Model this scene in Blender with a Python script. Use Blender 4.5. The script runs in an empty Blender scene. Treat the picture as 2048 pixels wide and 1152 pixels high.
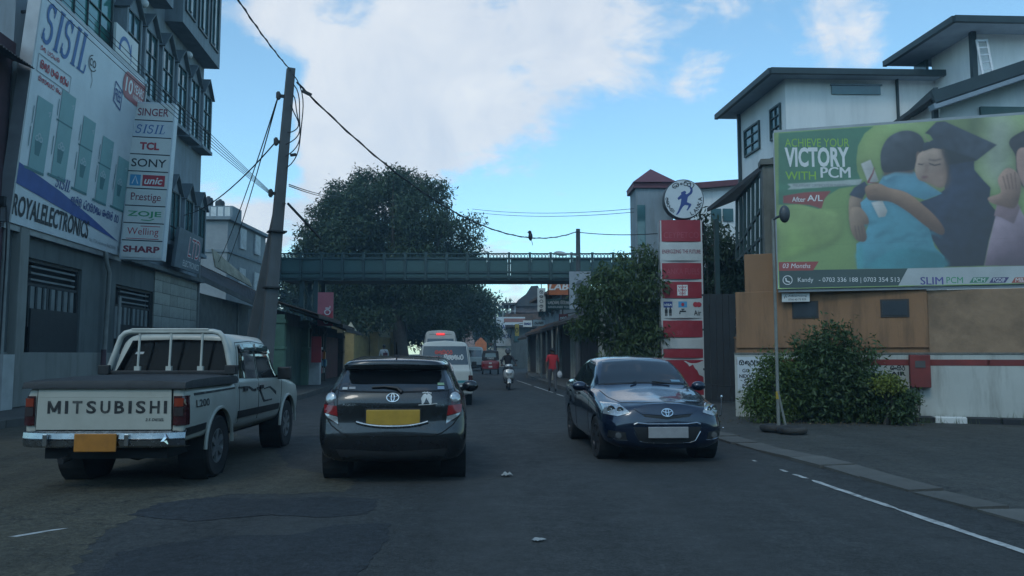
import bpy, bmesh, math, random
from mathutils import Vector as V, Matrix, Euler
from mathutils.bvhtree import BVHTree
SC = bpy.context.scene
C = SC.collection
PI = math.pi
R = math.radians
rnd = random.Random(11)

# ---------------------------------------------------------------- camera, sky, sun, exposure
CAM_H, FPX, HOR = 1.46, 1580.0, 708.0
PITCH = math.atan((HOR - 576.0) / FPX)
cd = bpy.data.cameras.new('camera'); cam = bpy.data.objects.new('camera', cd); C.objects.link(cam)
cam.location = (0, 0, CAM_H); cam.rotation_euler = (PI / 2 + PITCH, 0, 0)
cd.sensor_width = 36.0; cd.lens = 36.0 * FPX / 2048.0
cd.clip_start = 0.05; cd.clip_end = 4000
SC.camera = cam
SC.view_settings.view_transform = 'Standard'; SC.view_settings.look = 'None'
SC.view_settings.gamma = 1.0; SC.view_settings.use_curve_mapping = False
SC.view_settings.exposure = -0.10
SUN_EL, SUN_AZ = R(48), R(205)      # azimuth clockwise from +Y: behind the camera, a little left
SKY_STRENGTH = 0.125

def ray(px, py):
    u = (px - 1024.0) / FPX; v = (576.0 - py) / FPX
    c, s = math.cos(PITCH), math.sin(PITCH)
    return V((u, c - v * s, s + v * c))
def at(px, py, Y):
    d = ray(px, py); return V((0, 0, CAM_H)) + d * (Y / d.y)
def gnd(px, py, z=0.0):
    d = ray(px, py); return V((0, 0, CAM_H)) + d * ((z - CAM_H) / d.z)
def atx(px, py, a, k=-0.092):
    """the point seen at (px, py) on the street-parallel upright plane X = a + k*Y"""
    d = ray(px, py); t = a / (d.x - k * d.y); return V((0, 0, CAM_H)) + d * t

def world():
    w = bpy.data.worlds.new('World'); SC.world = w; w.use_nodes = True
    nt = w.node_tree; N, L = nt.nodes, nt.links
    for n in list(N): N.remove(n)
    out = N.new('ShaderNodeOutputWorld'); bg = N.new('ShaderNodeBackground'); bg.inputs['Strength'].default_value = SKY_STRENGTH
    sky = N.new('ShaderNodeTexSky'); sky.sky_type = 'NISHITA'; sky.sun_disc = False
    sky.sun_elevation = SUN_EL; sky.sun_rotation = SUN_AZ; sky.air_density = 1.0; sky.dust_density = 0.6; sky.ozone_density = 1.6
    tc = N.new('ShaderNodeTexCoord')
    sep = N.new('ShaderNodeSeparateXYZ'); L.new(tc.outputs['Generated'], sep.inputs[0])
    def math_(op, a, b=None, clamp=False):
        n = N.new('ShaderNodeMath'); n.operation = op; n.use_clamp = clamp
        for i, q in enumerate((a, b)):
            if q is None: continue
            if isinstance(q, (int, float)): n.inputs[i].default_value = q
            else: L.new(q, n.inputs[i])
        return n.outputs[0]
    zz = math_('MAXIMUM', sep.outputs[2], 0.0)
    zz = math_('ADD', zz, 0.18)
    comb = N.new('ShaderNodeCombineXYZ')
    L.new(math_('DIVIDE', sep.outputs[0], zz), comb.inputs[0]); L.new(math_('DIVIDE', sep.outputs[1], zz), comb.inputs[1])
    def noise(vec, sc, det, rough, dist=0.0):
        n = N.new('ShaderNodeTexNoise'); n.inputs['Scale'].default_value = sc; n.inputs['Detail'].default_value = det
        n.inputs['Roughness'].default_value = rough; n.inputs['Distortion'].default_value = dist
        L.new(vec, n.inputs['Vector']); return n.outputs[0]
    n1 = noise(comb.outputs[0], 2.3, 10, 0.62, 0.35)
    n2 = noise(tc.outputs['Generated'], 8.0, 8, 0.62, 0.5)
    total = math_('ADD', math_('MULTIPLY', math_('SUBTRACT', n1, 0.5), 2.0), math_('MULTIPLY', math_('SUBTRACT', n2, 0.5), 1.25))
    n3 = noise(comb.outputs[0], 6.5, 8, 0.6, 0.6); total = math_('ADD', total, math_('MULTIPLY', math_('SUBTRACT', n3, 0.5), 1.1))
    # cloud banks of this sky, by direction (px in the photograph, inner and outer angular radius in degrees, weight)
    for px, py, ri, ro, wt in ((760, 130, 2, 11, .46), (1000, 110, 2, 11, .55), (1210, 70, 2, 7.5, .50), (860, 250, 2, 7, .46), (620, 80, 2, 6, .27), (700, 290, 2, 6, .33), (520, 30, 1, 4, .35),
                               (660, 330, 2, 7, .50), (480, 420, 1, 5, .35), (1690, 85, .5, 3.8, .52), (1480, 60, 1, 5, .34), (1400, 160, .4, 2.6, .34),
                               (1170, 325, .3, 1.6, .20), (1040, 600, 1, 6, .40), (560, 540, 1, 7, .35), (1080, 400, 1, 4, .12),
                               (470, 190, 1.2, 5.5, -.75), (530, 320, .8, 4.0, -.55), (560, 130, .5, 3.0, -.35), (690, 20, .5, 3, -.25), (860, 10, .3, 2.5, -.22), (640, 250, .3, 2.5, -.22), (1500, 330, 4, 13, -.30), (1180, 260, 1.5, 5, -.22), (1960, 60, 3, 9, -.20), (1500, 200, 1, 4, -.2), (1130, 480, 2, 8, -.12)):
        d = ray(px, py).normalized()
        dp = N.new('ShaderNodeVectorMath'); dp.operation = 'DOT_PRODUCT'; L.new(tc.outputs['Generated'], dp.inputs[0]); dp.inputs[1].default_value = d
        mr = N.new('ShaderNodeMapRange'); mr.interpolation_type = 'SMOOTHSTEP'
        L.new(dp.outputs['Value'], mr.inputs['Value'])
        mr.inputs['From Min'].default_value = math.cos(R(ro)); mr.inputs['From Max'].default_value = math.cos(R(ri))
        mr.inputs['To Min'].default_value = 0; mr.inputs['To Max'].default_value = wt
        total = math_('ADD', total, mr.outputs[0])
    mask = N.new('ShaderNodeMapRange'); mask.interpolation_type = 'SMOOTHSTEP'; L.new(total, mask.inputs['Value'])
    mask.inputs['From Min'].default_value = 0.10; mask.inputs['From Max'].default_value = 0.72
    mask.inputs['To Min'].default_value = 0.06; mask.inputs['To Max'].default_value = 0.90
    shade = N.new('ShaderNodeMapRange'); L.new(n2, shade.inputs['Value'])
    shade.inputs['From Min'].default_value = .3; shade.inputs['From Max'].default_value = .7
    cm = N.new('ShaderNodeMix'); cm.data_type = 'RGBA'; L.new(shade.outputs[0], cm.inputs['Factor'])
    cm.inputs['A'].default_value = (5.6, 6.3, 7.3, 1); cm.inputs['B'].default_value = (7.4, 7.75, 8.15, 1)
    tint = N.new('ShaderNodeMix'); tint.data_type = 'RGBA'; tint.blend_type = 'MULTIPLY'; tint.inputs['Factor'].default_value = 1
    L.new(sky.outputs[0], tint.inputs['A']); tint.inputs['B'].default_value = SKY_TINT
    mix = N.new('ShaderNodeMix'); mix.data_type = 'RGBA'; L.new(mask.outputs[0], mix.inputs['Factor'])
    L.new(tint.outputs['Result'], mix.inputs['A']); L.new(cm.outputs['Result'], mix.inputs['B'])
    L.new(mix.outputs['Result'], bg.inputs['Color']); L.new(bg.outputs[0], out.inputs['Surface'])
SKY_TINT = (1.45, 2.0, 1.95, 1)
world()
sd = bpy.data.lights.new('sun', 'SUN'); sd.energy = 0.5; sd.angle = R(14); sd.color = (1, .95, .88)
sun = bpy.data.objects.new('sun', sd); C.objects.link(sun)
_sv = V((math.sin(SUN_AZ) * math.cos(SUN_EL), math.cos(SUN_AZ) * math.cos(SUN_EL), math.sin(SUN_EL)))
sun.rotation_euler = _sv.to_track_quat('Z', 'Y').to_euler()
SC.cycles.max_bounces = 6; SC.cycles.diffuse_bounces = 3; SC.cycles.glossy_bounces = 3; SC.cycles.transmission_bounces = 4
SC.cycles.volume_bounces = 0; SC.cycles.caustics_reflective = False; SC.cycles.caustics_refractive = False
SC.cycles.use_denoising = True

# ---------------------------------------------------------------- helpers
def srgb(r, g, b):
    f = lambda c: (c / 255 / 12.92) if c / 255 <= .04045 else ((c / 255 + .055) / 1.055) ** 2.4
    return (f(r), f(g), f(b))

_M = {}
def mat(name, col, rough=.6, metal=0.0, var=.18, scale=2.5, bump=0.0, bscale=60, coat=0.0, dirt=None, damt=.5, dscale=.8, streak=False, emit=0.0, spec=.5, rand=0.0):
    if name in _M: return _M[name]
    m = bpy.data.materials.new(name); m.use_nodes = True; _M[name] = m
    nt = m.node_tree; N, L = nt.nodes, nt.links; p = N['Principled BSDF']
    p.inputs['Roughness'].default_value = rough; p.inputs['Metallic'].default_value = metal
    p.inputs['Specular IOR Level'].default_value = spec
    if coat: p.inputs['Coat Weight'].default_value = coat; p.inputs['Coat Roughness'].default_value = .04
    tc = N.new('ShaderNodeTexCoord'); src = tc.outputs['Object']
    def noise(vec, sc, det=5, ro=.6):
        n = N.new('ShaderNodeTexNoise'); n.inputs['Scale'].default_value = sc; n.inputs['Detail'].default_value = det; n.inputs['Roughness'].default_value = ro
        L.new(vec, n.inputs['Vector']); return n.outputs[0]
    def ramp(val, a, b):
        r_ = N.new('ShaderNodeMapRange'); L.new(val, r_.inputs['Value']); r_.inputs['From Min'].default_value = a; r_.inputs['From Max'].default_value = b; return r_.outputs[0]
    def mix(f, a, b):
        x = N.new('ShaderNodeMix'); x.data_type = 'RGBA'
        for k, q in (('Factor', f), ('A', a), ('B', b)):
            if isinstance(q, tuple): x.inputs[k].default_value = (*q[:3], 1)
            elif isinstance(q, (int, float)): x.inputs[k].default_value = q
            else: L.new(q, x.inputs[k])
        return x.outputs['Result']
    lo = tuple(c * (1 - var) for c in col); hi = tuple(c * (1 + var) for c in col)
    base = mix(ramp(noise(src, scale), .3, .7), lo, hi)
    if rand:
        oi = N.new('ShaderNodeObjectInfo')
        hs = N.new('ShaderNodeHueSaturation'); L.new(base, hs.inputs['Color'])
        mr = N.new('ShaderNodeMapRange'); L.new(oi.outputs['Random'], mr.inputs['Value']); mr.inputs['To Min'].default_value = 1 - rand; mr.inputs['To Max'].default_value = 1 + rand
        L.new(mr.outputs[0], hs.inputs['Value']); base = hs.outputs['Color']
    if dirt:
        vec = src
        if streak:
            mp = N.new('ShaderNodeMapping'); mp.inputs['Scale'].default_value = (3.2, 3.2, .45); L.new(src, mp.inputs['Vector']); vec = mp.outputs[0]
        f = ramp(noise(vec, dscale, 7, .68), .47, .72)
        mm = N.new('ShaderNodeMath'); mm.operation = 'MULTIPLY'; L.new(f, mm.inputs[0]); mm.inputs[1].default_value = damt; mm.use_clamp = True
        base = mix(mm.outputs[0], base, dirt)
    L.new(base, p.inputs['Base Color'])
    if rough > .1:
        rr = N.new('ShaderNodeMapRange'); L.new(noise(src, scale * 4), rr.inputs['Value'])
        rr.inputs['To Min'].default_value = max(.03, rough - .12); rr.inputs['To Max'].default_value = min(1, rough + .12); L.new(rr.outputs[0], p.inputs['Roughness'])
    if bump:
        b = N.new('ShaderNodeBump'); b.inputs['Strength'].default_value = bump; b.inputs['Distance'].default_value = .02
        L.new(noise(src, bscale, 4), b.inputs['Height']); L.new(b.outputs[0], p.inputs['Normal'])
    if emit:
        L.new(base, p.inputs['Emission Color']); p.inputs['Emission Strength'].default_value = emit
    return m

class MB:
    def __init__(s): s.v = []; s.f = []
    def add(s, vs, fs):
        o = len(s.v); s.v += [V(p) for p in vs]; s.f += [tuple(i + o for i in f) for f in fs]; return s
    def box(s, c, size, rz=0.0, M=None):
        hx, hy, hz = size[0] / 2, size[1] / 2, size[2] / 2
        vs = [V((x, y, z)) for x in (-hx, hx) for y in (-hy, hy) for z in (-hz, hz)]
        if rz: Q = Matrix.Rotation(rz, 3, 'Z'); vs = [Q @ p for p in vs]
        if M is not None: vs = [M @ p for p in vs]
        c = V(c)
        return s.add([p + c for p in vs], [(0, 1, 3, 2), (4, 6, 7, 5), (0, 4, 5, 1), (2, 3, 7, 6), (0, 2, 6, 4), (1, 5, 7, 3)])
    def bar(s, a, b, w, h=None, up=(0, 0, 1)):
        a, b = V(a), V(b); h = h or w; d = (b - a).normalized(); u = V(up)
        if abs(d.dot(u)) > .98: u = V((0, 1, 0)) if abs(d.y) < .9 else V((1, 0, 0))
        sx = d.cross(u).normalized() * w / 2; sz = sx.cross(d).normalized() * h / 2
        vs = []
        for p in (a, b): vs += [p - sx - sz, p + sx - sz, p + sx + sz, p - sx + sz]
        return s.add(vs, [(3, 2, 1, 0), (4, 5, 6, 7), (0, 1, 5, 4), (1, 2, 6, 5), (2, 3, 7, 6), (3, 0, 4, 7)])
    def tube(s, pts, r, n=8, cap=True, closed=False):
        pts = [V(p) for p in pts]; k = len(pts); rs = r if isinstance(r, (list, tuple)) else [r] * k
        vs, fs = [], []; prev = None
        for i, p in enumerate(pts):
            if closed: d = pts[(i + 1) % k] - pts[i - 1]
            else: d = (pts[min(i + 1, k - 1)] - pts[max(i - 1, 0)])
            d = d.normalized() if d.length > 1e-9 else V((0, 0, 1))
            if prev is None:
                q = V((0, 0, 1)) if abs(d.z) < .9 else V((1, 0, 0)); sx = d.cross(q).normalized()
            else:
                sx = (prev - d * prev.dot(d)).normalized()
            prev = sx; sy = d.cross(sx)
            vs += [p + (sx * math.cos(2 * PI * j / n) + sy * math.sin(2 * PI * j / n)) * rs[i] for j in range(n)]
        for i in range(k if closed else k - 1):
            a, b = i * n, ((i + 1) % k) * n
            fs += [(a + j, a + (j + 1) % n, b + (j + 1) % n, b + j) for j in range(n)]
        if cap and not closed: fs += [tuple(range(n - 1, -1, -1)), tuple(range((k - 1) * n, k * n))]
        return s.add(vs, fs)
    def lathe(s, prof, n=20, M=None, cap=True):
        """profile [(r, z)] turned about local Z"""
        vs, fs = [], []; k = len(prof)
        for r, z in prof: vs += [V((r * math.cos(2 * PI * j / n), r * math.sin(2 * PI * j / n), z)) for j in range(n)]
        for i in range(k - 1): fs += [(i * n + j, i * n + (j + 1) % n, (i + 1) * n + (j + 1) % n, (i + 1) * n + j) for j in range(n)]
        if cap and prof[0][0] > 1e-6: fs.append(tuple(range(n - 1, -1, -1)))
        if cap and prof[-1][0] > 1e-6: fs.append(tuple(range((k - 1) * n, k * n)))
        if M is not None: vs = [M @ p for p in vs]
        return s.add(vs, fs)
    def prism(s, poly, a, b):
        """polygon of 3D points swept from offset a to offset b"""
        a, b = V(a), V(b); n = len(poly); vs = [V(p) + a for p in poly] + [V(p) + b for p in poly]
        return s.add(vs, [tuple(range(n - 1, -1, -1)), tuple(range(n, 2 * n))] + [(i, (i + 1) % n, n + (i + 1) % n, n + i) for i in range(n)])
    def plate(s, poly, y0, y1):
        """polygon [(x, z)] swept in y"""
        return s.prism([(x, 0, z) for x, z in poly], (0, y0, 0), (0, y1, 0))
    def grid(s, rows, closed=False):
        m = len(rows[0]); vs = [p for r in rows for p in r]; fs = []
        for i in range(len(rows) - 1):
            for j in range(m if closed else m - 1):
                fs.append((i * m + j, i * m + (j + 1) % m, (i + 1) * m + (j + 1) % m, (i + 1) * m + j))
        return s.add(vs, fs)
    def ball(s, c, r, n=10, m=6, sz=(1, 1, 1)):
        rows = []
        for i in range(m + 1):
            t = PI * i / m; rows.append([V((c[0] + r * sz[0] * math.sin(t) * math.cos(2 * PI * j / n), c[1] + r * sz[1] * math.sin(t) * math.sin(2 * PI * j / n), c[2] - r * sz[2] * math.cos(t))) for j in range(n)])
        return s.grid(rows, True)
    def mesh(s, name='mesh', smooth=None, weld=False, recalc=True):
        me = bpy.data.meshes.new(name); me.from_pydata(s.v, [], s.f)
        bm = bmesh.new(); bm.from_mesh(me)
        if weld: bmesh.ops.remove_doubles(bm, verts=bm.verts, dist=1e-4)
        if recalc: bmesh.ops.recalc_face_normals(bm, faces=bm.faces)
        bm.to_mesh(me); bm.free()
        if smooth is not None:
            me.polygons.foreach_set('use_smooth', [True] * len(me.polygons)); me.set_sharp_from_angle(angle=R(smooth))
        return me
    def build(s, name, m, parent=None, smooth=None, bev=0.0, weld=False, loc=None, rz=None, recalc=True):
        o = bpy.data.objects.new(name, s.mesh(name, smooth, weld, recalc)); C.objects.link(o)
        if m is not None: o.data.materials.append(m)
        if parent is not None: o.parent = parent
        if loc is not None: o.location = loc
        if rz is not None: o.rotation_euler.z = rz
        if bev:
            b = o.modifiers.new('edge', 'BEVEL'); b.width = bev; b.segments = 2; b.limit_method = 'ANGLE'; b.angle_limit = R(40)
        return o

def tag(o, label=None, cat=None, group=None, kind=None):
    if label: o['label'] = label
    if cat: o['category'] = cat
    if group: o['group'] = group
    if kind: o['kind'] = kind
    return o
def thing(name, label, cat, loc=(0, 0, 0), rz=0.0, group=None):
    e = bpy.data.objects.new(name, None); C.objects.link(e); e.empty_display_size = .2
    e.location = loc; e.rotation_euler.z = rz
    return tag(e, label, cat, group)
def obj(me, name, parent, m=None, loc=(0, 0, 0), rot=None, scale=None):
    """another object on shared mesh data"""
    o = bpy.data.objects.new(name, me); C.objects.link(o); o.parent = parent; o.location = loc
    if rot is not None: o.rotation_euler = rot
    if scale is not None: o.scale = scale
    if m is not None and not me.materials: me.materials.append(m)
    return o
def copy_tree(o, parent=None):
    c = o.copy(); C.objects.link(c)
    if parent is not None: c.parent = parent
    for ch in list(o.children): copy_tree(ch, c)
    return c

# lettering ------------------------------------------------------
_T = {}
def text_geo(s, bold=0.0, shear=0.0):
    k = (s, bold, shear)
    if k in _T: return _T[k]
    cu = bpy.data.curves.new('t', 'FONT'); cu.body = s; cu.size = 1.0; cu.shear = shear; cu.offset = bold; cu.resolution_u = 3
    o = bpy.data.objects.new('t', cu); C.objects.link(o)
    dg = bpy.context.evaluated_depsgraph_get(); e = o.evaluated_get(dg); me = e.to_mesh()
    vs = [(p.co.x, p.co.y) for p in me.vertices]; fs = [tuple(p.vertices) for p in me.polygons]
    e.to_mesh_clear(); bpy.data.objects.remove(o); bpy.data.curves.remove(cu)
    x0 = min(p[0] for p in vs); x1 = max(p[0] for p in vs); y0 = min(p[1] for p in vs); y1 = max(p[1] for p in vs)
    _T[k] = (vs, fs, x0, x1, y0, y1); return _T[k]
def lettering(mb, s, x, z, w, h, y=0.0, bold=0.0, shear=0.0, M=None):
    """fit text s in the box whose lower left corner is (x, z), on a face looking to -y; M maps (x, y, z)"""
    rep = [0]
    if bold and 'M' in s: rep = [0, -.5 * bold, .5 * bold]; bold = 0.0     # thickened by overlaid copies: an offset closes up the M
    vs, fs, x0, x1, y0, y1 = text_geo(s, bold, shear)
    sx = w / (x1 - x0); sz = h / (y1 - y0) if h else sx
    for i_, r_ in enumerate(rep):
        pts = [V((x + (p[0] - x0 + r_) * sx, y - .0002 * i_, z + (p[1] - y0) * sz)) for p in vs]
        if M is not None: pts = [M(p) + V((0, -.0002 * i_, 0)) if callable(M) else M @ p for p in pts]
        mb.add(pts, fs)
    return mb
def stroke(mb, pts, w, y=0.0, M=None):
    """flat pen stroke on the face looking to -y"""
    pts = [V((p[0], 0, p[1])) for p in pts]; k = len(pts); a, b = [], []
    for i in range(k):
        d = pts[min(i + 1, k - 1)] - pts[max(i - 1, 0)]; n = V((-d.z, 0, d.x)); n = n.normalized() * w / 2 if n.length > 1e-9 else V((0, 0, w / 2))
        a.append(pts[i] + n + V((0, y, 0))); b.append(pts[i] - n + V((0, y, 0)))
    if M is not None: a = [M(p) if callable(M) else M @ p for p in a]; b = [M(p) if callable(M) else M @ p for p in b]
    return mb.grid([a, b])
def arc(cx, cz, rx, rz, a0, a1, n=10):
    return [(cx + rx * math.cos(R(a0 + (a1 - a0) * i / n)), cz + rz * math.sin(R(a0 + (a1 - a0) * i / n))) for i in range(n + 1)]
# pen strokes of the round island script on the signs (unit-high letters)
SI = {
    'la': (1.0, [arc(.5, .45, .45, .42, 200, -40), arc(.32, .3, .17, .2, 300, -60), arc(.7, .28, .16, .2, 240, 600)]),
    'ka': (1.1, [arc(.3, .35, .25, .3, 60, 420), arc(.75, .35, .25, .3, 120, -240), arc(.52, .6, .42, .36, 190, -10)]),
    'na': (.9, [arc(.45, .4, .4, .4, 220, -60), arc(.35, .42, .16, .16, 0, 360), arc(.75, .12, .16, .12, 180, 360)]),
    'ta': (.9, [arc(.45, .4, .4, .4, 120, 420), arc(.45, .72, .2, .18, 200, -20)]),
    'ra': (.75, [arc(.38, .35, .32, .34, 130, -210), arc(.4, .78, .14, .14, 270, -20)]),
    'ya': (1.0, [arc(.3, .45, .25, .34, 100, 360), arc(.72, .4, .26, .36, 180, 430), arc(.3, .2, .12, .14, 0, 360)]),
    'ma': (.9, [arc(.4, .4, .34, .38, 60, 400), [(.74, .4), (.85, .85)], arc(.55, .55, .14, .14, 0, 360)]),
    'va': (.8, [arc(.4, .38, .36, .38, 110, 450), arc(.4, .55, .12, .14, 0, 360)]),
    'pa': (.9, [arc(.42, .36, .38, .36, 160, 380), [(.06, .45), (.1, .85)], arc(.66, .62, .13, .16, 270, -90)]),
    'aa': (.35, [[(.15, .0), (.15, .75)], arc(.02, .75, .13, .12, 0, 140)]),
    'am': (.4, [arc(.2, .4, .13, .14, 0, 360)]),
    'i': (.0, [arc(-.42, .9, .22, .14, 0, 180)]),
    'sp': (.45, []),
}
def island(mb, word, x, z, w, h, pen=.1, y=0.0, M=None):
    tot = sum(SI[k][0] + .08 for k in word.split()); sx = w / tot; cx = x
    for k in word.split():
        adv, st = SI[k]
        for p in st: stroke(mb, [(cx + q[0] * sx, z + q[1] * h) for q in p], pen * h, y, M)
        cx += (adv + .08) * sx
    return mb
# ---------------------------------------------------------------- ground, road, pavements
def asphalt(name, col, var=.25, patch=None, speck=.5, rough=.85, tracks=False):
    m = bpy.data.materials.new(name); m.use_nodes = True; nt = m.node_tree; N, L = nt.nodes, nt.links; p = N['Principled BSDF']
    tc = N.new('ShaderNodeTexCoord'); src = tc.outputs['Object']
    def noise(sc, det=6, ro=.65, vec=src):
        n = N.new('ShaderNodeTexNoise'); n.inputs['Scale'].default_value = sc; n.inputs['Detail'].default_value = det; n.inputs['Roughness'].default_value = ro; L.new(vec, n.inputs['Vector']); return n.outputs[0]
    def rmp(v, a, b, c=0, d=1):
        r_ = N.new('ShaderNodeMapRange'); L.new(v, r_.inputs[0]); r_.inputs[1].default_value = a; r_.inputs[2].default_value = b; r_.inputs[3].default_value = c; r_.inputs[4].default_value = d; return r_.outputs[0]
    def mix(f, a, b, mode='MIX'):
        x = N.new('ShaderNodeMix'); x.data_type = 'RGBA'; x.blend_type = mode
        for k, q in (('Factor', f), ('A', a), ('B', b)):
            if isinstance(q, tuple): x.inputs[k].default_value = (*q[:3], 1)
            elif isinstance(q, (int, float)): x.inputs[k].default_value = q
            else: L.new(q, x.inputs[k])
        return x.outputs['Result']
    mp = N.new('ShaderNodeMapping'); mp.inputs['Scale'].default_value = (1.6, .22, 1); L.new(src, mp.inputs['Vector'])
    c = mix(rmp(noise(1.0, 6, .6, mp.outputs[0]), .3, .7), tuple(q * (1 - var) for q in col), tuple(q * (1 + var) for q in col))
    c = mix(rmp(noise(.5, 8, .7), .52, .75, 0, .8), c, patch or tuple(q * 1.5 for q in col))
    c = mix(1.0, c, mix(rmp(noise(13, 4, .65), .3, .7), (.62, .62, .62), (1.42, 1.42, 1.40)), 'MULTIPLY')
    c = mix(1.0, c, mix(rmp(noise(38, 2, .6), .3, .7), (.65, .65, .65), (1.45, 1.45, 1.45)), 'MULTIPLY')
    sp = noise(55, 3, .7); c = mix(rmp(sp, .25, .75), c, mix(1.0, c, (1 + speck, 1 + speck, 1 + speck), 'MULTIPLY'))
    vo = N.new('ShaderNodeTexVoronoi'); vo.inputs['Scale'].default_value = 62; L.new(src, vo.inputs['Vector'])
    c = mix(rmp(vo.outputs['Distance'], .0, .24, .5, 0), c, (.17, .165, .15))
    # hairline cracks in patches, oil drips, wheel-polished tracks
    wv = N.new('ShaderNodeVectorMath'); wv.operation = 'ADD'; L.new(src, wv.inputs[0]); nv = N.new('ShaderNodeTexNoise'); nv.inputs['Scale'].default_value = 2.5; nv.inputs['Detail'].default_value = 6; L.new(src, nv.inputs['Vector']); L.new(nv.outputs['Color'], wv.inputs[1])
    cr = N.new('ShaderNodeTexVoronoi'); cr.feature = 'DISTANCE_TO_EDGE'; cr.inputs['Scale'].default_value = .9; L.new(wv.outputs[0], cr.inputs['Vector'])
    ck = N.new('ShaderNodeMath'); ck.operation = 'MULTIPLY'; L.new(rmp(cr.outputs['Distance'], .004, .016, 1, 0), ck.inputs[0]); L.new(rmp(noise(.35, 3, .5), .48, .60, 0, .75), ck.inputs[1])
    c = mix(ck.outputs[0], c, (.010, .011, .012))
    c = mix(rmp(noise(1.9, 3, .45), .68, .78, 0, .6), c, tuple(q * .5 for q in col))
    c = mix(rmp(noise(6.5, 2, .5), .70, .76, 0, .5), c, tuple(q * 1.9 for q in col))
    if tracks:
        sx = N.new('ShaderNodeSeparateXYZ'); L.new(src, sx.inputs[0]); ma = N.new('ShaderNodeMath'); ma.operation = 'MULTIPLY_ADD'; L.new(sx.outputs[1], ma.inputs[0]); ma.inputs[1].default_value = .092; L.new(sx.outputs[0], ma.inputs[2])
        mm = N.new('ShaderNodeMath'); mm.operation = 'SINE'; m2 = N.new('ShaderNodeMath'); m2.operation = 'MULTIPLY_ADD'; L.new(ma.outputs[0], m2.inputs[0]); m2.inputs[1].default_value = 3.7; L.new(rmp(noise(.25, 4, .6), 0, 1, -.9, .9), m2.inputs[2]); L.new(m2.outputs[0], mm.inputs[0])
        c = mix(rmp(mm.outputs[0], -.2, 1, 0, .38), c, (.045, .046, .045))
    L.new(c, p.inputs['Base Color']); L.new(rmp(noise(3), .3, .7, rough - .15, rough + .1), p.inputs['Roughness'])
    p.inputs['Specular IOR Level'].default_value = .35
    b = N.new('ShaderNodeBump'); b.inputs['Strength'].default_value = .6; b.inputs['Distance'].default_value = .012
    L.new(noise(70, 4, .7), b.inputs['Height']); L.new(b.outputs[0], p.inputs['Normal']); return m

M_ROAD = asphalt('asphalt', (.026, .0275, .027), tracks=True)  # base set darker than real asphalt: dashboard vignetting put into the colour
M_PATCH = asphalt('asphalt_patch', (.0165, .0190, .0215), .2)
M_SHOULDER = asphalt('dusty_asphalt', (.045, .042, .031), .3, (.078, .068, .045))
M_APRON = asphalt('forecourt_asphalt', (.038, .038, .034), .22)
M_EARTH = mat('earth', (.075, .062, .042), .95, var=.35, scale=.6, bump=.5, bscale=20)
M_PAVE = mat('pavement_concrete', (.075, .072, .064), .9, var=.25, scale=1.2, bump=.35, bscale=40, dirt=(.05, .045, .035), damt=.7, dscale=.7)
M_KERB = mat('kerb_concrete', (.095, .092, .082), .9, var=.25, scale=2, bump=.4, bscale=30, dirt=(.05, .045, .04), damt=.6, rand=.15)
M_PAINT = mat('road_paint', (.42, .42, .40), .8, var=.25, scale=9, dirt=(.07, .07, .07), damt=.95, dscale=6)

def sheet(name, pts, z, m, kind='structure', sub=0):
    if sub:
        q = []
        for i, a in enumerate(pts):
            b = pts[(i + 1) % len(pts)]; k = max(2, int(math.hypot(b[0] - a[0], b[1] - a[1]) / .07))
            q += [(a[0] + (b[0] - a[0]) * j / k + rnd.uniform(-sub, sub), a[1] + (b[1] - a[1]) * j / k + rnd.uniform(-sub, sub)) for j in range(k)]
        pts = q
    mb = MB(); mb.add([(x, y, z) for x, y in pts], [tuple(range(len(pts)))])
    o = mb.build(name, m); o['kind'] = kind
    if o.data.polygons[0].normal.z < 0: o.data.flip_normals()
    return o
mb = MB(); mb.add([(-1500, -300, -.06), (1500, -300, -.06), (1500, 3000, -.06), (-1500, 3000, -.06)], [(0, 1, 2, 3)])
tag(mb.build('ground', M_EARTH), kind='structure')

# unseen hillside added behind the camera to darken reflections and block sky light
mb = MB(); rows_ = []
for j, (yy, zz) in enumerate(((-14, -.2), (-22, 3), (-34, 9), (-52, 16), (-80, 24), (-120, 30), (-170, 32))):
    rows_.append([V((-160 + 20 * i, yy + 5 * math.sin(i * 1.3 + j), zz * (1 + .18 * math.sin(i * .9 + j * .7)) - (.0 if j else .0))) for i in range(17)])
mb.grid(rows_); o = mb.build('added_hill_blocker', mat('hill_blocker_green', (.035, .05, .025), .95, var=.5, scale=.4), smooth=60); o['kind'] = 'structure'
def strip(name, left, right, z, m):
    """road surface between two edge lines, finely divided along its length, crowned by nothing"""
    mb = MB(); mb.grid([[V((a[0], a[1], z)), V((b[0], b[1], z))] for a, b in zip(left, right)])
    o = mb.build(name, m); o['kind'] = 'structure'
    if o.data.polygons[0].normal.z < 0: o.data.flip_normals()
    return o
LK = [(-3.2, -6), (-4.35, 5), (-5.0, 10), (-5.6, 15), (-6.2, 20), (-6.92, 26), (-7.4, 31), (-8.0, 36), (-8.35, 41), (-8.2, 50), (-7.4, 60), (-5.6, 72), (-2.4, 88), (3, 110), (14, 145), (30, 190)]
RK = [(5.7, -6), (4.75, 5), (4.2, 10), (3.65, 15), (3.1, 20), (2.6, 26), (2.2, 31), (1.75, 36), (1.35, 41), (.9, 50), (1.0, 60), (2.2, 72), (5.2, 88), (10.6, 110), (21.5, 145), (38, 190)]
strip('road', LK, RK, 0.0, M_ROAD)
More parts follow.
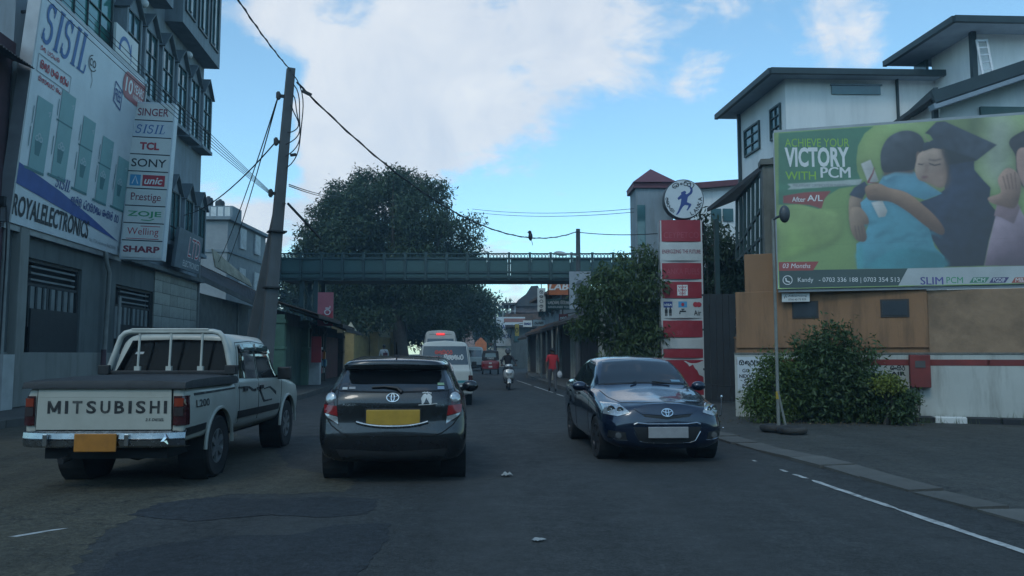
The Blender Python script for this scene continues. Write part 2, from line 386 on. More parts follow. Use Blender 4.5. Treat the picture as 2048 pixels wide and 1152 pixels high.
# the wide dusty shoulder where the pickup drives, in front of the shop with the big sign
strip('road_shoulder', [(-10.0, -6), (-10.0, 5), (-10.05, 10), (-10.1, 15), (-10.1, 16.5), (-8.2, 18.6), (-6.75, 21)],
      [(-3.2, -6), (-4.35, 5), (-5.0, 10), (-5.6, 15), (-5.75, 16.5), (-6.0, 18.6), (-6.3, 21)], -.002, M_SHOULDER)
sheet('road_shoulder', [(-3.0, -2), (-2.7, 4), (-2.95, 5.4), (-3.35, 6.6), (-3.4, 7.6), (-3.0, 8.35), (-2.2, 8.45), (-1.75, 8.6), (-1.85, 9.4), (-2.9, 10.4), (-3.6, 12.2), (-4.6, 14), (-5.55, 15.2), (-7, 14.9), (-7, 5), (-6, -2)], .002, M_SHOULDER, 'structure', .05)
sheet('road_patch', [(-2.9, 4.4), (-2.75, 5.4), (-2.9, 6.0), (-2.35, 6.5), (-1.75, 6.55), (-1.5, 6.9), (-1.05, 7.0), (-.98, 6.2), (-1.02, 5.3), (-1.2, 4.4)], .004, M_PATCH, 'structure', .028)
sheet('road_patch', [(-3.5, 7.3), (-3.45, 7.9), (-3.1, 8.2), (-2.4, 8.1), (-1.9, 8.25), (-1.35, 8.1), (-1.3, 7.4), (-1.7, 7.2), (-2.2, 7.35), (-2.8, 7.05)], .004, M_PATCH, 'structure', .028)
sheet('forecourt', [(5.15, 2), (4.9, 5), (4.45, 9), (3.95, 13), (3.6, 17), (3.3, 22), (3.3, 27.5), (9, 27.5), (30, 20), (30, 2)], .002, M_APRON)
# flush edging stones between the road and the forecourt
mb = MB(); mb.box((0, 0, 0), (.44, .86, .12)); edge_me = [mb.mesh('edging_stone')]; edge_me[0].materials.append(M_KERB)
stone_parent = thing('stone_edging', 'row of worn concrete edging stones between the road and the forecourt', 'kerb', (0, 0, 0))
y = 2.4
while y < 21:
    x = 5.58 - .136 * y if y < 14 else 3.68 - .09 * (y - 14)
    ln = rnd.uniform(.9, 1.12)
    obj(edge_me[0], 'stone', stone_parent, loc=(x + rnd.uniform(-.03, .03), y, -.03 + rnd.uniform(-.012, .018)), rot=(rnd.uniform(-.02, .02), rnd.uniform(-.03, .03), .136 + rnd.uniform(-.05, .05)), scale=(rnd.uniform(.85, 1.1), ln, 1))
    y += .86 * ln + rnd.uniform(.015, .07)
# worn white edge line, right of the road
def edge_x(y): return 4.33 - .0925 * y
for a, b, w in ((1.5, 4.5, .10), (4.5, 7.6, .10), (7.6, 9.3, .085), (9.42, 9.75, .07), (9.95, 10.15, .06), (10.9, 11.02, .05), (27.5, 29.2, .09), (30, 36, .10), (37, 44, .1)):
    mb = MB(); k = 14; rows = []
    for i in range(k + 1):
        yy = a + (b - a) * i / k; j = .016 * (rnd.random() - .5); ww = w * rnd.uniform(.72, 1.0) * (0.35 if i in (0, k) else 1)
        rows.append([V((edge_x(yy) - ww / 2 + j, yy, .006)), V((edge_x(yy) + ww / 2 + j, yy, .006))])
    mb.grid(rows); o = mb.build('edge_line', M_PAINT); o['kind'] = 'structure'
    if o.data.polygons[0].normal.z < 0: o.data.flip_normals()
# a last scrap of the lane arrow on the left
sheet('lane_mark', [(-4.02, 6.46), (-3.96, 6.44), (-3.80, 6.66), (-3.72, 6.78), (-3.82, 6.72)], .005, M_PAINT, 'structure', .01)
# left pavement with its kerb
LP = [(-10.1, -6), (-10.1, 5), (-10.15, 15), (-10.15, 16.6), (-8.25, 18.8), (-6.8, 21), (-6.98, 26), (-7.46, 31), (-8.06, 36), (-8.42, 41), (-8.26, 50), (-7.46, 60), (-5.66, 72), (-2.46, 88), (3, 110.5)]
mb = MB(); n = len(LP)
vs = [(x, y, .14) for x, y in LP] + [(x - .25 - 14, y, .14) for x, y in LP]
mb.add(vs, [(i, i + 1, n + i + 1, n + i) for i in range(n - 1)])
o = mb.build('pavement', M_PAVE); o['kind'] = 'structure'
if o.data.polygons[0].normal.z < 0: o.data.flip_normals()
kp = thing('kerb', 'raised concrete kerb stones along the left pavement', 'kerb', (0, 0, 0))
mb = MB(); mb.box((0, 0, 0), (.16, 1, .2)); kerb_me = mb.mesh('kerb_stone'); kerb_me.materials.append(M_KERB)
for (x0, y0), (x1, y1) in zip(LP, LP[1:]):
    d = math.hypot(x1 - x0, y1 - y0); k = max(1, round(d / 1.0))
    if y0 < 4 or y0 > 62: continue
    for i in range(k):
        t = (i + .5) / k
        obj(kerb_me, 'stone', kp, loc=(x0 + (x1 - x0) * t + .06, y0 + (y1 - y0) * t, .052 + rnd.uniform(-.01, .01)), rot=(0, 0, math.atan2(y1 - y0, x1 - x0) - PI / 2), scale=(1, d / k * .975, 1))
# right pavement from the fuel sign on
RP = [(2.25, 31.5), (1.95, 36), (1.55, 41), (1.1, 50), (1.2, 60), (2.4, 72), (5.4, 88), (10.8, 110)]
mb = MB(); n = len(RP)
mb.add([(x, y, .12) for x, y in RP] + [(x + 12, y, .12) for x, y in RP], [(i, i + 1, n + i + 1, n + i) for i in range(n - 1)])
mb.add([(2.25, 31.5, .12), (14.25, 31.5, .12), (14.25, 31.5, -.1), (2.25, 31.5, -.1)], [(0, 1, 2, 3)])
o = mb.build('pavement', M_PAVE); o['kind'] = 'structure'
mb = MB()
kp = thing('kerb', 'low concrete kerb stones along the right pavement by the shuttered shops', 'kerb', (0, 0, 0))
for (x0, y0), (x1, y1) in zip(RP, RP[1:]):
    d = math.hypot(x1 - x0, y1 - y0); k = max(1, round(d / 1.0))
    if y0 > 62: continue
    for i in range(k):
        t = (i + .5) / k
        obj(kerb_me, 'stone', kp, loc=(x0 + (x1 - x0) * t, y0 + (y1 - y0) * t, .034), rot=(0, 0, math.atan2(y1 - y0, x1 - x0) - PI / 2), scale=(1, d / k * .975, 1))
# litter on the road
M_LITTER = mat('litter_paper', (.30, .31, .30), .8, var=.2, scale=20)
for (x, y, s, lab) in ((-.07, 9.6, .075, 'crumpled white scrap of litter on the asphalt behind the dark hatchback'), (.2, 6.33, .06, 'flat white scrap of litter nearest the bottom of the road')):
    mb = MB(); rows = []
    for i in range(5):
        rows.append([V(((j - 2) * s * .45 * (1 - .12 * i), (i - 2) * s * .4, .012 + abs(rnd.gauss(0, .35)) * s * (.9 if y > 8 else .25))) for j in range(5)])
    mb.grid(rows); o = mb.build('litter', M_LITTER, loc=(x, y, 0), rz=rnd.uniform(0, 3)); tag(o, lab, 'litter', kind='thing')
# ---------------------------------------------------------------- left: the electronics shop and its neighbours
SLOPE = math.atan(.092)
RZL = PI / 2 + SLOPE          # local x runs away from the camera, local -y faces the road
RZR = -PI / 2 + SLOPE         # right-hand fronts: local x runs towards the camera, local -y faces the road
M_WALLB = mat('painted_wall_blue_grey', (.22, .26, .285), .85, var=.1, scale=1.2, bump=.12, bscale=30, dirt=(.12, .12, .11), damt=.55, dscale=.9, streak=True)
M_WALLG = mat('grubby_lower_wall', (.105, .12, .118), .9, var=.15, scale=1, bump=.15, bscale=30, dirt=(.05, .055, .05), damt=.7, dscale=.9, streak=True)
M_WALLW = mat('off_white_wall', (.23, .235, .215), .85, var=.1, scale=1, bump=.15, bscale=30, dirt=(.13, .125, .11), damt=.7, dscale=1.1, streak=True)
M_TILE = mat('wall_tile', (.30, .315, .285), .5, var=.12, scale=3, dirt=(.09, .095, .085), damt=.75, dscale=1.3, rand=.14)
M_GROUT = mat('dark_grout', (.06, .06, .055), .9)
M_FRAMEG = mat('dark_green_frame', (.022, .045, .043), .5, var=.2)
M_GLASS = mat('window_glass', (.05, .12, .13), .06, var=.3, scale=.8, spec=.8)
M_GLASSG = mat('green_glass', (.05, .19, .17), .05, var=.3, scale=.6, spec=.9)
M_CURTAIN = mat('white_curtain', (.62, .63, .62), .9)
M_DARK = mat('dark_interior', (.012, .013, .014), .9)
M_IRON = mat('dark_iron', (.018, .02, .021), .6, var=.25, scale=6)
M_GREYBAR = mat('grey_bar', (.16, .18, .18), .6, var=.2)
M_SIGNW = mat('sign_white', (.56, .60, .62), .45, var=.05, scale=1.5, dirt=(.40, .42, .42), damt=.4, dscale=1)
M_SIGNC = mat('sign_cream', (.62, .63, .60), .5, var=.05)
M_METAL = mat('grey_metal', (.30, .31, .32), .5, metal=.6, var=.15)
M_PIPE = mat('plastic_pipe', (.22, .23, .22), .6, var=.2, dirt=(.1, .09, .08), damt=.6)
M_MAROON = mat('dull_maroon_wall', (.085, .045, .055), .9, var=.25, dirt=(.03, .02, .02), damt=.6)
M_RUST = mat('rusty_sheet_roof', (.11, .065, .045), .9, var=.3, scale=2, bump=.2, dirt=(.04, .03, .025), damt=.8, dscale=1.5)
M_SHEET = mat('dark_sheet_roof', (.05, .05, .052), .85, var=.3, scale=2, bump=.2, dirt=(.10, .075, .055), damt=.6, dscale=1.5)
INK = {k: mat('ink_' + k, c, .6, var=.06) for k, c in dict(blue=(.045, .13, .33), navy=(.03, .06, .22), red=(.42, .035, .05), maroon=(.22, .03, .05), black=(.014, .015, .018), teal=(.20, .36, .36), tealdk=(.06, .17, .18),
       white=(.72, .72, .70), green=(.05, .30, .13), orange=(.55, .15, .05), sky=(.07, .30, .52), grey=(.25, .27, .28), pale=(.40, .48, .50)).items()}

def corrugated(mb, p0, p1, q0, q1, pitch=.12, amp=.018, th=.01):
    """wavy sheet from eave p0-p1 up to q0-q1"""
    p0, p1, q0, q1 = map(V, (p0, p1, q0, q1)); n = max(4, int((p1 - p0).length / pitch) * 4)
    nrm = (p1 - p0).cross(q0 - p0).normalized()
    if nrm.z < 0: nrm = -nrm
    a = [p0.lerp(p1, i / n) + nrm * amp * math.sin(i * PI / 2 + .4) for i in range(n + 1)]
    b = [q0.lerp(q1, i / n) + nrm * amp * math.sin(i * PI / 2 + .4) for i in range(n + 1)]
    mb.grid([a, b]); mb.grid([[p - nrm * th for p in a], [p - nrm * th for p in b]]); mb.grid([a, [p - nrm * th for p in a]])

def window(parent, x0, x1, z0, z1, y=-.02, cols=2, rows=2, frame=M_FRAMEG, glass=M_GLASS, fw=.06, bar=.035, name='window', depth=.1):
    """framed window facing -y, its frame a part and its panes sub-parts"""
    mb = MB()
    for a, b in (((x0, z0), (x1, z0 + fw)), ((x0, z1 - fw), (x1, z1))): mb.box(((a[0] + b[0]) / 2, y, (a[1] + b[1]) / 2), (b[0] - a[0], depth, b[1] - a[1]))
    for a, b in ((x0, x0 + fw), (x1 - fw, x1)): mb.box(((a + b) / 2, y, (z0 + z1) / 2), (b - a, depth, z1 - z0 - 2 * fw))
    for i in range(1, cols): mb.box((x0 + (x1 - x0) * i / cols, y, (z0 + z1) / 2), (bar, depth * .8, z1 - z0 - 2 * fw))
    for j in range(1, rows):
        for i in range(cols):
            a = x0 + (x1 - x0) * i / cols; b = x0 + (x1 - x0) * (i + 1) / cols
            mb.box(((a + b) / 2, y, z0 + (z1 - z0) * j / rows), (b - a - bar, depth * .8, bar))
    f = mb.build(name, frame, parent)
    for i in range(cols):
        for j in range(rows):
            mb = MB(); mb.box((x0 + (x1 - x0) * (i + .5) / cols, y + depth * .15, z0 + (z1 - z0) * (j + .5) / rows), ((x1 - x0) / cols - bar - .01, .012, (z1 - z0) / rows - bar - .01))
            mb.build('pane', glass, f)
    return f

SY0 = 19.0; SX0 = -10.6 - .092 * SY0
shop = thing('electronics_shop', 'tall blue grey shop block with pointed window bays and barred ground floor ', 'building', (SX0, SY0, 0), RZL)
LEN = 15.45
mb = MB(); mb.box((LEN / 2, 4.2, 11.9), (LEN, 8.4, 14.3)); mb.box((LEN / 2, 4.35, 2.43), (LEN, 8.1, 4.6))
mb.build('wall', M_WALLB, shop)
mb = MB()   # ground floor facing with openings for the two grilles
for x0, x1, z0, z1 in ((0, 1.0, 1.5, 4.7), (1.0, 4.3, 3.95, 4.7), (4.3, 6.8, 1.5, 4.7), (6.8, 10.2, 3.75, 4.7)): mb.box(((x0 + x1) / 2, .15, (z0 + z1) / 2), (x1 - x0, .3, z1 - z0))
mb.build('ground_floor_wall', M_WALLG, shop)
mb = MB(); mb.box((3.4, .22, .82), (6.8, .5, 1.36)); mb.box((8.5, .25, .8), (3.4, .44, 1.32)); mb.build('parapet', M_WALLW, shop, bev=.015)
mb = MB(); mb.box((.62, -.06, 2.4), (.42, .3, 4.5)); mb.build('pilaster', M_WALLW, shop, bev=.02)
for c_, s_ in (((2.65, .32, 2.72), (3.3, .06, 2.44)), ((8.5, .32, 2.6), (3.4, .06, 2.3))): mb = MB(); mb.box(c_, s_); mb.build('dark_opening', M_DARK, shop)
for x0, x1, zt in ((1.05, 4.25, 3.9), (6.85, 10.15, 3.7)):
    g = MB(); g.bar((x0, .12, zt), (x1, .12, zt), .09); g.bar((x0, .12, zt - .62), (x1, .12, zt - .62), .07); g.bar((x0, .12, 1.5), (x0, .12, zt), .09); g.bar((x1, .12, 1.5), (x1, .12, zt), .09); g.bar(((x0 + x1) / 2 - .2, .1, 1.5), ((x0 + x1) / 2 - .2, .1, zt - .62), .07)
    gr = g.build('grille', M_IRON, shop)
    for k in range(3):
        q = MB(); q.bar((x0 + .5, .1, zt - .15 - k * .17), (x1 - .2, .1, zt - .15 - k * .17), .05, .05); q.build('bar', M_GREYBAR, gr)
    for k in range(8):
        x = x0 + .25 + k * (x1 - x0 - .4) / 7.5
        q = MB(); q.box((x, .1, zt - 1.2), (.2, .05, 1.06)); q.build('bar', M_GREYBAR, gr)
    q = MB(); q.box(((x0 + x1) / 2 + .25, .06, (1.5 + zt - 1.75) / 2 + .25), ((x1 - x0) * .84, .05, zt - 1.75 - 1.0)); q.build('shutter', M_IRON, gr)
# tiled pier at the far end, tile by tile
mb = MB(); mb.box((12.8, .12, 2.43), (5.2, .24, 4.5)); mb.build('pier', M_GROUT, shop)
mb = MB(); mb.box((0, 0, 0), (.84, .05, .43)); tile_me = mb.mesh('tile'); tile_me.materials.append(M_TILE)
for r in range(10):
    for c in range(6):
        obj(tile_me, 'tile', shop, loc=(10.66 + c * .862, -.012 + rnd.uniform(-.004, .004), .42 + r * .448), rot=(0, 0, 0))
mb = MB(); mb.box((15.42, -.02, 2.9), (.09, .2, 5.4)); mb.build('corner_trim', M_PIPE, shop)
mb = MB(); mb.box((LEN / 2 + 3.6, -.16, 4.62), (LEN - 7.2, .32, .16)); mb.build('floor_slab', M_WALLG, shop)
mb = MB(); mb.tube([(5.35, -.22, 4.62), (5.4, -.25, 4.3), (5.75, -.2, 4.0), (5.62, -.18, .2)], .07, 8); dp = mb.build('downpipe', M_PIPE, shop, smooth=50)
mb = MB(); mb.tube([(5.63, -.18, .9), (5.63, -.18, 1.6)], .082, 8); mb.build('collar', M_MAROON, dp)
mb = MB(); mb.tube([(6.75, -.16, .15), (6.75, -.16, 3.3)], .055, 8); mb.build('post', M_PIPE, shop)
# the pointed bays, upper two storeys
def bay(cx, z0, z1, w=1.12, d=.42, rows=3):
    mb = MB()
    for sx in (-1, 1): mb.box((cx + sx * (w / 2 + .05), -d / 2, (z0 + z1) / 2), (.10, d, z1 - z0))
    mb.box((cx, -d / 2 - .02, z0 - .07), (w + .3, d + .08, .14))
    pk = z1 + .62
    mb.plate([(cx - w / 2 - .1, z1), (cx + w / 2 + .1, z1), (cx, pk)], -d + .06, 0)
    b = mb.build('bay', M_WALLB, shop)
    q = MB()
    for sx in (-1, 1): q.bar((cx + sx * (w / 2 + .16), -d / 2 - .05, z1 - .08), (cx, -d / 2 - .05, pk + .05), d + .10, .045)
    q.build('bay_hood', mat('bay_hood_grey', (.10, .125, .135), .8, var=.15), b)
    window(shop, cx - w / 2, cx + w / 2, z0, z1, -d + .06, 2, rows)
for cx in (6.4, 8.0, 9.7, 11.35, 13.0, 14.72): bay(cx, 10.35, 12.75)
for cx in (11.3, 13.0, 14.72): bay(cx, 5.75, 7.75, w=1.0, d=.34, rows=1)
window(shop, 1.9, 5.3, 10.9, 15.0, -.12, 4, 4, glass=M_GLASSG)
for x0, x1 in ((4.4, 9.2), (10.3, 15.4)):
    mb = MB(); mb.box(((x0 + x1) / 2, -.34, 16.45), (x1 - x0, .68, 4.6)); bx_ = mb.build('overhang', M_WALLB, shop)
    k = int((x1 - x0) / 1.6)
    for i in range(k):
        a = x0 + .2 + i * (x1 - x0 - .2) / k
        w_ = window(shop, a, a + 1.2, 14.7, 18.2, -.70, 2, 1, fw=.07)
        mb = MB(); mb.box((a + .6, -.742, 16.4), (.16, .02, 3.0)); mb.build('curtain', M_CURTAIN, w_)
mb = MB(); mb.prism([(-.4, .2, 18.9), (LEN + .55, .2, 18.9), (LEN + .55, -1.75, 18.3), (-.4, -1.75, 18.3)], (0, 0, 0), (0, 0, .22)); mb.build('eave', M_WALLG, shop)
for x, z in ((7.3, 13.5), (12.2, 13.55)):
    mb = MB(); mb.bar((x, 0, z - .15), (x, -.3, z), .04); mb.ball((x, -.34, z), .16, 10, 6); mb.build('lamp_globe', M_CURTAIN, shop, smooth=50)

# ---- the big leaning board
def serif_word(mb, x, z, h, w, M, y=0.0, pen=.085):
    """SISIL in slanted roman capitals"""
    adv = [.62, .38, .62, .38, .6]; tot = sum(adv); k = w / tot; cx = x
    for ch, a in zip('SISIL', adv):
        sl = lambda px_, pz: (cx + px_ * k + (pz - .5) * .16 * k, z + pz * h)
        def st(pts, pw=1.0): stroke(mb, [sl(*p) for p in pts], pen * h * pw, y, M)
        if ch == 'S':
            st([(.27 + .17 * math.cos(R(t)), .74 + .2 * math.sin(R(t))) for t in range(20, 271, 25)] + [(.27 + .2 * math.cos(R(t)), .29 + .25 * math.sin(R(t))) for t in range(90, -161, -25)], 1.15)
            st([(.43, .70), (.46, .96)], .5); st([(.07, .06), (.09, .32)], .5)
        else:
            st([(.19, 0.03), (.19, .97)], 1.5); st([(.06, .975), (.32, .975)], .55)
            if ch == 'I': st([(.06, .025), (.32, .025)], .55)
            else: st([(.06, .03), (.5, .03)], .6); st([(.5, .02), (.54, .26)], .6)
        cx += a * k
    return mb
BW, BH = 7.0, 5.85; TILT = math.atan(.5 / 5.9)
board = thing('shop_billboard', 'huge white appliance shop board with teal refrigerators leaning out over the barred windows', 'sign', V((SX0, SY0, 4.62)) + Matrix.Rotation(RZL, 3, 'Z') @ V((-.32, -.25, 0)), RZL)
board.rotation_euler = Euler((TILT, 0, RZL))
mb = MB(); mb.box((BW / 2, .12, BH / 2), (BW, .22, BH)); mb.build('panel', M_SIGNW, board, bev=.01)
mb = MB()
for a, b in (((0, .0, 0), (BW, 0, 0)), ((0, 0, BH), (BW, 0, BH)), ((0, 0, 0), (0, 0, BH)), ((BW, 0, 0), (BW, 0, BH))): mb.bar(V(a) + V((0, .1, 0)), V(b) + V((0, .1, 0)), .07, .3)
mb.build('border', M_METAL, board)
def ink(parent, name, col, fn):
    mb = MB(); fn(mb); return mb.build(name, INK[col] if isinstance(col, str) else col, parent, recalc=False)
F = -.002
ink(board, 'lettering', 'blue', lambda m: serif_word(m, .35, 4.62, 1.12, 2.5, None, F))
def fl(m): lettering(m, 'co', 2.95, 5.0, .4, .22, F); stroke(m, arc(3.15, 5.1, .26, .22, 100, 330), .03, F); stroke(m, [(3.1, 4.9), (3.25, 4.62), (3.2, 4.4)], .02, F)
ink(board, 'logo', 'black', fl)
for w__ in (('ka na ra sp pa am la sp va ta ya', .45, 3.98, 1.5, .22, .16, F), ('ka ma ra na pa ta sp la ya', .45, 3.66, 1.2, .13, .16, F), ('ra na sp pa ta ya la', .35, 4.42, 1.0, .12, .16, F)): ink(board, 'lettering', 'red', lambda m: island(m, *w__))
ink(board, 'frame_line', 'grey', lambda m: [stroke(m, p, .022, F) for p in ([(.32, 3.86), (2.05, 3.86)], [(.32, 4.3), (2.05, 4.3)], [(.32, 3.86), (.32, 4.3)], [(2.05, 3.86), (2.05, 4.3)])])
for i, (x, z0, z1) in enumerate(((.55, 1.42, 3.3), (1.7, 1.5, 3.85), (3.05, 1.42, 3.55), (4.4, 1.36, 3.35), (5.65, 1.4, 3.05))):
    w = .78 if i < 4 else .95
    mb = MB(); mb.add([(x, F, z0), (x + w, F, z0), (x + w, F, z1), (x, F, z1)], [(0, 1, 2, 3)]); fr = mb.build('refrigerator_picture', INK['teal'], board)
    def det(m):
        m.add([(x - .14, F - .001, z0 + .55), (x - .11, F - .001, z0 + .55), (x - .11, F - .001, z0 + 1.05), (x - .14, F - .001, z0 + 1.05)], [(0, 1, 2, 3)])
        m.add([(x - .12, F - .001, z1 - .75), (x - .09, F - .001, z1 - .75), (x - .09, F - .001, z1 - .3), (x - .12, F - .001, z1 - .3)], [(0, 1, 2, 3)])
        if i in (1, 2, 3): stroke(m, [(x - .12, z1 - .85), (x + w, z1 - .85)], .045, F - .002)
        stroke(m, [(x - .18, z0 + .02 - (.0)), (x + w, z0 + .02)], .07, F - .002)
        m.add([(x + .2, F - .002, z0 + .42), (x + .42, F - .002, z0 + .42), (x + .5, F - .002, z0 + .78), (x + .14, F - .002, z0 + .78)], [(0, 1, 2, 3)])
    ink(fr, 'handle_print', 'tealdk', det)
    ink(fr, 'basket_print', 'pale', lambda m: [stroke(m, arc(x + .22 + .1 * k, z0 + .85 + .07 * (k % 2), .07, .06, 0, 360), .035, F - .003) for k in range(3)] + [stroke(m, [(x + .6, z1 - .28), (x + .72, z1 - .22), (x + .66, z1 - .36)], .04, F - .003)])
def roundel(m):
    p = arc(5.55, 5.32, .3, .42, 90, 270) + [(6.98, 4.90), (6.98, 5.74)]; m.add([(a, F, b) for a, b in p], [tuple(range(len(p)))])
ink(board, 'badge', mat('badge_red', (.36, .10, .10), .6), roundel)
ink(board, 'badge_lettering', 'white', lambda m: (lettering(m, '10', 5.45, 5.1, .55, .46, F - .002, .02), lettering(m, 'YEARS', 6.07, 5.27, .85, .28, F - .002, .01), lettering(m, 'WARRANTY', 6.07, 5.05, .85, .15, F - .002)))
ink(board, 'tag', 'navy', lambda m: [stroke(m, p, .04, F) for p in ([(4.75, 4.55), (5.3, 4.4)], [(5.3, 4.4), (5.3, 5.0)], [(5.3, 5.0), (4.75, 5.15)], [(4.75, 5.15), (4.75, 4.55)])] + [lettering(m, 'FREE', 4.81, 4.6, .42, .36, F, .01)])
ink(board, 'swoosh', mat('sign_blue', (.035, .075, .27), .6), lambda m: m.add([(.05, F, 1.62 - .12), (.05, F, .98), (2.2, F, .80), (4.2, F, .62), (6.45, F, .42), (4.3, F, .86), (2.3, F, 1.22)], [(0, 1, 2, 3, 4, 5, 6)]))
ink(board, 'lettering', 'navy', lambda m: serif_word(m, 2.0, 1.28, .32, .85, None, F, .11)); ink(board, 'lettering', 'navy', lambda m: (island(m, 'na aa ma i ka sp ya i ta ka ra na ya sp la am ka aa va i sp ra ta', 2.95, 1.0, 3.3, .25, .13, F)))
ink(board, 'lettering', 'black', lambda m: lettering(m, 'ROYALELECTRONICS', .12, .2, 4.15, .52, F, .025))
ink(board, 'lettering', 'grey', lambda m: lettering(m, 'No. 172/A, Peradeniya Road, Kandy.   Tel : 081 22', 4.4, .12, 2.65, .15, F))
mb = MB()
for x in (.6, 2.6, 4.6, 6.6): mb.bar((x, .24, .6), (x, .55, .6), .06); mb.bar((x, .24, 5.5), (x, 1.15, 5.3), .06)
mb.build('bracket', M_IRON, board)

# cream board propped behind the big one
bb = thing('cream_board', 'small cream board with part of a blue letter above the huge appliance board', 'sign', V((SX0, SY0, 10.3)) + Matrix.Rotation(RZL, 3, 'Z') @ V((4.9, -.4, 0)), RZL)
mb = MB(); mb.box((.9, 0, .75), (1.8, .08, 1.5)); mb.build('panel', M_SIGNC, bb)
ink(bb, 'lettering', 'blue', lambda m: [stroke(m, arc(.75, .75, .45, .5, 10, 180), .13, -.046), stroke(m, [(1.22, .6), (1.22, 1.25)], .05, -.046)])

# ---- the projecting brand sign, facing the traffic
st = thing('brand_sign', 'tall white box sign of nine stacked brand names projecting from the blue grey shop', 'sign', (at(240, 515, 25.15).x + .02, 25.15, 4.55), 0)
st.rotation_euler = Euler((R(-1), R(2.3), R(3)))
W9, H9 = 1.27, 5.1
mb = MB(); mb.box((W9 / 2, .15, H9 / 2), (W9 + .10, .3, H9 + .12)); mb.build('cabinet', M_SIGNW, st, bev=.02)
hh = H9 / 9
for i in range(9):
    z0 = H9 - (i + 1) * hh
    mb = MB(); mb.box((W9 / 2, -.012, z0 + hh / 2), (W9 - .02, .03, hh - .035)); pn = mb.build('name_panel', M_SIGNC if i != 1 else M_SIGNW, st)
    y_ = -.030; a = z0 + hh * .26; g = hh * .5
    if i == 0: ink(pn, 'lettering', 'maroon', lambda m: lettering(m, 'SINGER', .14, a, W9 - .28, g * .9, y_, .012))
    if i == 1: ink(pn, 'lettering', 'blue', lambda m: serif_word(m, .12, a - .02, g * 1.05, W9 - .3, None, y_, .1))
    if i == 2: ink(pn, 'lettering', 'red', lambda m: lettering(m, 'TCL', .3, a, W9 - .65, g * .9, y_, .045))
    if i == 3:
        def f_(m):
            lettering(m, 'SONY', .08, a, W9 - .16, g * .95, y_, .01)
        ink(pn, 'lettering', 'black', f_)
    if i == 4:
        ink(pn, 'emblem', 'sky', lambda m: m.add([(.08, y_, a - .06), (.42, y_, a - .06), (.42, y_, a + g + .02), (.08, y_, a + g + .02)], [(0, 1, 2, 3)]))
        ink(pn, 'emblem', 'red', lambda m: m.add([(.48, y_, a - .06), (W9 - .08, y_, a - .06), (W9 - .08, y_, a + g + .02), (.48, y_, a + g + .02)], [(0, 1, 2, 3)]))
        ink(pn, 'lettering', 'white', lambda m: (lettering(m, 'unic', .54, a, .58, g * .8, y_ - .003, .02, .25), stroke(m, [(.16, a), (.25, a + g * .9), (.34, a)], .035, y_ - .003)))
    if i == 5: ink(pn, 'lettering', 'maroon', lambda m: [lettering(m, 'Prestige', .16, a - .05, W9 - .32, g * 1.15, y_, .004)] + [m.add([(x - .045, y_, a + .04), (x + .045, y_, a + .04), (x + .045, y_, a + .06), (x - .045, y_, a + .06)], [(0, 1, 2, 3)]) for x in (.21, .43, 1.0)])
    if i == 6:
        ink(pn, 'lettering', 'green', lambda m: (lettering(m, 'ZOJE', .1, a + .02, W9 - .2, g * .8, y_, .02), stroke(m, [(.55, a - .04), (.8, a - .06), (.95, a)], .03, y_)))
    if i == 7: ink(pn, 'lettering', 'red', lambda m: (lettering(m, 'Welling', .14, a - .03, W9 - .28, g * 1.05, y_, -.004), stroke(m, [(.12, a - .09), (W9 - .12, a - .09)], .022, y_), stroke(m, [(.55, a + g + .04), (W9 - .1, a + g + .04)], .022, y_)))
    if i == 8: ink(pn, 'lettering', 'maroon', lambda m: lettering(m, 'SHARP', .06, a + .03, W9 - .12, g * .75, y_, .04))
    if i: ink(st, 'divider', 'black', lambda m: m.box((W9 / 2, -.016, z0 + hh), (W9, .03, .03)))
mb = MB()
for z in (.5, 2.6, 4.8): mb.bar((-.35, .2, z), (0, .2, z), .06)
mb.build('bracket', M_IRON, st)

lt = thing('hanging_shop_sign', 'blue grey sign with red and white LTD lettering under the pointed lower windows', 'sign', V((SX0, SY0, 4.75)) + Matrix.Rotation(RZL, 3, 'Z') @ V((10.5, -.62, 0)), RZL)
lt.rotation_euler = Euler((R(6), 0, RZL))
mb = MB(); mb.box((1.5, .06, .75), (3.0, .12, 1.5)); mb.build('panel', mat('sign_slate', (.12, .15, .17), .6, var=.2), lt)
ink(lt, 'lettering', 'white', lambda m: (lettering(m, 'ELECTRONICS', .9, .12, 2.0, .24, -.006), lettering(m, 'LTD.', 1.3, .5, 1.65, .82, -.006, .03)))
ink(lt, 'lettering', 'red', lambda m: lettering(m, 'LTD.', 1.33, .53, 1.58, .75, -.010, -.01))
mb = MB(); mb.bar((.3, .1, 1.4), (.3, .62, 1.6), .05); mb.bar((2.7, .1, 1.4), (2.7, .62, 1.6), .05); mb.build('bracket', M_IRON, lt)

# ---- neighbour on the near side: only its dark front and eave reach into view
nb = thing('maroon_shop', 'dull maroon shop front with dark sheet eave at the left edge of the picture', 'building', (SX0 - .0, SY0 - .02, 0), RZL)
mb = MB(); mb.box((-5.0, 3.9, 4.6), (9.9, 8.0, 9.0)); mb.build('wall', M_MAROON, nb)
mb = MB(); mb.box((-.35, -.3, .8), (.5, .35, 1.3)); mb.build('gate_pier', mat('pale_pier', (.42, .43, .41), .8, var=.15), nb)
mb = MB(); corrugated(mb, (-6, -.75, 8.35), (-.42, -.75, 8.35), (-6, .2, 8.75), (-.42, .2, 8.75)); mb.build('eave', M_SHEET, nb)
mb = MB(); mb.tube([(-.12, -.14, .3), (-.12, -.14, 8.6)], .08, 8); nbp = mb.build('drainpipe', M_PIPE, nb)
mb = MB(); mb.box((-.3, -.16, 5.1), (.28, .12, .22)); mb.tube([(-.3, -.2, 5.1), (-.5, -.35, 4.4), (-.2, -.2, 3.6), (-.25, -.2, 1.2)], .018, 5); mb.build('meter_box', M_IRON, nb)

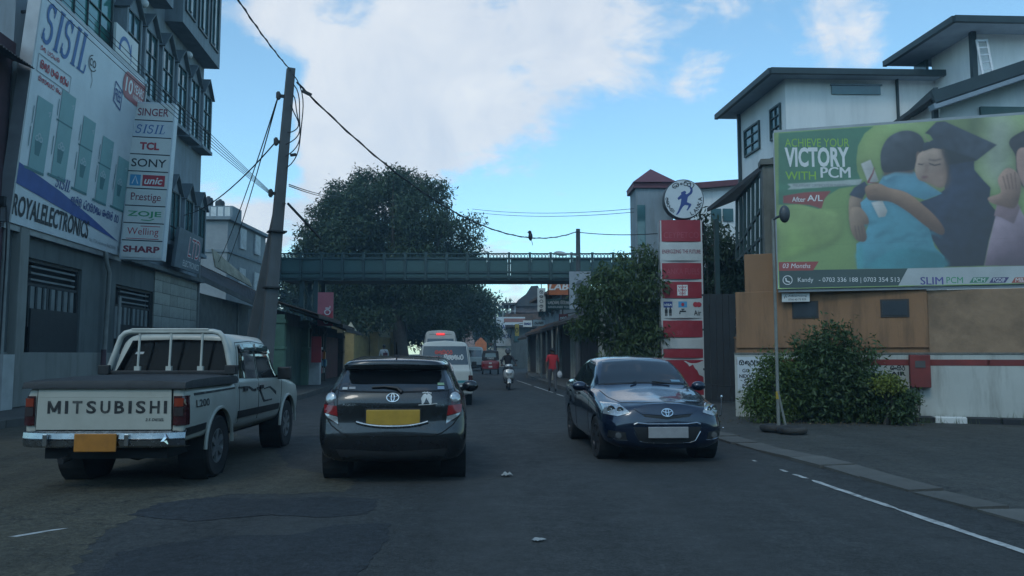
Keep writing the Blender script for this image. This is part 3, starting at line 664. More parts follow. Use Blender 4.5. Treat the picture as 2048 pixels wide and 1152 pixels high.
# ---- set back house with sheet roof, railings and piers, past the shop
hs = thing('set_back_house', 'low dark house with a sagging corrugated porch roof beyond the electronics shop', 'building', (0, 0, 0))
p0, p1 = at(394, 548, 36.5), at(524, 611, 47); q0, q1 = at(398, 512, 38.5) + V((-1.2, 0, .1)), at(540, 596, 49.5)
mb = MB(); corrugated(mb, p0, p1, q0, q1, .22, .03); mb.build('porch_roof', M_SHEET, hs)
mb = MB(); mb.bar(p0 + V((.05, 0, -.14)), p1 + V((.05, 0, -.14)), .05, .22); mb.build('fascia', mat('weathered_fascia', (.10, .10, .095), .9, var=.3, dirt=(.04, .04, .035), damt=.7), hs)
mb = MB(); mb.prism([q0 + V((-.1, 0, .02)), q1 + V((-.1, 0, .02)), q1 + V((-3.2, 1.5, .95)), q0 + V((-3.2, 1.0, .9))], (0, 0, 0), (0, 0, .08)); mb.build('main_roof', M_RUST, hs)
mb = MB(); a, b = at(432, 534, 40.5), at(505, 574, 46.5); mb.prism([a, b, b + V((-.2, 0, .42)), a + V((-.2, 0, .95))], (0, 0, 0), (-.1, .05, 0)); mb.build('gable_board', mat('cream_board', (.32, .29, .22), .9, var=.25, dirt=(.12, .10, .07), damt=.6), hs)
mb = MB(); mb.box((-17.3, 43.5, 2.3), (3.0, 14, 4.3), rz=SLOPE); mb.build('wall', mat('dark_grey_wall', (.10, .105, .10), .9, var=.3), hs)  # dark grey wall colour, varied by noise
for px, yb in ((425, 40.0), (457, 43.5), (495, 46)):
    g = at(px, 700, yb); mb = MB(); mb.tube([(g.x - .6, yb, .1), (g.x - .6, yb, 4.4)], .05, 8); mb.build('porch_post', M_PIPE, hs)
fn = thing('railing_fence', 'spiked iron railing fence on a low wall between old piers', 'fence', (-9.3, 29.8, 0.14), PI / 2 + R(4))
M_PIER = mat('old_pier', (.20, .215, .19), .9, var=.25, bump=.3, dirt=(.06, .065, .055), damt=.7, dscale=2)
mb = MB(); mb.box((4.2, 0, .4), (8.4, .22, .8)); mb.build('low_wall', M_PIER, fn)
for x in (.1, 2.9, 5.4, 8.3):
    mb = MB(); mb.box((x, 0, .95), (.42, .42, 1.9)); mb.box((x, 0, 1.96), (.54, .54, .12)); mb.box((x, 0, 2.08), (.3, .3, .12)); mb.build('pier', M_PIER, fn, bev=.015)
mb = MB(); mb.bar((0, 0, 1.0), (8.3, 0, 1.0), .04); mb.bar((0, 0, 2.1), (8.3, 0, 2.1), .04); mb.build('rail', M_IRON, fn)
mb = MB(); mb.bar((0, 0, .8), (0, 0, 2.35), .028); mb.lathe([(.03, 2.35), (.0, 2.5)], 5); bar_me = mb.mesh('railing'); bar_me.materials.append(mat('railing_paint', (.085, .10, .095), .7))
for i in range(58):
    x = .4 + i * .138
    if min(abs(x - q) for q in (.1, 2.9, 5.4, 8.3)) > .25: obj(bar_me, 'railing', fn, loc=(x, 0, 0))

# ---- the row of small shops by the kerb
M_GREEN = mat('green_shutter_paint', (.035, .085, .065), .7, var=.2, dirt=(.02, .03, .025), damt=.6)
M_GREENP = mat('green_pier_paint', (.11, .20, .14), .8, var=.18, dirt=(.05, .07, .055), damt=.6)
M_REDB = mat('red_boards', (.12, .028, .022), .8, var=.25, dirt=(.04, .015, .012), damt=.6)
M_TIMBER = mat('old_timber', (.06, .045, .035), .9, var=.3)
def shop_unit(name, label, y0, y1, zt, a=-5.7, pier=None, board=None, roofm=M_RUST, ezr=.6, nb=6, ev=1.35, dep=.9):
    x0 = a - .092 * y0; L_ = (y1 - y0) / math.cos(SLOPE)
    t = thing(name, label, 'shop', (x0, y0, .14), RZL)
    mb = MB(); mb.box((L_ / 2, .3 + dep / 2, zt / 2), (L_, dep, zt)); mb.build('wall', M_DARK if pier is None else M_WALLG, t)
    for x in (.18, L_ - .18):
        mb = MB(); mb.box((x, .1, zt / 2 - .1), (.36, .4, zt - .2)); mb.box((x, .1, zt * .52), (.44, .48, .1)); mb.box((x, .1, zt - .45), (.46, .5, .14)); mb.build('pier', pier or M_TIMBER, t, bev=.012)
    w = (L_ - .72) / nb
    for k in range(nb):
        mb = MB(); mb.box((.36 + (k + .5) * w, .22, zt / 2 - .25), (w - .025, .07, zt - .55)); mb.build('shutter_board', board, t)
    mb = MB(); corrugated(mb, (-.3, -ev, zt - ezr * .35), (L_ + .3, -ev, zt - ezr * .35), (-.3, .8, zt + .45), (L_ + .3, .8, zt + .45), .2, .03); mb.build('awning', roofm, t)
    mb = MB(); mb.bar((-.3, -ev, zt - ezr * .35 - .07), (L_ + .3, -ev, zt - ezr * .35 - .07), .04, .12)
    for k in range(4): mb.bar((k * L_ / 3, -ev + .05, zt - ezr * .35 - .06), (k * L_ / 3, .1, zt + .2), .06)
    mb.build('awning_frame', M_TIMBER, t)
    return t
shop_unit('green_shop', 'small shop with dark green shutter boards and pale green piers beside the concrete pole', 28.6, 34.2, 2.95, pier=M_GREENP, board=M_GREEN)
dsp = shop_unit('corner_shop', 'open corner shop under a rusty awning with goods hung at its front', 34.5, 38.6, 2.8, board=M_DARK, nb=3, ev=1.5)
shop_unit('red_shop', 'shop closed with dark red boards beyond the rusty awning', 39.0, 46.5, 2.75, board=M_REDB, roofm=M_SHEET, nb=12, ev=1.1)
cols = [(.35, .03, .03), (.4, .3, .08), (.08, .2, .3), (.35, .35, .33), (.1, .22, .1), (.45, .18, .05)]
for k in range(14):
    x = rnd.uniform(.3, 3.6); z = rnd.choice((.55, .9, 1.25, 1.6)); sz = rnd.uniform(.16, .3)
    p = V((-5.7 - .092 * 34.5, 34.5, .14)) + Matrix.Rotation(RZL, 3, 'Z') @ V((x, -.25 - .05 * (k % 3), z))
    mb = MB(); mb.box((0, 0, 0), (sz, .1, sz * 1.3)); mb.box((0, 0, sz * .7), (sz * .5, .06, .05)); mb.bar((0, 0, sz * .7), (0, 0, sz * .7 + .12), .015)
    o = mb.build('goods_packet', mat('packet_%d' % (k % 6), cols[k % 6], .5), loc=p, rz=RZL, bev=.01); tag(o, '%s packet hung at the corner shop front, %s' % (('red', 'mustard', 'blue', 'white', 'green', 'orange')[k % 6], ('on the lowest row', 'on the second row', 'on the third row', 'on the top row')[(.55, .9, 1.25, 1.6).index(z)] + (' towards the near end' if x < 1.9 else ' towards the far end')), 'packet', 'packets hung at the corner shop')
mb = MB(); mb.box((0, 0, .75), (.45, .5, 1.5)); mb.box((0, -.02, 1.56), (.5, .55, .12)); o = mb.build('drinks_cooler', mat('cooler_white', (.5, .5, .5), .4), loc=(-8.55, 34.4, .14), rz=RZL, bev=.02); tag(o, 'slim white cabinet standing at the kerbside corner of the green shop', 'cabinet')
mb = MB(); mb.box((0, 0, .55), (.4, .04, 1.1)); mb.box((0, .12, .5), (.4, .03, 1.0)); o = mb.build('standing_board', mat('board_red', (.42, .03, .04), .5), loc=(-8.3, 33.6, 1.1), rz=R(8)); tag(o, 'narrow red board on the side of the white cabinet by the green shop', 'sign')
rb = thing('red_banner_sign', 'upright pink and red hanging board over the awnings of the shops on the left', 'sign', at(650, 652, 37.5), R(2))
w_, h_ = .72, 1.6
mb = MB(); mb.box((0, .05, h_ / 2), (w_, .1, h_)); mb.build('panel', mat('faded_pink', (.48, .13, .16), .6, var=.1), rb)
ink(rb, 'lower_panel', 'red', lambda m: m.add([(-w_ / 2, -.004, 0), (w_ / 2, -.004, 0), (w_ / 2, -.004, .72), (-w_ / 2, -.004, .5)], [(0, 1, 2, 3)]))
ink(rb, 'lettering', 'white', lambda m: (stroke(m, arc(.05, .28, .12, .16, 30, 320), .05, -.008), stroke(m, arc(.1, .66, .13, .12, 0, 360), .05, -.008), stroke(m, [(.0, .85), (.22, .85), (.22, .95)], .05, -.008)))
mb = MB(); mb.bar((-.3, .1, -.4), (-.3, .1, h_), .05); mb.bar((-.3, .1, .3), (-1.2, 1.0, .2), .05); mb.build('bracket', M_IRON, rb)
# ---------------------------------------------------------------- right: fuel sign, wall with billboard, white offices
M_ORANGE = mat('orange_plaster', (.29, .155, .080), .9, var=.1, scale=1.2, bump=.12, bscale=25, dirt=(.12, .075, .045), damt=.85, dscale=1.0, streak=True)
M_TAN = mat('peeling_tan_plaster', (.30, .195, .12), .92, var=.2, scale=1.8, bump=.5, bscale=9, dirt=(.13, .085, .055), damt=.75, dscale=1.0)
M_WHITEP = mat('white_wall_paint', (.46, .47, .43), .85, var=.08, scale=1.2, bump=.12, bscale=30, dirt=(.22, .21, .18), damt=.7, dscale=1.1, streak=True)
M_REDP = mat('red_wall_paint', (.20, .035, .03), .8, var=.2, dirt=(.08, .03, .025), damt=.5)
M_CONC = mat('weathered_concrete', (.17, .165, .145), .92, var=.25, scale=2, bump=.35, bscale=25, dirt=(.06, .06, .05), damt=.7, dscale=1.6, streak=True)
WS = V((5.3, 18.7, 0)); RZW = R(-20)
wall = thing('roadside_wall', 'orange and tan roadside wall with white painted base and red stripe', 'wall', WS, RZW)
mb = MB(); mb.box((2.03, .2, 2.18), (4.06, .4, 1.48)); mb.box((.62, .2, 3.34), (.8, .38, .95)); mb.build('orange_wall', M_ORANGE, wall, bev=.012)
mb = MB(); mb.box((7.1, .24, 2.15), (6.08, .4, 1.42)); mb.build('tan_wall', M_TAN, wall, bev=.02)
mb = MB(); mb.box((5.0, .18, .73), (10.1, .42, 1.46)); mb.build('white_base', M_WHITEP, wall, bev=.01)
mb = MB(); mb.box((2.6, -.032, 1.275), (5.2, .008, .13)); mb.box((7.6, -.032, 1.275), (4.9, .008, .13)); mb.build('red_stripe', M_REDP, wall)
mb = MB(); mb.box((5.0, .18, 1.475), (10.12, .46, .035)); mb.build('coping', M_CONC, wall)
mb = MB(); mb.box((2.03, -.02, 1.62), (4.06, .05, .03)); mb.build('ledge', M_ORANGE, wall)
for a, b in ((1.26, 1.83), (3.12, 3.70)):
    mb = MB(); mb.box(((a + b) / 2, -.003, 2.475), (b - a, .03, .40)); wn = mb.build('vent_window', mat('vent_frame', (.055, .05, .045), .8, var=.2), wall)
    mb = MB(); mb.box(((a + b) / 2, -.022, 2.475), (b - a - .08, .012, .32)); mb.build('pane', mat('vent_pane', (.035, .042, .05), .35), wn)
mb = MB(); mb.box((3.84, -.12, 1.09), (.40, .26, .70)); rbx = mb.build('red_cabinet', M_REDP, wall, bev=.012)
mb = MB(); mb.box((3.84, -.256, 1.24), (.20, .012, .15)); mb.build('cabinet_label', mat('label_grey', (.075, .07, .065), .6), rbx)
mb = MB(); mb.tube([(3.82, -.05, .74), (3.83, -.06, .4), (3.80, -.08, .15)], .012, 6)
mb.tube([(3.70 + .11 * math.cos(t * .7), -.12 - .02 * t / 6, .16 + .09 * math.sin(t * .7)) for t in range(19)], .012, 6)
mb.build('air_hose', mat('hose_rubber', (.05, .05, .05), .7), rbx)
# painted lettering on the white base
mb = MB(); mb.box((.42, -.036, 1.0), (.82, .006, .78)); nt_ = mb.build('painted_notice', M_SIGNW, wall)
ink(nt_, 'lettering', 'black', lambda m: (island(m, 'ka na ra pa ta sp la', .05, 1.2, .74, .12, .18, -.042), lettering(m, 'GO', .12, 1.03, .17, .085, -.042, .02), lettering(m, 'NEXW', .05, .90, .33, .085, -.042, .03), lettering(m, 'ST', .15, .79, .14, .08, -.042, .03), lettering(m, 'MI', .12, .68, .15, .08, -.042, .03)))
ink(wall, 'painted_word', 'black', lambda m: (lettering(m, 'AIR', 3.27, .985, .31, .09, -.036, .04), island(m, 'la am ka ra', 3.27, 1.10, .30, .11, .16, -.036)))
# black and white kerb blocks at the wall foot
kbm = thing('painted_kerb', 'black and white kerb blocks along the foot of the white wall', 'kerb', WS, RZW)
for i in range(9):
    mb = MB(); mb.box((3.75 + i * .62, -.22, .055), (.60, .3, .15)); mb.build('kerb_block', M_SIGNC if i == 1 else INK['black'], kbm, bev=.02)

# ---- gate and gate pillar left of the wall
gt = thing('sheet_gate', 'tall dark sheet metal gate between the fuel sign and the orange wall', 'gate', at(1408, 800, 24.0) * 1, R(-8))
gt.location.z = 0
for k in range(6):
    mb = MB(); mb.box((.12 + k * .19, 0, 1.65), (.178, .05, 3.2)); mb.build('sheet', mat('gate_black', (.016, .018, .02), .6, var=.3), gt)
for z in (.1, 1.0, 2.2, 3.25): mb = MB(); mb.bar((0, .05, z), (1.2, .05, z), .06); mb.build('gate_bar', M_IRON, gt)
gp = thing('gate_pillar', 'slim orange gate pillar at the left end of the roadside wall', 'pillar', at(1481, 800, 22.5), R(-8)); gp.location.z = 0
mb = MB(); mb.box((0, 0, .95), (.22, .3, 1.9)); mb.build('shaft', M_ORANGE, gp, bev=.015)
mb = MB(); mb.box((0, 0, 1.92), (.26, .34, .06)); mb.build('cap', M_ORANGE, gp)
mb = MB(); mb.tube([at(1408, 768, 22.2), at(1450, 772, 22.2), at(1484, 774, 22.3)], .015, 5); o = mb.build('gate_rope', M_IRON); tag(o, 'thin rope strung across the dark gate opening', 'rope')

# ---- fuel station totem
FD = 25.5
fx0, fx1 = at(1322, 600, FD).x, at(1408, 600, FD).x; FW = fx1 - fx0
zf = lambda py: at(1365, py, FD).z
tot = thing('fuel_sign', 'tall red and white fuel station totem topped by a round running man sign', 'sign', ((fx0 + fx1) / 2, FD, 0))
mb = MB(); mb.box((0, .22, zf(440) / 2), (FW, .34, zf(440))); mb.build('column', mat('totem_side', (.36, .37, .37), .6, dirt=(.15, .15, .15), damt=.5), tot)
M_TRED = mat('totem_red', (.30, .020, .032), .5, var=.14, scale=2, dirt=(.38, .10, .11), damt=.35, dscale=1.3)
M_TWHITE = mat('totem_white', (.52, .53, .51), .5, var=.06, dirt=(.34, .34, .33), damt=.4)
M_GHOST = mat('ghost_lettering', (.36, .06, .08), .6)
def curved(zb, zt, m, name, parent=tot, bow=.07):
    n = 10; rows = []
    for z in (zb, zt): rows.append([V((-FW / 2 + FW * i / n, .05 - bow * (1 - (2 * i / n - 1) ** 2), z)) for i in range(n + 1)])
    mb = MB(); mb.grid(rows)
    for r_ in rows: mb.grid([r_, [V((p.x, .08, p.z)) for p in r_]])
    return mb.build(name, m, parent, smooth=40)
fy = lambda x, bow=.07: .05 - bow * (1 - (2 * x / FW) ** 2) - .004
def on_totem(p): return V((p.x, fy(p.x) + p.y, p.z))
pan = []
for y1, y0, m in ((440, 483, M_TRED), (485, 521, M_TWHITE), (526, 558, M_TRED), (563.5, 596, M_TRED), (598, 636, M_TWHITE), (641, 674.5, M_TRED), (676, 697, M_TWHITE), (698, 715.5, M_TRED), (720, 790, M_TRED)):
    pan.append(curved(zf(y0), zf(y1), m, 'sign_panel'))
mb = MB(); mb.box((0, .1, (zf(440) + 0) / 2), (FW * .985, .12, zf(440) - .02)); mb.build('panel_gap', M_TWHITE, tot)
def onpan(i, col, fn, name='lettering'):
    mb = MB(); fn(mb); return mb.build(name, INK[col] if isinstance(col, str) else col, pan[i], recalc=False)
L_ = -FW / 2
onpan(0, M_GHOST, lambda m: lettering(m, 'CEYPETCO', L_ + .12, zf(476), FW - .24, .2, 0, .01, 0, on_totem))
onpan(1, 'maroon', lambda m: lettering(m, 'ENERGIZING THE FUTURE', L_ + .07, zf(507), FW - .14, .13, 0, .015, 0, on_totem))
onpan(2, M_GHOST, lambda m: lettering(m, 'LANKA FUELS', L_ + .12, zf(549), FW - .24, .2, 0, .01, 0, on_totem))
onpan(3, 'white', lambda m: m.add([on_totem(V((x, 0, z))) for x, z in ((-.17, zf(591)), (.17, zf(591)), (.17, zf(570)), (-.17, zf(570)))], [(0, 1, 2, 3)]), 'badge')
onpan(3, 'red', lambda m: (lettering(m, 'LITRO', -.13, zf(583), .26, .08, -.004, .02, 0, on_totem), lettering(m, 'GAS', -.10, zf(589), .2, .07, -.004, .02, 0, on_totem), [stroke(m, [(x, zf(576)), (x * 1.35, zf(572))], .025, -.004, on_totem) for x in (-.09, -.04, 0, .04, .09)]))
def card(x, c1, c2, z0, z1):
    onpan(4, c1, lambda m: m.add([on_totem(V(p)) for p in ((x - .14, 0, z0), (x + .14, 0, z0), (x + .14, 0, z1), (x - .14, 0, z1))], [(0, 1, 2, 3)]), 'card_logo')
za, zb = zf(615), zf(603)
card(-.47, 'navy', None, za, zb); card(0, 'sky', None, za, zb)
onpan(4, 'white', lambda m: lettering(m, 'VISA', -.59, zf(612), .24, .075, -.004, .02, .2, on_totem))
onpan(4, 'red', lambda m: (m.add([on_totem(V((.0 + .05 * math.cos(t), -.004, (za + zb) / 2 + .06 * math.sin(t)))) for t in [i * PI / 6 for i in range(12)]], [tuple(range(12))]), m.add([on_totem(V((.42 + .09 * math.cos(t), -.004, (za + zb) / 2 + .085 * math.sin(t)))) for t in [i * PI / 6 for i in range(12)]], [tuple(range(12))]), m.add([on_totem(V((.53 + .09 * math.cos(t), -.005, (za + zb) / 2 + .085 * math.sin(t)))) for t in [i * PI / 6 for i in range(12)]], [tuple(range(12))])), 'card_logo')
def icons(m):
    z0 = zf(632)
    for x in (-.53, -.40):
        stroke(m, [(x, z0 + .1), (x, z0 + .22)], .09, -.004, on_totem); stroke(m, [(x - .02, z0), (x - .02, z0 + .1)], .03, -.004, on_totem); stroke(m, [(x + .02, z0), (x + .02, z0 + .1)], .03, -.004, on_totem)
        m.add([on_totem(V((x + .028 * math.cos(t), -.004, z0 + .25 + .028 * math.sin(t)))) for t in [i * PI / 4 for i in range(8)]], [tuple(range(8))])
    stroke(m, [(-.1, z0 + .06), (-.09, z0 + .15), (.1, z0 + .15)], .05, -.004, on_totem); stroke(m, [(0, z0 + .15), (0, z0 + .22)], .03, -.004, on_totem); stroke(m, [(-.05, z0 + .22), (.05, z0 + .22)], .03, -.004, on_totem)
    lettering(m, 'Air', .36, z0 + .02, .24, .17, -.004, .01, 0, on_totem)
onpan(4, 'black', icons, 'pictogram')
onpan(8, M_TWHITE, lambda m: m.add([on_totem(V((x, -.002, z))) for x, z in ((-.0, zf(722)), (FW / 2 - .02, zf(722)), (FW / 2 - .02, zf(757)), (FW / 2 - .1, zf(752)), (FW / 2 - .2, zf(750)), (FW / 2 - .26, zf(741)), (FW / 2 - .33, zf(737)), (FW / 2 - .40, zf(729)), (FW / 2 - .52, zf(733)), (FW / 2 - .58, zf(727)))], [tuple(range(10))]), 'peeled_patch')
onpan(5, M_GHOST, lambda m: lettering(m, '30', -.22, zf(670), .2, .14, 0, 0, 0, on_totem))
dc = at(1368, 398, FD - .05); rr = 41 / FPX * FD
Md = Matrix.Translation((dc.x - (fx0 + fx1) / 2, .10, dc.z)) @ Matrix.Rotation(PI / 2, 4, 'X')
mb = MB(); mb.lathe([(rr, -.18), (rr, .10), (rr * .97, .125), (rr * .95, .125), (0, .125)], 40, Md); dsk = mb.build('round_sign', mat('disc_rim', (.045, .05, .055), .5), tot, smooth=40)
mb = MB(); mb.lathe([(rr * .95, .1265), (rr * .95, .129), (0, .129)], 40, Md); mb.build('sign_face', mat('disc_face', (.56, .59, .60), .5, var=.05), dsk)
def D2(p): return V((dc.x - (fx0 + fx1) / 2 + p.x, .10 - .134 + p.y, dc.z + p.z))
q = rr / 41.0  # one picture pixel on the disc
man = [(-3, 15), (1, 17), (4, 16), (5, 13), (3, 11), (6, 10), (9, 12), (12, 14), (14, 19), (12, 24), (9, 29), (14, 26), (18, 22), (18, 15), (16, 11), (11, 7), (8, 4), (7, -2), (6, -6), (10, -8), (15, -10), (14, -14), (9, -21), (6, -24), (5, -22), (8, -17), (9, -13), (2, -12), (-2, -15), (-6, -21), (-10, -28), (-14, -32), (-17, -32), (-13, -26), (-10, -19), (-7, -11), (-6, -5), (-5, 1), (-8, 0), (-11, -2), (-13, 2), (-9, 6), (-5, 10), (-6, 13)]
ink(dsk, 'running_man', INK['navy'], lambda m: m.add([D2(V((x * q, 0, z * q))) for x, z in man], [tuple(range(len(man)))]))
def disc_text(m):
    for k, ch in enumerate('LANKA'):
        t = R(-62 + k * 15.5); cx, cz = rr * .80 * math.cos(t), rr * .80 * math.sin(t); ro = t + PI / 2 - R(0)
        vs, fs, x0, x1, y0, y1 = text_geo(ch, .015, 0)
        sc = 8.5 * q / (y1 - y0); c_, s_ = math.cos(ro), math.sin(ro)
        m.add([D2(V((cx + ((a - (x0 + x1) / 2) * c_ - (b - (y0 + y1) / 2) * s_) * sc, 0, cz + ((a - (x0 + x1) / 2) * s_ + (b - (y0 + y1) / 2) * c_) * sc))) for a, b in vs], fs)
    def around(p):  # the curved island word along the top
        t = PI / 2 - p.x / (rr * .74); r_ = rr * .66 + p.z; return D2(V((r_ * math.cos(t), 0, r_ * math.sin(t))))
    island(m, 'la am ka aa', -.38, 0, .76, 11 * q, .14, 0, around)
    def left(p):
        t = PI + R(10) - p.x / (rr * .74) + .25; r_ = rr * .92 - p.z; t = PI - .05 + p.x / (rr * .8); r_ = rr * .9 - p.z
        return D2(V((r_ * math.cos(t), 0, r_ * math.sin(t))))
    island(m, 'va la pa am ka aa', -.02, 0, .55, 7 * q, .17, 0, left)
ink(dsk, 'lettering', 'black', disc_text)

# ---- billboard on the wall
BL = at(1557, 578, 18.05); BR_ = at(2048, 577, 16.7)
BWd = 7.4; BHt = at(1557, 265, 18.05).z - BL.z
RZB = math.atan2(BR_.y - BL.y, BR_.x - BL.x)
bil = thing('college_billboard', 'large green billboard of a graduate hugging a man in a pale blue shirt', 'sign', (BL.x, BL.y, BL.z), RZB)
mb = MB(); mb.box((BWd / 2, .07, BHt / 2), (BWd, .1, BHt)); mb.build('panel', mat('poster_green', (.23, .36, .12), .55, var=.25, scale=.55), bil)
mb = MB()
for a, b in (((0, 0), (BWd, 0)), ((0, BHt), (BWd, BHt)), ((0, 0), (0, BHt)), ((BWd, 0), (BWd, BHt))): mb.bar((a[0], .09, a[1]), (b[0], .09, b[1]), .05, .14)
mb.build('border', M_METAL, bil)
mb = MB()
for x in (.5, 2.2, 3.9, 5.6, 7.1): mb.bar((x, .12, .1), (x, .12, BHt - .1), .06); mb.bar((x, .12, BHt - .4), (x, .9, BHt - .9), .05)
mb.build('frame_support', M_METAL, bil)
_c, _s = math.cos(-RZB), math.sin(-RZB)
def bp(cx, cy):
    """picture point of the enlarged view of the poster -> (x, z) on the board"""
    d = ray(1540 + cx * 508 / 1540, 220 + cy * 380 / 1152); n = V((math.sin(RZB), -math.cos(RZB), 0)); o = V((0, 0, CAM_H))
    t = (bil.location - o).dot(n) / d.dot(n); p = o + d * t - bil.location
    return (p.x * _c - p.y * _s, p.z)
_lay = [0]
FADE = lambda c: tuple(q * .80 + .045 for q in c)
def outline(pts, smooth):
    P = [bp(*p) for p in pts]
    if smooth:
        n = len(P); Q = []
        for i in range(n):
            p0, p1, p2, p3 = P[i - 1], P[i], P[(i + 1) % n], P[(i + 2) % n]
            for k in range(5):
                t = k / 5; f = lambda a, b, c, d: .5 * (2 * b + (c - a) * t + (2 * a - 5 * b + 4 * c - d) * t * t + (3 * b - a - 3 * c + d) * t ** 3)
                Q.append((f(p0[0], p1[0], p2[0], p3[0]), f(p0[1], p1[1], p2[1], p3[1])))
        P = Q
    return [(min(max(x, .02), BWd - .02), min(max(z, .02), BHt - .02)) for x, z in P]
def poster_mesh(name, col, pts, smooth=0, var=.12):
    """a flat printed shape laid on the poster"""
    _lay[0] += 1; y = .0185 - .0004 * _lay[0]; P = outline(pts, smooth)
    mb = MB(); mb.add([(x, y, z) for x, z in P], [tuple(range(len(P)))])
    return mb.build(name, mat('print_%d' % _lay[0], FADE(col), .55, var=var, scale=1.2), bil, recalc=False)
# the printed picture itself is rasterised from outlines into one sheet: soft edges, rounded printed shading, grain
import numpy as np
PPM = 150; IW, IH = int(BWd * PPM), int(BHt * PPM); PR = np.random.default_rng(3)
def blur(a, r):
    r = int(max(1, r))
    for _ in range(3):
        for ax in (0, 1):
            p = np.pad(a, [(r + 1, r) if k == ax else (0, 0) for k in (0, 1)], mode='edge'); c = np.cumsum(p, ax); n = a.shape[ax]
            a = (np.take(c, np.arange(2 * r + 1, 2 * r + 1 + n), ax) - np.take(c, np.arange(0, n), ax)) / (2 * r + 1)
    return a
def grain(r): a = blur(PR.normal(size=(IH, IW)), r); return a / a.std()
LOW, MID, FINE = grain(26), grain(6), grain(1)
IMG = np.empty((IH, IW, 3)); IMG[:] = (.25, .38, .11); IMG *= (1 + .10 * LOW)[..., None]
YY, XX = np.mgrid[0:IH, 0:IW]; XC, ZC = (XX + .5) / PPM, (YY + .5) / PPM
SOFT = dict(soft_light=22, pale_blur=20, tree_blur=16, pale_green=8, ribbon=1, green_panel=1, red_flash=1, shirt_fold=4, shirt_shade=9, gown_fold=7, finger_line=1, eye=1, brow=2, nose_shade=4, mouth=2, cheek=8, hairline=3, finger=1, tassel=1, neck=3, collar=2)
FLAT = {'soft_light', 'pale_blur', 'tree_blur', 'ribbon', 'green_panel', 'red_flash', 'eye', 'brow', 'mouth', 'finger_line', 'finger', 'nose_shade', 'shirt_fold', 'gown_fold', 'shirt_shade', 'cheek', 'tie_ribbon'}
def poster(name, col, pts, smooth=0, var=.12, g=None):
    global IMG
    if name == 'sheet_seam': return
    P = outline(pts, smooth); m = np.zeros((IH, IW), bool)
    for (x0, z0), (x1, z1) in zip(P, P[1:] + P[:1]):
        if abs(z1 - z0) < 1e-9: continue
        a, b = sorted((z0, z1)); r0, r1 = max(0, int(math.ceil(a * PPM - .5))), min(IH, int(math.ceil(b * PPM - .5)))
        if r1 <= r0: continue
        zz = (np.arange(r0, r1) + .5) / PPM; xs = x0 + (zz - z0) * (x1 - x0) / (z1 - z0); m[r0:r1] ^= XC[r0:r1] > xs[:, None]
    m = m.astype(float); a = blur(m, SOFT.get(name, 1)); ca = np.array(col, float)
    if g:
        p, q = bp(*g[1]), bp(*g[2]); d = np.array([q[0] - p[0], q[1] - p[1]]); t = np.clip(((XC - p[0]) * d[0] + (ZC - p[1]) * d[1]) / (d @ d) + .10 * LOW, 0, 1); t = (t * t * (3 - 2 * t))[..., None]; c = ca * (1 - t) + np.array(g[0]) * t
    else: c = np.broadcast_to(ca, IMG.shape)
    c = c * (1 + var * .5 * LOW + .035 * MID)[..., None]
    if name in ('hair', 'gown', 'cap', 'dark_sleeve'): c = c * (1 + .10 * MID)[..., None]
    if name not in FLAT:
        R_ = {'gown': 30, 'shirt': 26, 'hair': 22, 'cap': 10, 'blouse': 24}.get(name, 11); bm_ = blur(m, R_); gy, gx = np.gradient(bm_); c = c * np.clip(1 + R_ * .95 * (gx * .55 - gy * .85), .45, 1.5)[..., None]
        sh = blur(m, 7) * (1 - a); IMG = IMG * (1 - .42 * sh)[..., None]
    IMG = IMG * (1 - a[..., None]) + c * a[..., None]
def bake_print():
    I = IMG * (1 + .02 * FINE)[..., None]
    for z in (.27, .5, .73): I[int(z * IH) - 1:int(z * IH) + 1] *= .88
    wr = np.sin(XC * 1.7 + .5 * LOW) * .03 + .02 * np.sin(ZC * 9 + LOW); I = np.clip(I * (1 + wr)[..., None] * .74 + .075, 0, 1)
    im = bpy.data.images.new('poster_print', IW, IH, float_buffer=True); im.colorspace_settings.name = 'Non-Color'
    im.pixels.foreach_set(np.dstack([I, np.ones((IH, IW))]).astype(np.float32).ravel()); im.update(); im.pack()
    mb = MB(); mb.add([(0, .0186, 0), (BWd, .0186, 0), (BWd, .0186, BHt), (0, .0186, BHt)], [(0, 1, 2, 3)]); o = mb.build('printed_picture', None, bil, recalc=False)
    uv = o.data.uv_layers.new(name='uv'); 
    for l, c in zip(uv.data, ((0, 0), (1, 0), (1, 1), (0, 1))): l.uv = c
    m = bpy.data.materials.new('poster_print'); m.use_nodes = True; nt = m.node_tree; t = nt.nodes.new('ShaderNodeTexImage'); t.image = im; p = nt.nodes['Principled BSDF']; p.inputs['Roughness'].default_value = .55; nt.links.new(t.outputs['Color'], p.inputs['Base Color']); o.data.materials.append(m)
G_ = srgb
poster('soft_light', (.34, .42, .17), [(1000, 60), (1560, 30), (1760, 20), (1760, 500), (1300, 500), (1180, 300)], 0, .35)
poster('soft_light', (.45, .48, .36), [(1330, 45), (1470, 40), (1450, 200), (1430, 420), (1330, 420), (1310, 200)], 1, .3)
poster('soft_light', (.36, .46, .15), [(540, 250), (600, 130), (700, 100), (760, 130), (690, 220), (660, 340), (560, 420), (520, 330)], 1, .3)
poster('pale_green', (.33, .45, .14), [(50, 575), (180, 570), (330, 600), (430, 640), (420, 780), (250, 860), (50, 900)], 1, .3, ((.27, .40, .10), (240, 600), (240, 900)))
poster('green_panel', (.05, .21, .11), [(52, 138), (630, 92), (575, 140), (535, 215), (524, 300), (530, 370), (555, 430), (548, 455), (420, 475), (345, 520), (315, 560), (300, 600), (180, 570), (52, 575)])
poster('ribbon', (.50, .55, .50), [(104, 448), (560, 418), (548, 452), (104, 482), (128, 465)])
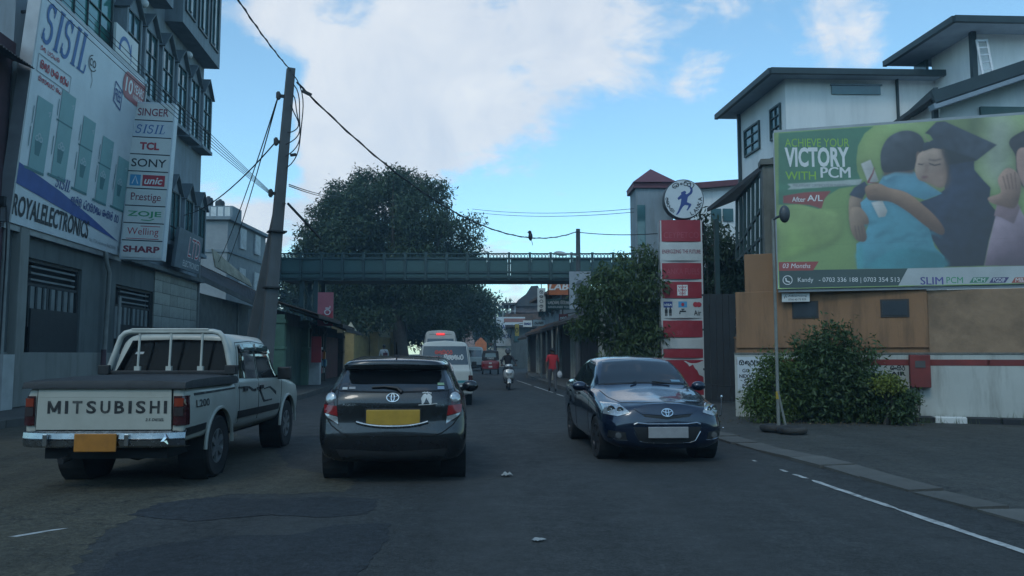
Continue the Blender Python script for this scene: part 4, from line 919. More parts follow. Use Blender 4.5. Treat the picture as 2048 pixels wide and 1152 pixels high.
poster('red_flash', (.34, .045, .035), [(80, 520), (200, 500), (370, 490), (330, 540), (313, 598), (240, 575), (80, 563)])
# man seen from behind
poster('pale_blur', (.42, .50, .22), [(640, 60), (940, 50), (930, 190), (700, 130)], 1, .3, ((.28, .40, .13), (800, 60), (800, 200)))
poster('tree_blur', (.20, .27, .10), [(1180, 30), (1290, 32), (1300, 180), (1250, 300), (1200, 250)], 1, .3, ((.33, .40, .18), (1180, 100), (1300, 100)))
poster('far_arm', G_(172, 140, 116), [(490, 520), (560, 520), (560, 590), (590, 640), (600, 685), (570, 690), (560, 650), (575, 720), (588, 790), (560, 800), (520, 780), (490, 720), (478, 620)], 1, .1, (G_(128, 98, 78), (480, 600), (600, 640)))
poster('dark_sleeve', G_(45, 58, 78), [(575, 430), (600, 470), (560, 540), (480, 515), (510, 470)])
poster('gown', G_(42, 54, 78), [(1010, 520), (1060, 480), (1050, 300), (1080, 220), (1240, 300), (1240, 360), (1300, 430), (1340, 470), (1330, 560), (1380, 620), (1330, 790), (1300, 945), (1060, 950), (1040, 870), (980, 780), (940, 640), (900, 560)], 0, .1, (G_(30, 38, 56), (1000, 560), (1300, 800)))
poster('shirt', G_(105, 165, 185), [(560, 640), (550, 560), (620, 500), (690, 400), (760, 370), (870, 370), (930, 430), (1045, 505), (940, 545), (860, 520), (960, 700), (1000, 830), (1060, 890), (1055, 955), (530, 962), (525, 810), (560, 790), (600, 690)], 0, .1, (G_(80, 160, 172), (760, 400), (820, 960)))
poster('shirt_fold', G_(70, 160, 170), [(600, 960), (680, 880), (800, 840), (960, 850), (1050, 890), (1050, 955)], 1, .15, (G_(48, 128, 135), (700, 860), (980, 960)))
poster('shirt_fold', G_(85, 175, 180), [(520, 880), (560, 800), (570, 962), (535, 962)], 0, .1)
for i_, (x_, y_) in enumerate(((560, 700), (640, 760), (720, 800), (800, 770), (880, 820), (930, 760))): poster('shirt_fold', G_(70, 138, 152), [(x_, y_), (x_ + 60, y_ - 26), (x_ + 120, y_ - 20 + 8 * i_), (x_ + 64, y_ - 12), (x_ + 10, y_ + 10)], 1, .1)
poster('shirt_shade', G_(84, 142, 162), [(690, 400), (760, 395), (840, 420), (800, 470), (720, 450), (680, 430)], 1, .1, (G_(112, 172, 190), (700, 400), (820, 470)))
poster('collar', G_(128, 184, 200), [(690, 405), (760, 372), (870, 372), (905, 400), (870, 398), (760, 394), (700, 425)], 0, .1)
for x_, y_ in ((1090, 560), (1150, 600), (1220, 570), (1120, 760), (1200, 800)): poster('gown_fold', G_(24, 30, 46), [(x_, y_), (x_ + 26, y_ + 90), (x_ + 20, y_ + 190), (x_ + 10, y_ + 100)], 1, .1)
poster('hand', G_(168, 136, 112), [(490, 600), (545, 590), (590, 640), (600, 685), (572, 690), (562, 655), (578, 720), (588, 775), (566, 800), (520, 780), (492, 720)], 1, .1, (G_(130, 98, 78), (490, 640), (600, 760)))
for x_ in (512, 532, 552): poster('finger_line', G_(112, 84, 66), [(x_, 700), (x_ + 5, 700), (x_ + 22, 786), (x_ + 16, 786)], 0, .1)
poster('neck', G_(120, 88, 72), [(690, 360), (880, 350), (870, 385), (760, 376), (690, 400)])
poster('hair', G_(38, 42, 52), [(690, 375), (670, 300), (680, 230), (720, 165), (790, 128), (860, 126), (920, 160), (940, 230), (900, 300), (870, 360), (770, 372)], 1, .3, (G_(66, 70, 78), (860, 330), (740, 150)))
poster('ear', G_(120, 88, 72), [(888, 262), (905, 250), (912, 285), (898, 312), (886, 300)], 1)
poster('face', G_(190, 158, 138), [(905, 262), (980, 228), (1055, 240), (1085, 330), (1075, 420), (1040, 470), (960, 440), (900, 420), (880, 360), (890, 300)], 1, .08, (G_(150, 112, 94), (920, 300), (1080, 440)))
poster('brow', G_(84, 62, 54), [(960, 296), (1000, 300), (1042, 292), (1040, 300), (1000, 309), (962, 304)])
poster('nose_shade', G_(150, 112, 94), [(946, 320), (956, 322), (958, 372), (938, 384), (926, 376), (944, 364)], 1)
poster('cheek', G_(176, 140, 120), [(950, 400), (1060, 380), (1075, 430), (1040, 470), (970, 445)], 1, .08)
poster('eye', G_(70, 52, 48), [(965, 318), (1000, 330), (1035, 322), (1038, 330), (1000, 339), (966, 328)])
poster('eye', G_(70, 52, 48), [(898, 322), (925, 326), (940, 320), (925, 334), (900, 330)])
poster('mouth', G_(140, 90, 85), [(920, 402), (948, 396), (960, 408), (930, 416)], 1)
poster('cap', G_(44, 52, 66), [(940, 140), (1010, 62), (1060, 60), (1378, 210), (1255, 305), (1080, 330), (1060, 240), (990, 230), (930, 250), (930, 200), (990, 180), (970, 150)], 0, .1, (G_(62, 70, 84), (1000, 250), (1200, 100)))
poster('cap_edge', G_(24, 28, 36), [(1062, 232), (1250, 296), (1256, 306), (1080, 330), (1060, 250)])
poster('hairline', G_(60, 48, 46), [(1040, 236), (1062, 236), (1090, 330), (1086, 440), (1066, 470), (1078, 400), (1066, 320)], 1)
poster('tassel', G_(150, 150, 110), [(940, 150), (952, 172), (972, 186), (966, 192), (946, 180), (934, 156)], 1)
poster('scroll', G_(205, 200, 192), [(552, 325), (610, 300), (660, 430), (600, 450)], 0)
poster('scroll', G_(205, 200, 192), [(615, 560), (680, 545), (712, 610), (700, 645), (660, 650)], 0)
poster('arm', G_(176, 136, 108), [(585, 460), (660, 445), (720, 470), (830, 500), (930, 575), (1010, 650), (1058, 720), (1050, 755), (1010, 745), (940, 700), (840, 620), (740, 560), (660, 550), (600, 545), (580, 500)], 1, .1, (G_(120, 84, 62), (820, 500), (760, 620)))
poster('finger', G_(150, 112, 90), [(600, 486), (650, 478), (652, 484), (602, 492)])
poster('finger', G_(150, 112, 90), [(604, 508), (656, 500), (658, 506), (606, 514)])
poster('tie_ribbon', G_(150, 60, 60), [(590, 432), (620, 380), (632, 345), (636, 350), (628, 385), (604, 436), (660, 440), (660, 446), (590, 442)])
# second onlooker at the cut-off right
poster('blouse', G_(168, 142, 152), [(1300, 945), (1330, 800), (1370, 640), (1500, 560), (1540, 640), (1700, 600), (1760, 620), (1760, 945)], 0, .1, (G_(120, 96, 108), (1340, 700), (1500, 900)))
poster('cuff', G_(150, 118, 122), [(1360, 640), (1380, 560), (1500, 560), (1520, 590), (1480, 690), (1400, 650)], 0, .1)
poster('hair', G_(48, 44, 50), [(1450, 200), (1490, 150), (1600, 110), (1760, 140), (1760, 520), (1560, 480), (1500, 400), (1490, 280)], 1)
poster('face', G_(180, 140, 125), [(1500, 250), (1560, 230), (1640, 300), (1640, 450), (1560, 480), (1505, 380)], 1)
poster('hand', G_(185, 145, 125), [(1390, 400), (1440, 350), (1500, 380), (1525, 470), (1490, 590), (1400, 580), (1340, 560), (1325, 530), (1400, 500), (1385, 440)], 1, .1, (G_(140, 104, 86), (1400, 420), (1520, 560)))
for k_ in range(4): poster('finger_line', G_(132, 96, 80), [(1410 + 24 * k_, 400 - 8 * k_), (1416 + 24 * k_, 398 - 8 * k_), (1440 + 20 * k_, 480), (1432 + 20 * k_, 482)], 0, .1)
for y_ in (330, 590, 846): poster('sheet_seam', (.20, .26, .18), [(52, y_ + 8), (1760, y_ - 8), (1760, y_ - 6.5), (52, y_ + 9.5)], 0, .1)
bake_print()
# the writing
poster_mesh('footer_dark', G_(52, 76, 72), [(50, 972), (836, 960), (780, 1090), (50, 1085)])
poster_mesh('footer_white', (.50, .53, .52), [(836, 960), (1760, 940), (1760, 1096), (780, 1090)])
poster_mesh('red_flash', (.40, .06, .05), [(50, 922), (296, 918), (262, 972), (50, 975)])
def bt(s, x0, y0, x1, y1, col, bold=0, shear=0):
    a = bp(x0, y0); b = bp(x1, y0); c_ = bp(x0, y1); _lay[0] += .05
    mb = MB(); Mx = lambda p: V((p.x, p.y, a[1] + (p.z) + (b[1] - a[1]) * (p.x - a[0]) / (b[0] - a[0])))
    lettering(mb, s, a[0], 0, b[0] - a[0], c_[1] - a[1], .0183 - .0004 * (_lay[0] + 1), bold, shear, Mx); mb.build('lettering', col if not isinstance(col, str) else INK[col], bil, recalc=False)
LIME = mat('ink_lime', (.28, .48, .08), .6)
bt('ACHIEVE YOUR', 92, 222, 482, 172, LIME); bt('VICTORY', 92, 345, 482, 225, 'white', .035); bt('WITH', 94, 422, 280, 372, LIME, .01); bt('PCM', 310, 410, 488, 345, 'white', .05)
bt('PRELIMINARY CERTIFICATE IN MARKETING', 140, 464, 490, 448, 'grey', .01); bt('After', 134, 556, 216, 526, 'white', .01); bt('A/L', 226, 552, 320, 514, 'white', .015)
bt('03 Months', 78, 958, 246, 930, 'white', .008, .2); bt('Kandy   - 0703 336 188 | 0703 354 513', 170, 1050, 788, 1015, 'white', .0)
bt('SLIM', 915, 1058, 1052, 1012, mat('ink_slim', (.10, .09, .26), .6), .03); bt('SRI LANKA INSTITUTE OF MARKETING', 878, 1072, 1050, 1062, 'grey'); bt('PCM', 1072, 1050, 1172, 1012, 'green', .0)
for x, col, s in ((1210, 'green', 'PCM'), (1330, 'navy', 'PGDIP'), (1465, 'red', 'MBA')):
    poster_mesh('course_flag', {'green': (.06, .25, .14), 'navy': (.06, .05, .17), 'red': (.4, .08, .05)}[col], [(x, 1048), (x + 22, 1015), (x + 122, 1013), (x + 98, 1046)]); bt(s, x + 24, 1043, x + 98, 1018, 'white', .0, .15)
mb = MB(); _p = bp(107, 1031); _lay[0] += 1
stroke(mb, [(_p[0] + .10 * math.cos(t * PI / 10), _p[1] + .10 * math.sin(t * PI / 10)) for t in range(21)], .018, .0175 - .0004 * _lay[0]); stroke(mb, [(_p[0] - .04, _p[1] + .05), (_p[0] - .03, _p[1] - .02), (_p[0] + .05, _p[1] - .05)], .03, .0175 - .0004 * _lay[0]); mb.build('phone_symbol', INK['white'], bil, recalc=False)
pl_ = thing('small_plate', 'small white advertising plate under the lower left corner of the green billboard', 'sign', (0, 0, 0)); a = at(1564, 604, 18.2); b = at(1616, 604, 18.0)
pl_.location = a; pl_.rotation_euler.z = RZB
mb = MB(); mb.box((.3, 0, .1), (.6, .03, .20)); mb.build('plate', M_SIGNC, pl_)
ink(pl_, 'lettering', 'black', lambda m: (lettering(m, 'Advertising', .14, .10, .40, .06, -.018), lettering(m, '0766 60 73 929', .14, .03, .38, .045, -.018), stroke(m, [(.05, .08), (.08, .16), (.1, .1)], .015, -.018)))
mb = MB(); mb.bar((.3, .02, .15), (.3, .04, .5), .03); mb.build('hanger', M_METAL, pl_)

# ---- concrete column and slatted stair screen behind the wall end
col = thing('concrete_column', 'weathered square concrete column rising behind the orange wall beside the billboard', 'column', at(1543, 560, 19.6), R(-10)); col.location.z = 0
zc = at(1543, 332, 19.6).z
mb = MB(); mb.box((0, 0, zc / 2), (.34, .34, zc)); mb.build('shaft', M_CONC, col, bev=.015)
mb = MB(); mb.box((.03, 0, zc + .06), (.5, .5, .14)); mb.build('cap', M_CONC, col)
scr = thing('stair_screen', 'dark slatted screen of the covered stair beside the concrete column', 'screen', (0, 0, 0))
def sp(t, v):
    """point on the screen: t along it (0 near column, 1 far), v 0 bottom .. 1 top"""
    lo = at(1533, 508, 19.8).lerp(at(1474, 508, 22.6), t); hi = at(1533, 336, 19.8).lerp(at(1474, 400, 22.6), t); return lo.lerp(hi, v)
for k in range(8):
    t = k / 7; mb = MB(); mb.bar(sp(t, -.1), sp(t, 1), .07, .09); mb.build('slat', M_FRAMEG, scr)
for v0, v1 in ((.24, .08), (.62, .30), (1.0, 1.0)):
    mb = MB(); mb.bar(sp(0, v0), sp(1, v1 - .2 if v0 < 1 else v1), .06, .08); mb.build('rail', M_FRAMEG, scr)
ro = thing('stair_roof', 'dark sloping roof over the slatted stair screen', 'roof', (0, 0, 0))
a, b = at(1540, 326, 19.6), at(1414, 424, 23.6); c_, d_ = at(1562, 318, 21.5), at(1470, 402, 25.5)
mb = MB(); mb.prism([a, b, d_, c_], (0, 0, 0), (0, 0, .12)); mb.build('slab', M_SHEET, ro)
mb = MB(); pb = at(1432, 440, 24.9); mb.bar((pb.x, pb.y, 0), (pb.x, pb.y, pb.z), .14); mb.build('post', M_FRAMEG, ro)

# ---- white office buildings above the billboard
M_WHITEB = mat('white_render', (.74, .75, .74), .85, var=.05, scale=.8, bump=.08, bscale=20, dirt=(.48, .50, .50), damt=.5, dscale=.5, streak=True)
M_TRIM = mat('green_trim', (.030, .048, .054), .6, var=.15)
M_SOFFIT = mat('soffit_boards', (.26, .31, .36), .8, var=.12)
M_ROOFD = mat('dark_roof_sheet', (.05, .058, .062), .7, var=.2)
def block(parent, px_corner, py, a, far_px, top_py, over, width, frz, name='wall', zbot=0.0, side_over=None):
    """box with its near left corner on the street-parallel plane a; flat eaves overhanging"""
    A = atx(px_corner, py, a); d = ray(far_px, py); t = a / (d.x + .092 * d.y); B = V((d.x * t, d.y * t, 0)); A.z = 0
    zt = at(px_corner, top_py, A.y).z
    f = V((math.cos(frz), math.sin(frz), 0)); Cc = A + f * width; Dd = B + f * width
    mb = MB(); mb.prism([A, Cc, Dd, B], (0, 0, zbot), (0, 0, zt)); w_ = mb.build(name, M_WHITEB, parent)
    so = over if side_over is None else side_over
    u = (B - A).normalized(); n1 = V((u.y, -u.x, 0)); n1 = n1 if n1.x < 0 else -n1
    E = [A + n1 * so - u * over, Cc - u * over, Dd + u * over, B + n1 * so + u * over]
    mb = MB(); mb.prism(E, (0, 0, zt), (0, 0, zt + .10)); r_ = mb.build('eaves', M_SOFFIT, parent)
    mb = MB(); mb.prism([p + (A - p).normalized() * .0 for p in E], (0, 0, zt + .102), (0, 0, zt + .14)); mb.build('roof', M_ROOFD, parent)
    for p_, q_ in ((E[0], E[1]), (E[3], E[0])):
        mb = MB(); mb.bar(p_ + V((0, 0, zt + .07)), q_ + V((0, 0, zt + .07)), .14, .20); mb.build('gutter', M_TRIM, parent)
    return A, B, Cc, zt, u
off = thing('white_office', 'white rendered office block with deep flat eaves behind the green billboard', 'building', (0, 0, 0))
A, B, Cc, zt, u = block(off, 1574, 300, 11.9, 1480, 158, .55, 8.6, R(2), side_over=.75)
n_ = V((u.y, -u.x, 0)); n_ = n_ if n_.x < 0 else -n_
rzs = math.atan2(-u.y, -u.x)
L_s = (B - A).length
def side_window(s0, s1, z0, z1):
    """window on the street side wall, s measured from the near corner"""
    p = A + u * s1; f = window(off, 0, s1 - s0, z0, z1, -.02, 2, 3, frame=M_FRAMEG, glass=M_GLASS, fw=.07)
    for o in [f] + list(f.children): pass
    f.location = p; f.rotation_euler.z = rzs
    return f
zA = lambda px, py: atx(px, py, 11.9)
w1 = (zA(1562, 205), zA(1543, 283)); w2 = (zA(1520, 240), zA(1491, 316))
for lo in (w1, w2):
    s0 = (V((lo[0].x, lo[0].y, 0)) - A).length; s1 = (V((lo[1].x, lo[1].y, 0)) - A).length
    side_window(s0, s1, lo[1].z, lo[0].z)
fr = R(2)
def on_front(px, py):
    d = ray(px, py); n = V((math.sin(fr), -math.cos(fr), 0)); o = V((0, 0, CAM_H)); t = (A - o).dot(n) / d.dot(n); return o + d * t
def front_box(p0, p1, th, m, name, out=.03):
    a_, b_ = on_front(*p0), on_front(*p1); c0 = (a_ + b_) / 2
    mb = MB(); mb.box((0, 0, 0), (abs(b_.x - a_.x), th, abs(b_.z - a_.z))); o = mb.build(name, m, off, loc=c0 + V((0, -out, 0)), rz=fr); return o
vw = front_box((1662, 172), (1760, 190), .06, M_GLASS, 'high_window'); 
front_box((1660, 169), (1762, 173), .1, M_SOFFIT, 'window_lintel', .05)
front_box((1790, 160), (1798, 300), .14, M_TRIM, 'downpipe', .09)
mb = MB(); p = A + n_ * .0; mb.bar((B.x - .05, B.y - .1, 0), (B.x - .05, B.y - .1, zt), .12); mb.build('downpipe', M_TRIM, off)
up = thing('upper_office', 'taller white office block with ladder at the top right corner', 'building', (0, 0, 0))
A2, B2, C2, zt2, u2 = block(up, 1944, 100, 17.2, 1862, 68, .9, 9, R(2), side_over=1.2)
mb = MB(); q_ = A2 + V((-.05, -.14, 0)); mb.bar((q_.x, q_.y, 4), (q_.x, q_.y, zt2), .16); mb.build('downpipe', M_TRIM, up)
mb = MB(); q_ = A2 + u2 * 2.6; mb.box((0, 0, 0), (.7, .1, 1.1)); mb.build('side_window', M_GLASS, up, loc=(q_.x - .06, q_.y, at(1862, 118, q_.y).z), rz=rzs)
ld = thing('ladder', 'pale metal ladder leaning on the topmost white wall', 'ladder', (0, 0, 0))
l0, l1 = at(1967, 158, A2.y - 1.0), at(1953, 80, A2.y - .5); r0, r1 = at(1987, 152, A2.y - 1.0), at(1973, 80, A2.y - .5)
M_LAD = mat('aluminium_ladder', (.5, .52, .53), .5, metal=.3)
for p_, q_ in ((l0, l1), (r0, r1)): mb = MB(); mb.bar(p_, q_, .06, .06); mb.build('stile', M_LAD, ld)
for k in range(6): mb = MB(); t = .03 + k * .19; mb.bar(l0.lerp(l1, t), r0.lerp(r1, t), .05, .05); mb.build('rung', M_LAD, ld)
lo_ = thing('gabled_annexe', 'white annexe with sloping green barge board right above the billboard', 'building', (0, 0, 0))
DA = 23.2
P = [at(1878, 250, DA), at(2200, 250, DA), at(2200, 80, DA), at(1878, 188, DA)]
Pb = [V((p.x, p.y, p.z if i > 1 else 0)) for i, p in enumerate(P)]
mb = MB(); mb.prism(Pb, (0, 0, 0), (.2, 3.2, 0)); mb.build('wall', M_WHITEB, lo_)
a, b = at(1866, 196, DA - .6), at(2200, 84, DA - .6)
mb = MB(); mb.prism([a, b, b + V((.3, 4.4, 0)), a + V((.3, 4.4, 0))], (0, 0, .02), (0, 0, .14)); mb.build('roof', M_ROOFD, lo_)
mb = MB(); mb.bar(a, b, .10, .40, up=(0, 0, 1)); mb.build('barge_board', M_TRIM, lo_)
mb = MB(); mb.bar(a + V((0, .1, -.26)), b + V((0, .1, -.26)), .3, .16); mb.build('soffit', M_SOFFIT, lo_)
a2, b2 = at(1872, 186, DA - .3), at(1800, 250, DA + 3.4)
mb = MB(); mb.bar(a2, b2, .12, .34); mb.build('side_gutter', M_TRIM, lo_)
mb = MB(); mb.prism([a2, b2, b2 + V((1.4, 0, .2)), a2 + V((.9, 0, .2))], (0, 0, -.15), (0, 0, -.05)); mb.build('side_eaves', M_SOFFIT, lo_)
mb = MB(); mb.box((0, 0, 0), (2.6, .08, .26)); c0 = at(2045, 223, DA - .04); mb.build('louvre_band', mat('louvre_green', (.07, .12, .11), .6), lo_, loc=c0, rz=R(2))
mb = MB(); q_ = at(1870, 230, DA - .1); mb.bar((q_.x, q_.y, 5), (q_.x, q_.y, q_.z + .6), .14); mb.build('downpipe', M_TRIM, lo_)

# ---- red roofed turret at the bridge end and the house with red roof behind the totem
M_REDROOF = mat('red_roof_sheet', (.13, .045, .055), .7, var=.15)
tu = thing('bridge_turret', 'narrow blue grey tower with small red hipped roof at the right end of the footbridge', 'tower', (0, 0, 0))
tx0, tx1 = at(1272, 420, 41).x, at(1346, 420, 41).x; ztu = at(1308, 375, 41).z
mb = MB(); mb.box(((tx0 + tx1) / 2, 42, ztu / 2), (tx1 - tx0, 2, ztu)); mb.build('wall', M_WALLB, tu)
mb = MB(); mb.box(((tx0 + tx1) / 2, 42, ztu + .1), (tx1 - tx0 + .3, 2.3, .28)); mb.build('cornice', M_REDROOF, tu)
cx, cz = (tx0 + tx1) / 2, ztu + .24
mb = MB(); mb.add([(cx - 1.15, 40.7, cz), (cx + 1.15, 40.7, cz), (cx + 1.15, 43.3, cz), (cx - 1.15, 43.3, cz), (cx, 42, at(1308, 338, 42).z)], [(0, 1, 4), (1, 2, 4), (2, 3, 4), (3, 0, 4), (3, 2, 1, 0)]); mb.build('roof', M_REDROOF, tu)
mb = MB(); a = at(1272, 410, 40.98); b = at(1286, 490, 40.98); mb.box(((a.x + b.x) / 2 + .1, 40.98, (a.z + b.z) / 2), (.42, .04, a.z - b.z)); mb.build('tall_window', M_GLASS, tu)
rh = thing('red_roofed_house', 'white house with a red roof edge seen behind the round sign', 'building', (0, 0, 0))
a = at(1375, 378, 38); b = at(1490, 366, 38)
mb = MB(); mb.prism([V((a.x, 38, 0)), V((b.x, 38, 0)), b + V((0, 0, -.1)), a + V((0, 0, -.1))], (0, 0, 0), (0, 3, 0)); mb.build('wall', M_WHITEB, rh)
mb = MB(); mb.prism([a + V((-.6, -.4, 0)), b + V((.3, -.4, 0)), b + V((.3, 3.3, .3)), a + V((-.6, 3.3, .3))], (0, 0, -.12), (0, 0, .16)); mb.build('roof', M_REDROOF, rh)
for px in (1432, 1456):
    p = at(px, 430, 37.96); mb = MB(); mb.box((p.x, 37.96, p.z), (.5, .05, .62)); mb.build('window', M_GLASS, rh)

# ---- shops along the right pavement
M_BROWN = mat('brown_shutter', (.055, .036, .03), .8, var=.25)
M_PALE = mat('pale_pier_paint', (.33, .33, .29), .85, var=.15, dirt=(.12, .11, .09), damt=.6)
def right_shop(name, label, y0, y1, zt, a=6.96, board=M_BROWN, nb=6, upper=0.0, ev=1.2, awn=M_SHEET, posts=0, drop=.45, up_m=None):
    x1 = a - .092 * y1; L_ = (y1 - y0) / math.cos(SLOPE)
    t = thing(name, label, 'shop', (x1, y1, .12), RZR)
    mb = MB(); mb.box((L_ / 2, 3.0, (zt + upper) / 2), (L_, 5.6, zt + upper)); mb.build('wall', up_m or M_WALLG, t)
    for x in (.2, L_ - .2): mb = MB(); mb.box((x, .1, zt / 2), (.4, .3, zt)); mb.build('pier', M_PALE, t, bev=.015)
    w = (L_ - .8) / nb
    for k in range(nb): mb = MB(); mb.box((.4 + (k + .5) * w, .16, zt / 2 - .15), (w - .03, .06, zt - .35)); mb.build('shutter_board', board, t)
    mb = MB(); corrugated(mb, (-.2, -ev, zt - drop), (L_ + .2, -ev, zt - drop), (-.2, .25, zt + .12), (L_ + .2, .25, zt + .12), .2, .03); mb.build('awning', awn, t)
    mb = MB(); mb.bar((-.2, -ev, zt - drop - .07), (L_ + .2, -ev, zt - drop - .07), .05, .14); mb.build('awning_beam', M_TIMBER, t)
    for k in range(posts): mb = MB(); mb.bar((.1 + k * (L_ - .2) / max(1, posts - 1), -ev + .06, 0), (.1 + k * (L_ - .2) / max(1, posts - 1), -ev + .06, zt - drop), .08); mb.build('post', M_PALE, t)
    if upper:
        k = max(1, int(L_ / 2.2))
        for i in range(k): window(t, .5 + i * L_ / k, .5 + i * L_ / k + 1.3, zt + .7, zt + .7 + min(1.2, upper - 1.0), -.02, 2, 1)
        mb = MB(); mb.box((L_ / 2, 2.6, zt + upper + .08), (L_ + .5, 6.4, .16)); mb.build('roof', M_RUST, t)
    return t
right_shop('shuttered_shop', 'brown shuttered shop with a low sheet awning left of the leafy tree', 34.0, 41.0, 3.35, posts=0, nb=9, ev=1.0)
right_shop('post_shop', 'shop with white verandah posts behind the man in the red shirt', 41.4, 46.0, 3.2, posts=3, ev=1.1, nb=5)
right_shop('two_storey_shop', 'two storey shop with pale pier and upper windows under the hanging signs', 46.6, 55.5, 3.2, upper=1.7, nb=7, ev=.9, awn=M_RUST, up_m=M_WALLB)
right_shop('dim_shop', 'dim single storey shop with pale pier farther up the right pavement', 56.2, 62, 3.0, upper=0, nb=5, ev=.8)

# ---------------------------------------------------------------- footbridge
import numpy as np
BY = 40.0
M_BRP = mat('bridge_green_panel', (.045, .105, .105), .55, var=.12, scale=.7, dirt=(.03, .05, .05), damt=.6, dscale=.5, rand=.06)
M_BRF = mat('bridge_green_frame', (.028, .062, .065), .55, var=.15)
br = thing('footbridge', 'green panelled steel footbridge with lattice rail spanning the road', 'bridge', (0, 0, 0))
bx0, bx1 = at(560, 540, BY).x, at(1268, 540, BY).x
bz = lambda py: at(900, py, BY).z
PIT = 1.045; nb_ = int(round((bx1 - bx0) / PIT)); PIT = (bx1 - bx0) / nb_; DEPTH = 2.2
mb = MB(); mb.box(((bx0 + bx1) / 2, BY + DEPTH / 2, (bz(561) + bz(556)) / 2), (bx1 - bx0, DEPTH, bz(556) - bz(561))); mb.build('deck_beam', M_BRF, br)
for side, yy in ((0, BY), (1, BY + DEPTH)):
    mb = MB()
    for py, h in ((517, .09), (544.5, .10), (507.5, .06), (555, .10)): mb.box(((bx0 + bx1) / 2, yy - .03, bz(py)), (bx1 - bx0, .1, h))
    mb.build('rail', M_BRF, br)
    pm = MB(); pm.box((0, 0, (bz(518.5) + bz(543)) / 2), (PIT - .16, .03, bz(518.5) - bz(543))); pme = pm.mesh('panel'); pme.materials.append(M_BRP)
    lm = MB(); lm.box((0, 0, (bz(546) + bz(554)) / 2), (PIT - .16, .03, bz(546) - bz(554))); lme = lm.mesh('lower_panel'); lme.materials.append(M_BRP)
    sm = MB(); sm.box((0, -.04, (bz(505) + bz(561)) / 2), (.12, .16, bz(505) - bz(561))); sme = sm.mesh('post'); sme.materials.append(M_BRF)
    tm = MB(); r_ = (bz(509) - bz(516)) / 2; zc_ = (bz(509) + bz(516)) / 2; k = 5
    for i in range(k):
        cx = -PIT / 2 + .1 + (PIT - .2) * (i + .5) / k
        tm.tube([(cx + .075 * math.cos(t * PI / 5), 0, zc_ + r_ * math.sin(t * PI / 5)) for t in range(10)], .014, 4, closed=True)
        if i: tm.bar((cx - .1, 0, zc_ - r_), (cx - .1, 0, zc_ + r_), .02)
    tme = tm.mesh('lattice'); tme.materials.append(M_BRF)
    for i in range(nb_ + 1):
        x = bx0 + i * PIT; obj(sme, 'post', br, loc=(x, yy, 0))
        if i < nb_:
            obj(pme, 'panel', br, loc=(x + PIT / 2, yy + rnd.uniform(-.01, .01), 0), rot=(0, 0, rnd.uniform(-.012, .012))); obj(lme, 'lower_panel', br, loc=(x + PIT / 2, yy, 0)); obj(tme, 'lattice', br, loc=(x + PIT / 2, yy - .02, 0))
for px in (604, 632):
    x = at(px, 600, BY + .3).x; mb = MB(); mb.bar((x, BY + .3, .1), (x, BY + .3, bz(560)), .22); mb.bar((x, BY + 1.9, .1), (x, BY + 1.9, bz(560)), .22); mb.build('column', M_BRF, br)
xa, xb = at(604, 600, BY + .3).x, at(632, 600, BY + .3).x
mb = MB(); mb.bar((xa, BY + .3, 3.2), (xb, BY + .3, bz(561)), .08); mb.bar((xb, BY + .31, 3.2), (xa, BY + .31, bz(561)), .08); mb.build('cross_brace', M_BRF, br)
x = at(1256, 600, BY + 1).x; mb = MB(); mb.bar((x, BY + 1, .1), (x, BY + 1, bz(560)), .3); mb.build('column', M_BRF, br)

# ---------------------------------------------------------------- foliage
NR = np.random.default_rng(5)
def leaf_mat(name, col, var=.35, rough=.55, trans=.25):
    if name in _M: return _M[name]
    m = bpy.data.materials.new(name); m.use_nodes = True; _M[name] = m; nt = m.node_tree; N, L = nt.nodes, nt.links; p = N['Principled BSDF']
    g = N.new('ShaderNodeNewGeometry'); tc = N.new('ShaderNodeTexCoord'); n = N.new('ShaderNodeTexNoise'); n.inputs['Scale'].default_value = .9; n.inputs['Detail'].default_value = 3; L.new(tc.outputs['Object'], n.inputs['Vector'])
    a = N.new('ShaderNodeMath'); a.operation = 'ADD'; rs = N.new('ShaderNodeMath'); rs.operation = 'MULTIPLY'; rs.inputs[1].default_value = .55; L.new(g.outputs['Random Per Island'], rs.inputs[0]); L.new(rs.outputs[0], a.inputs[0]); L.new(n.outputs[0], a.inputs[1])
    r_ = N.new('ShaderNodeMapRange'); L.new(a.outputs[0], r_.inputs[0]); r_.inputs[1].default_value = .35; r_.inputs[2].default_value = 1.2
    x = N.new('ShaderNodeMix'); x.data_type = 'RGBA'; L.new(r_.outputs[0], x.inputs['Factor'])
    x.inputs['A'].default_value = (*[c * (1 - var) for c in col], 1); x.inputs['B'].default_value = (col[0] * (1 + var * 1.6), col[1] * (1 + var * 1.2), col[2] * (1 + var * .5), 1)
    L.new(x.outputs['Result'], p.inputs['Base Color']); p.inputs['Roughness'].default_value = rough
    t = N.new('ShaderNodeBsdfTranslucent'); L.new(x.outputs['Result'], t.inputs['Color']); ms = N.new('ShaderNodeMixShader'); ms.inputs[0].default_value = trans
    L.new(p.outputs[0], ms.inputs[1]); L.new(t.outputs[0], ms.inputs[2]); L.new(ms.outputs[0], N['Material Output'].inputs['Surface']); return m
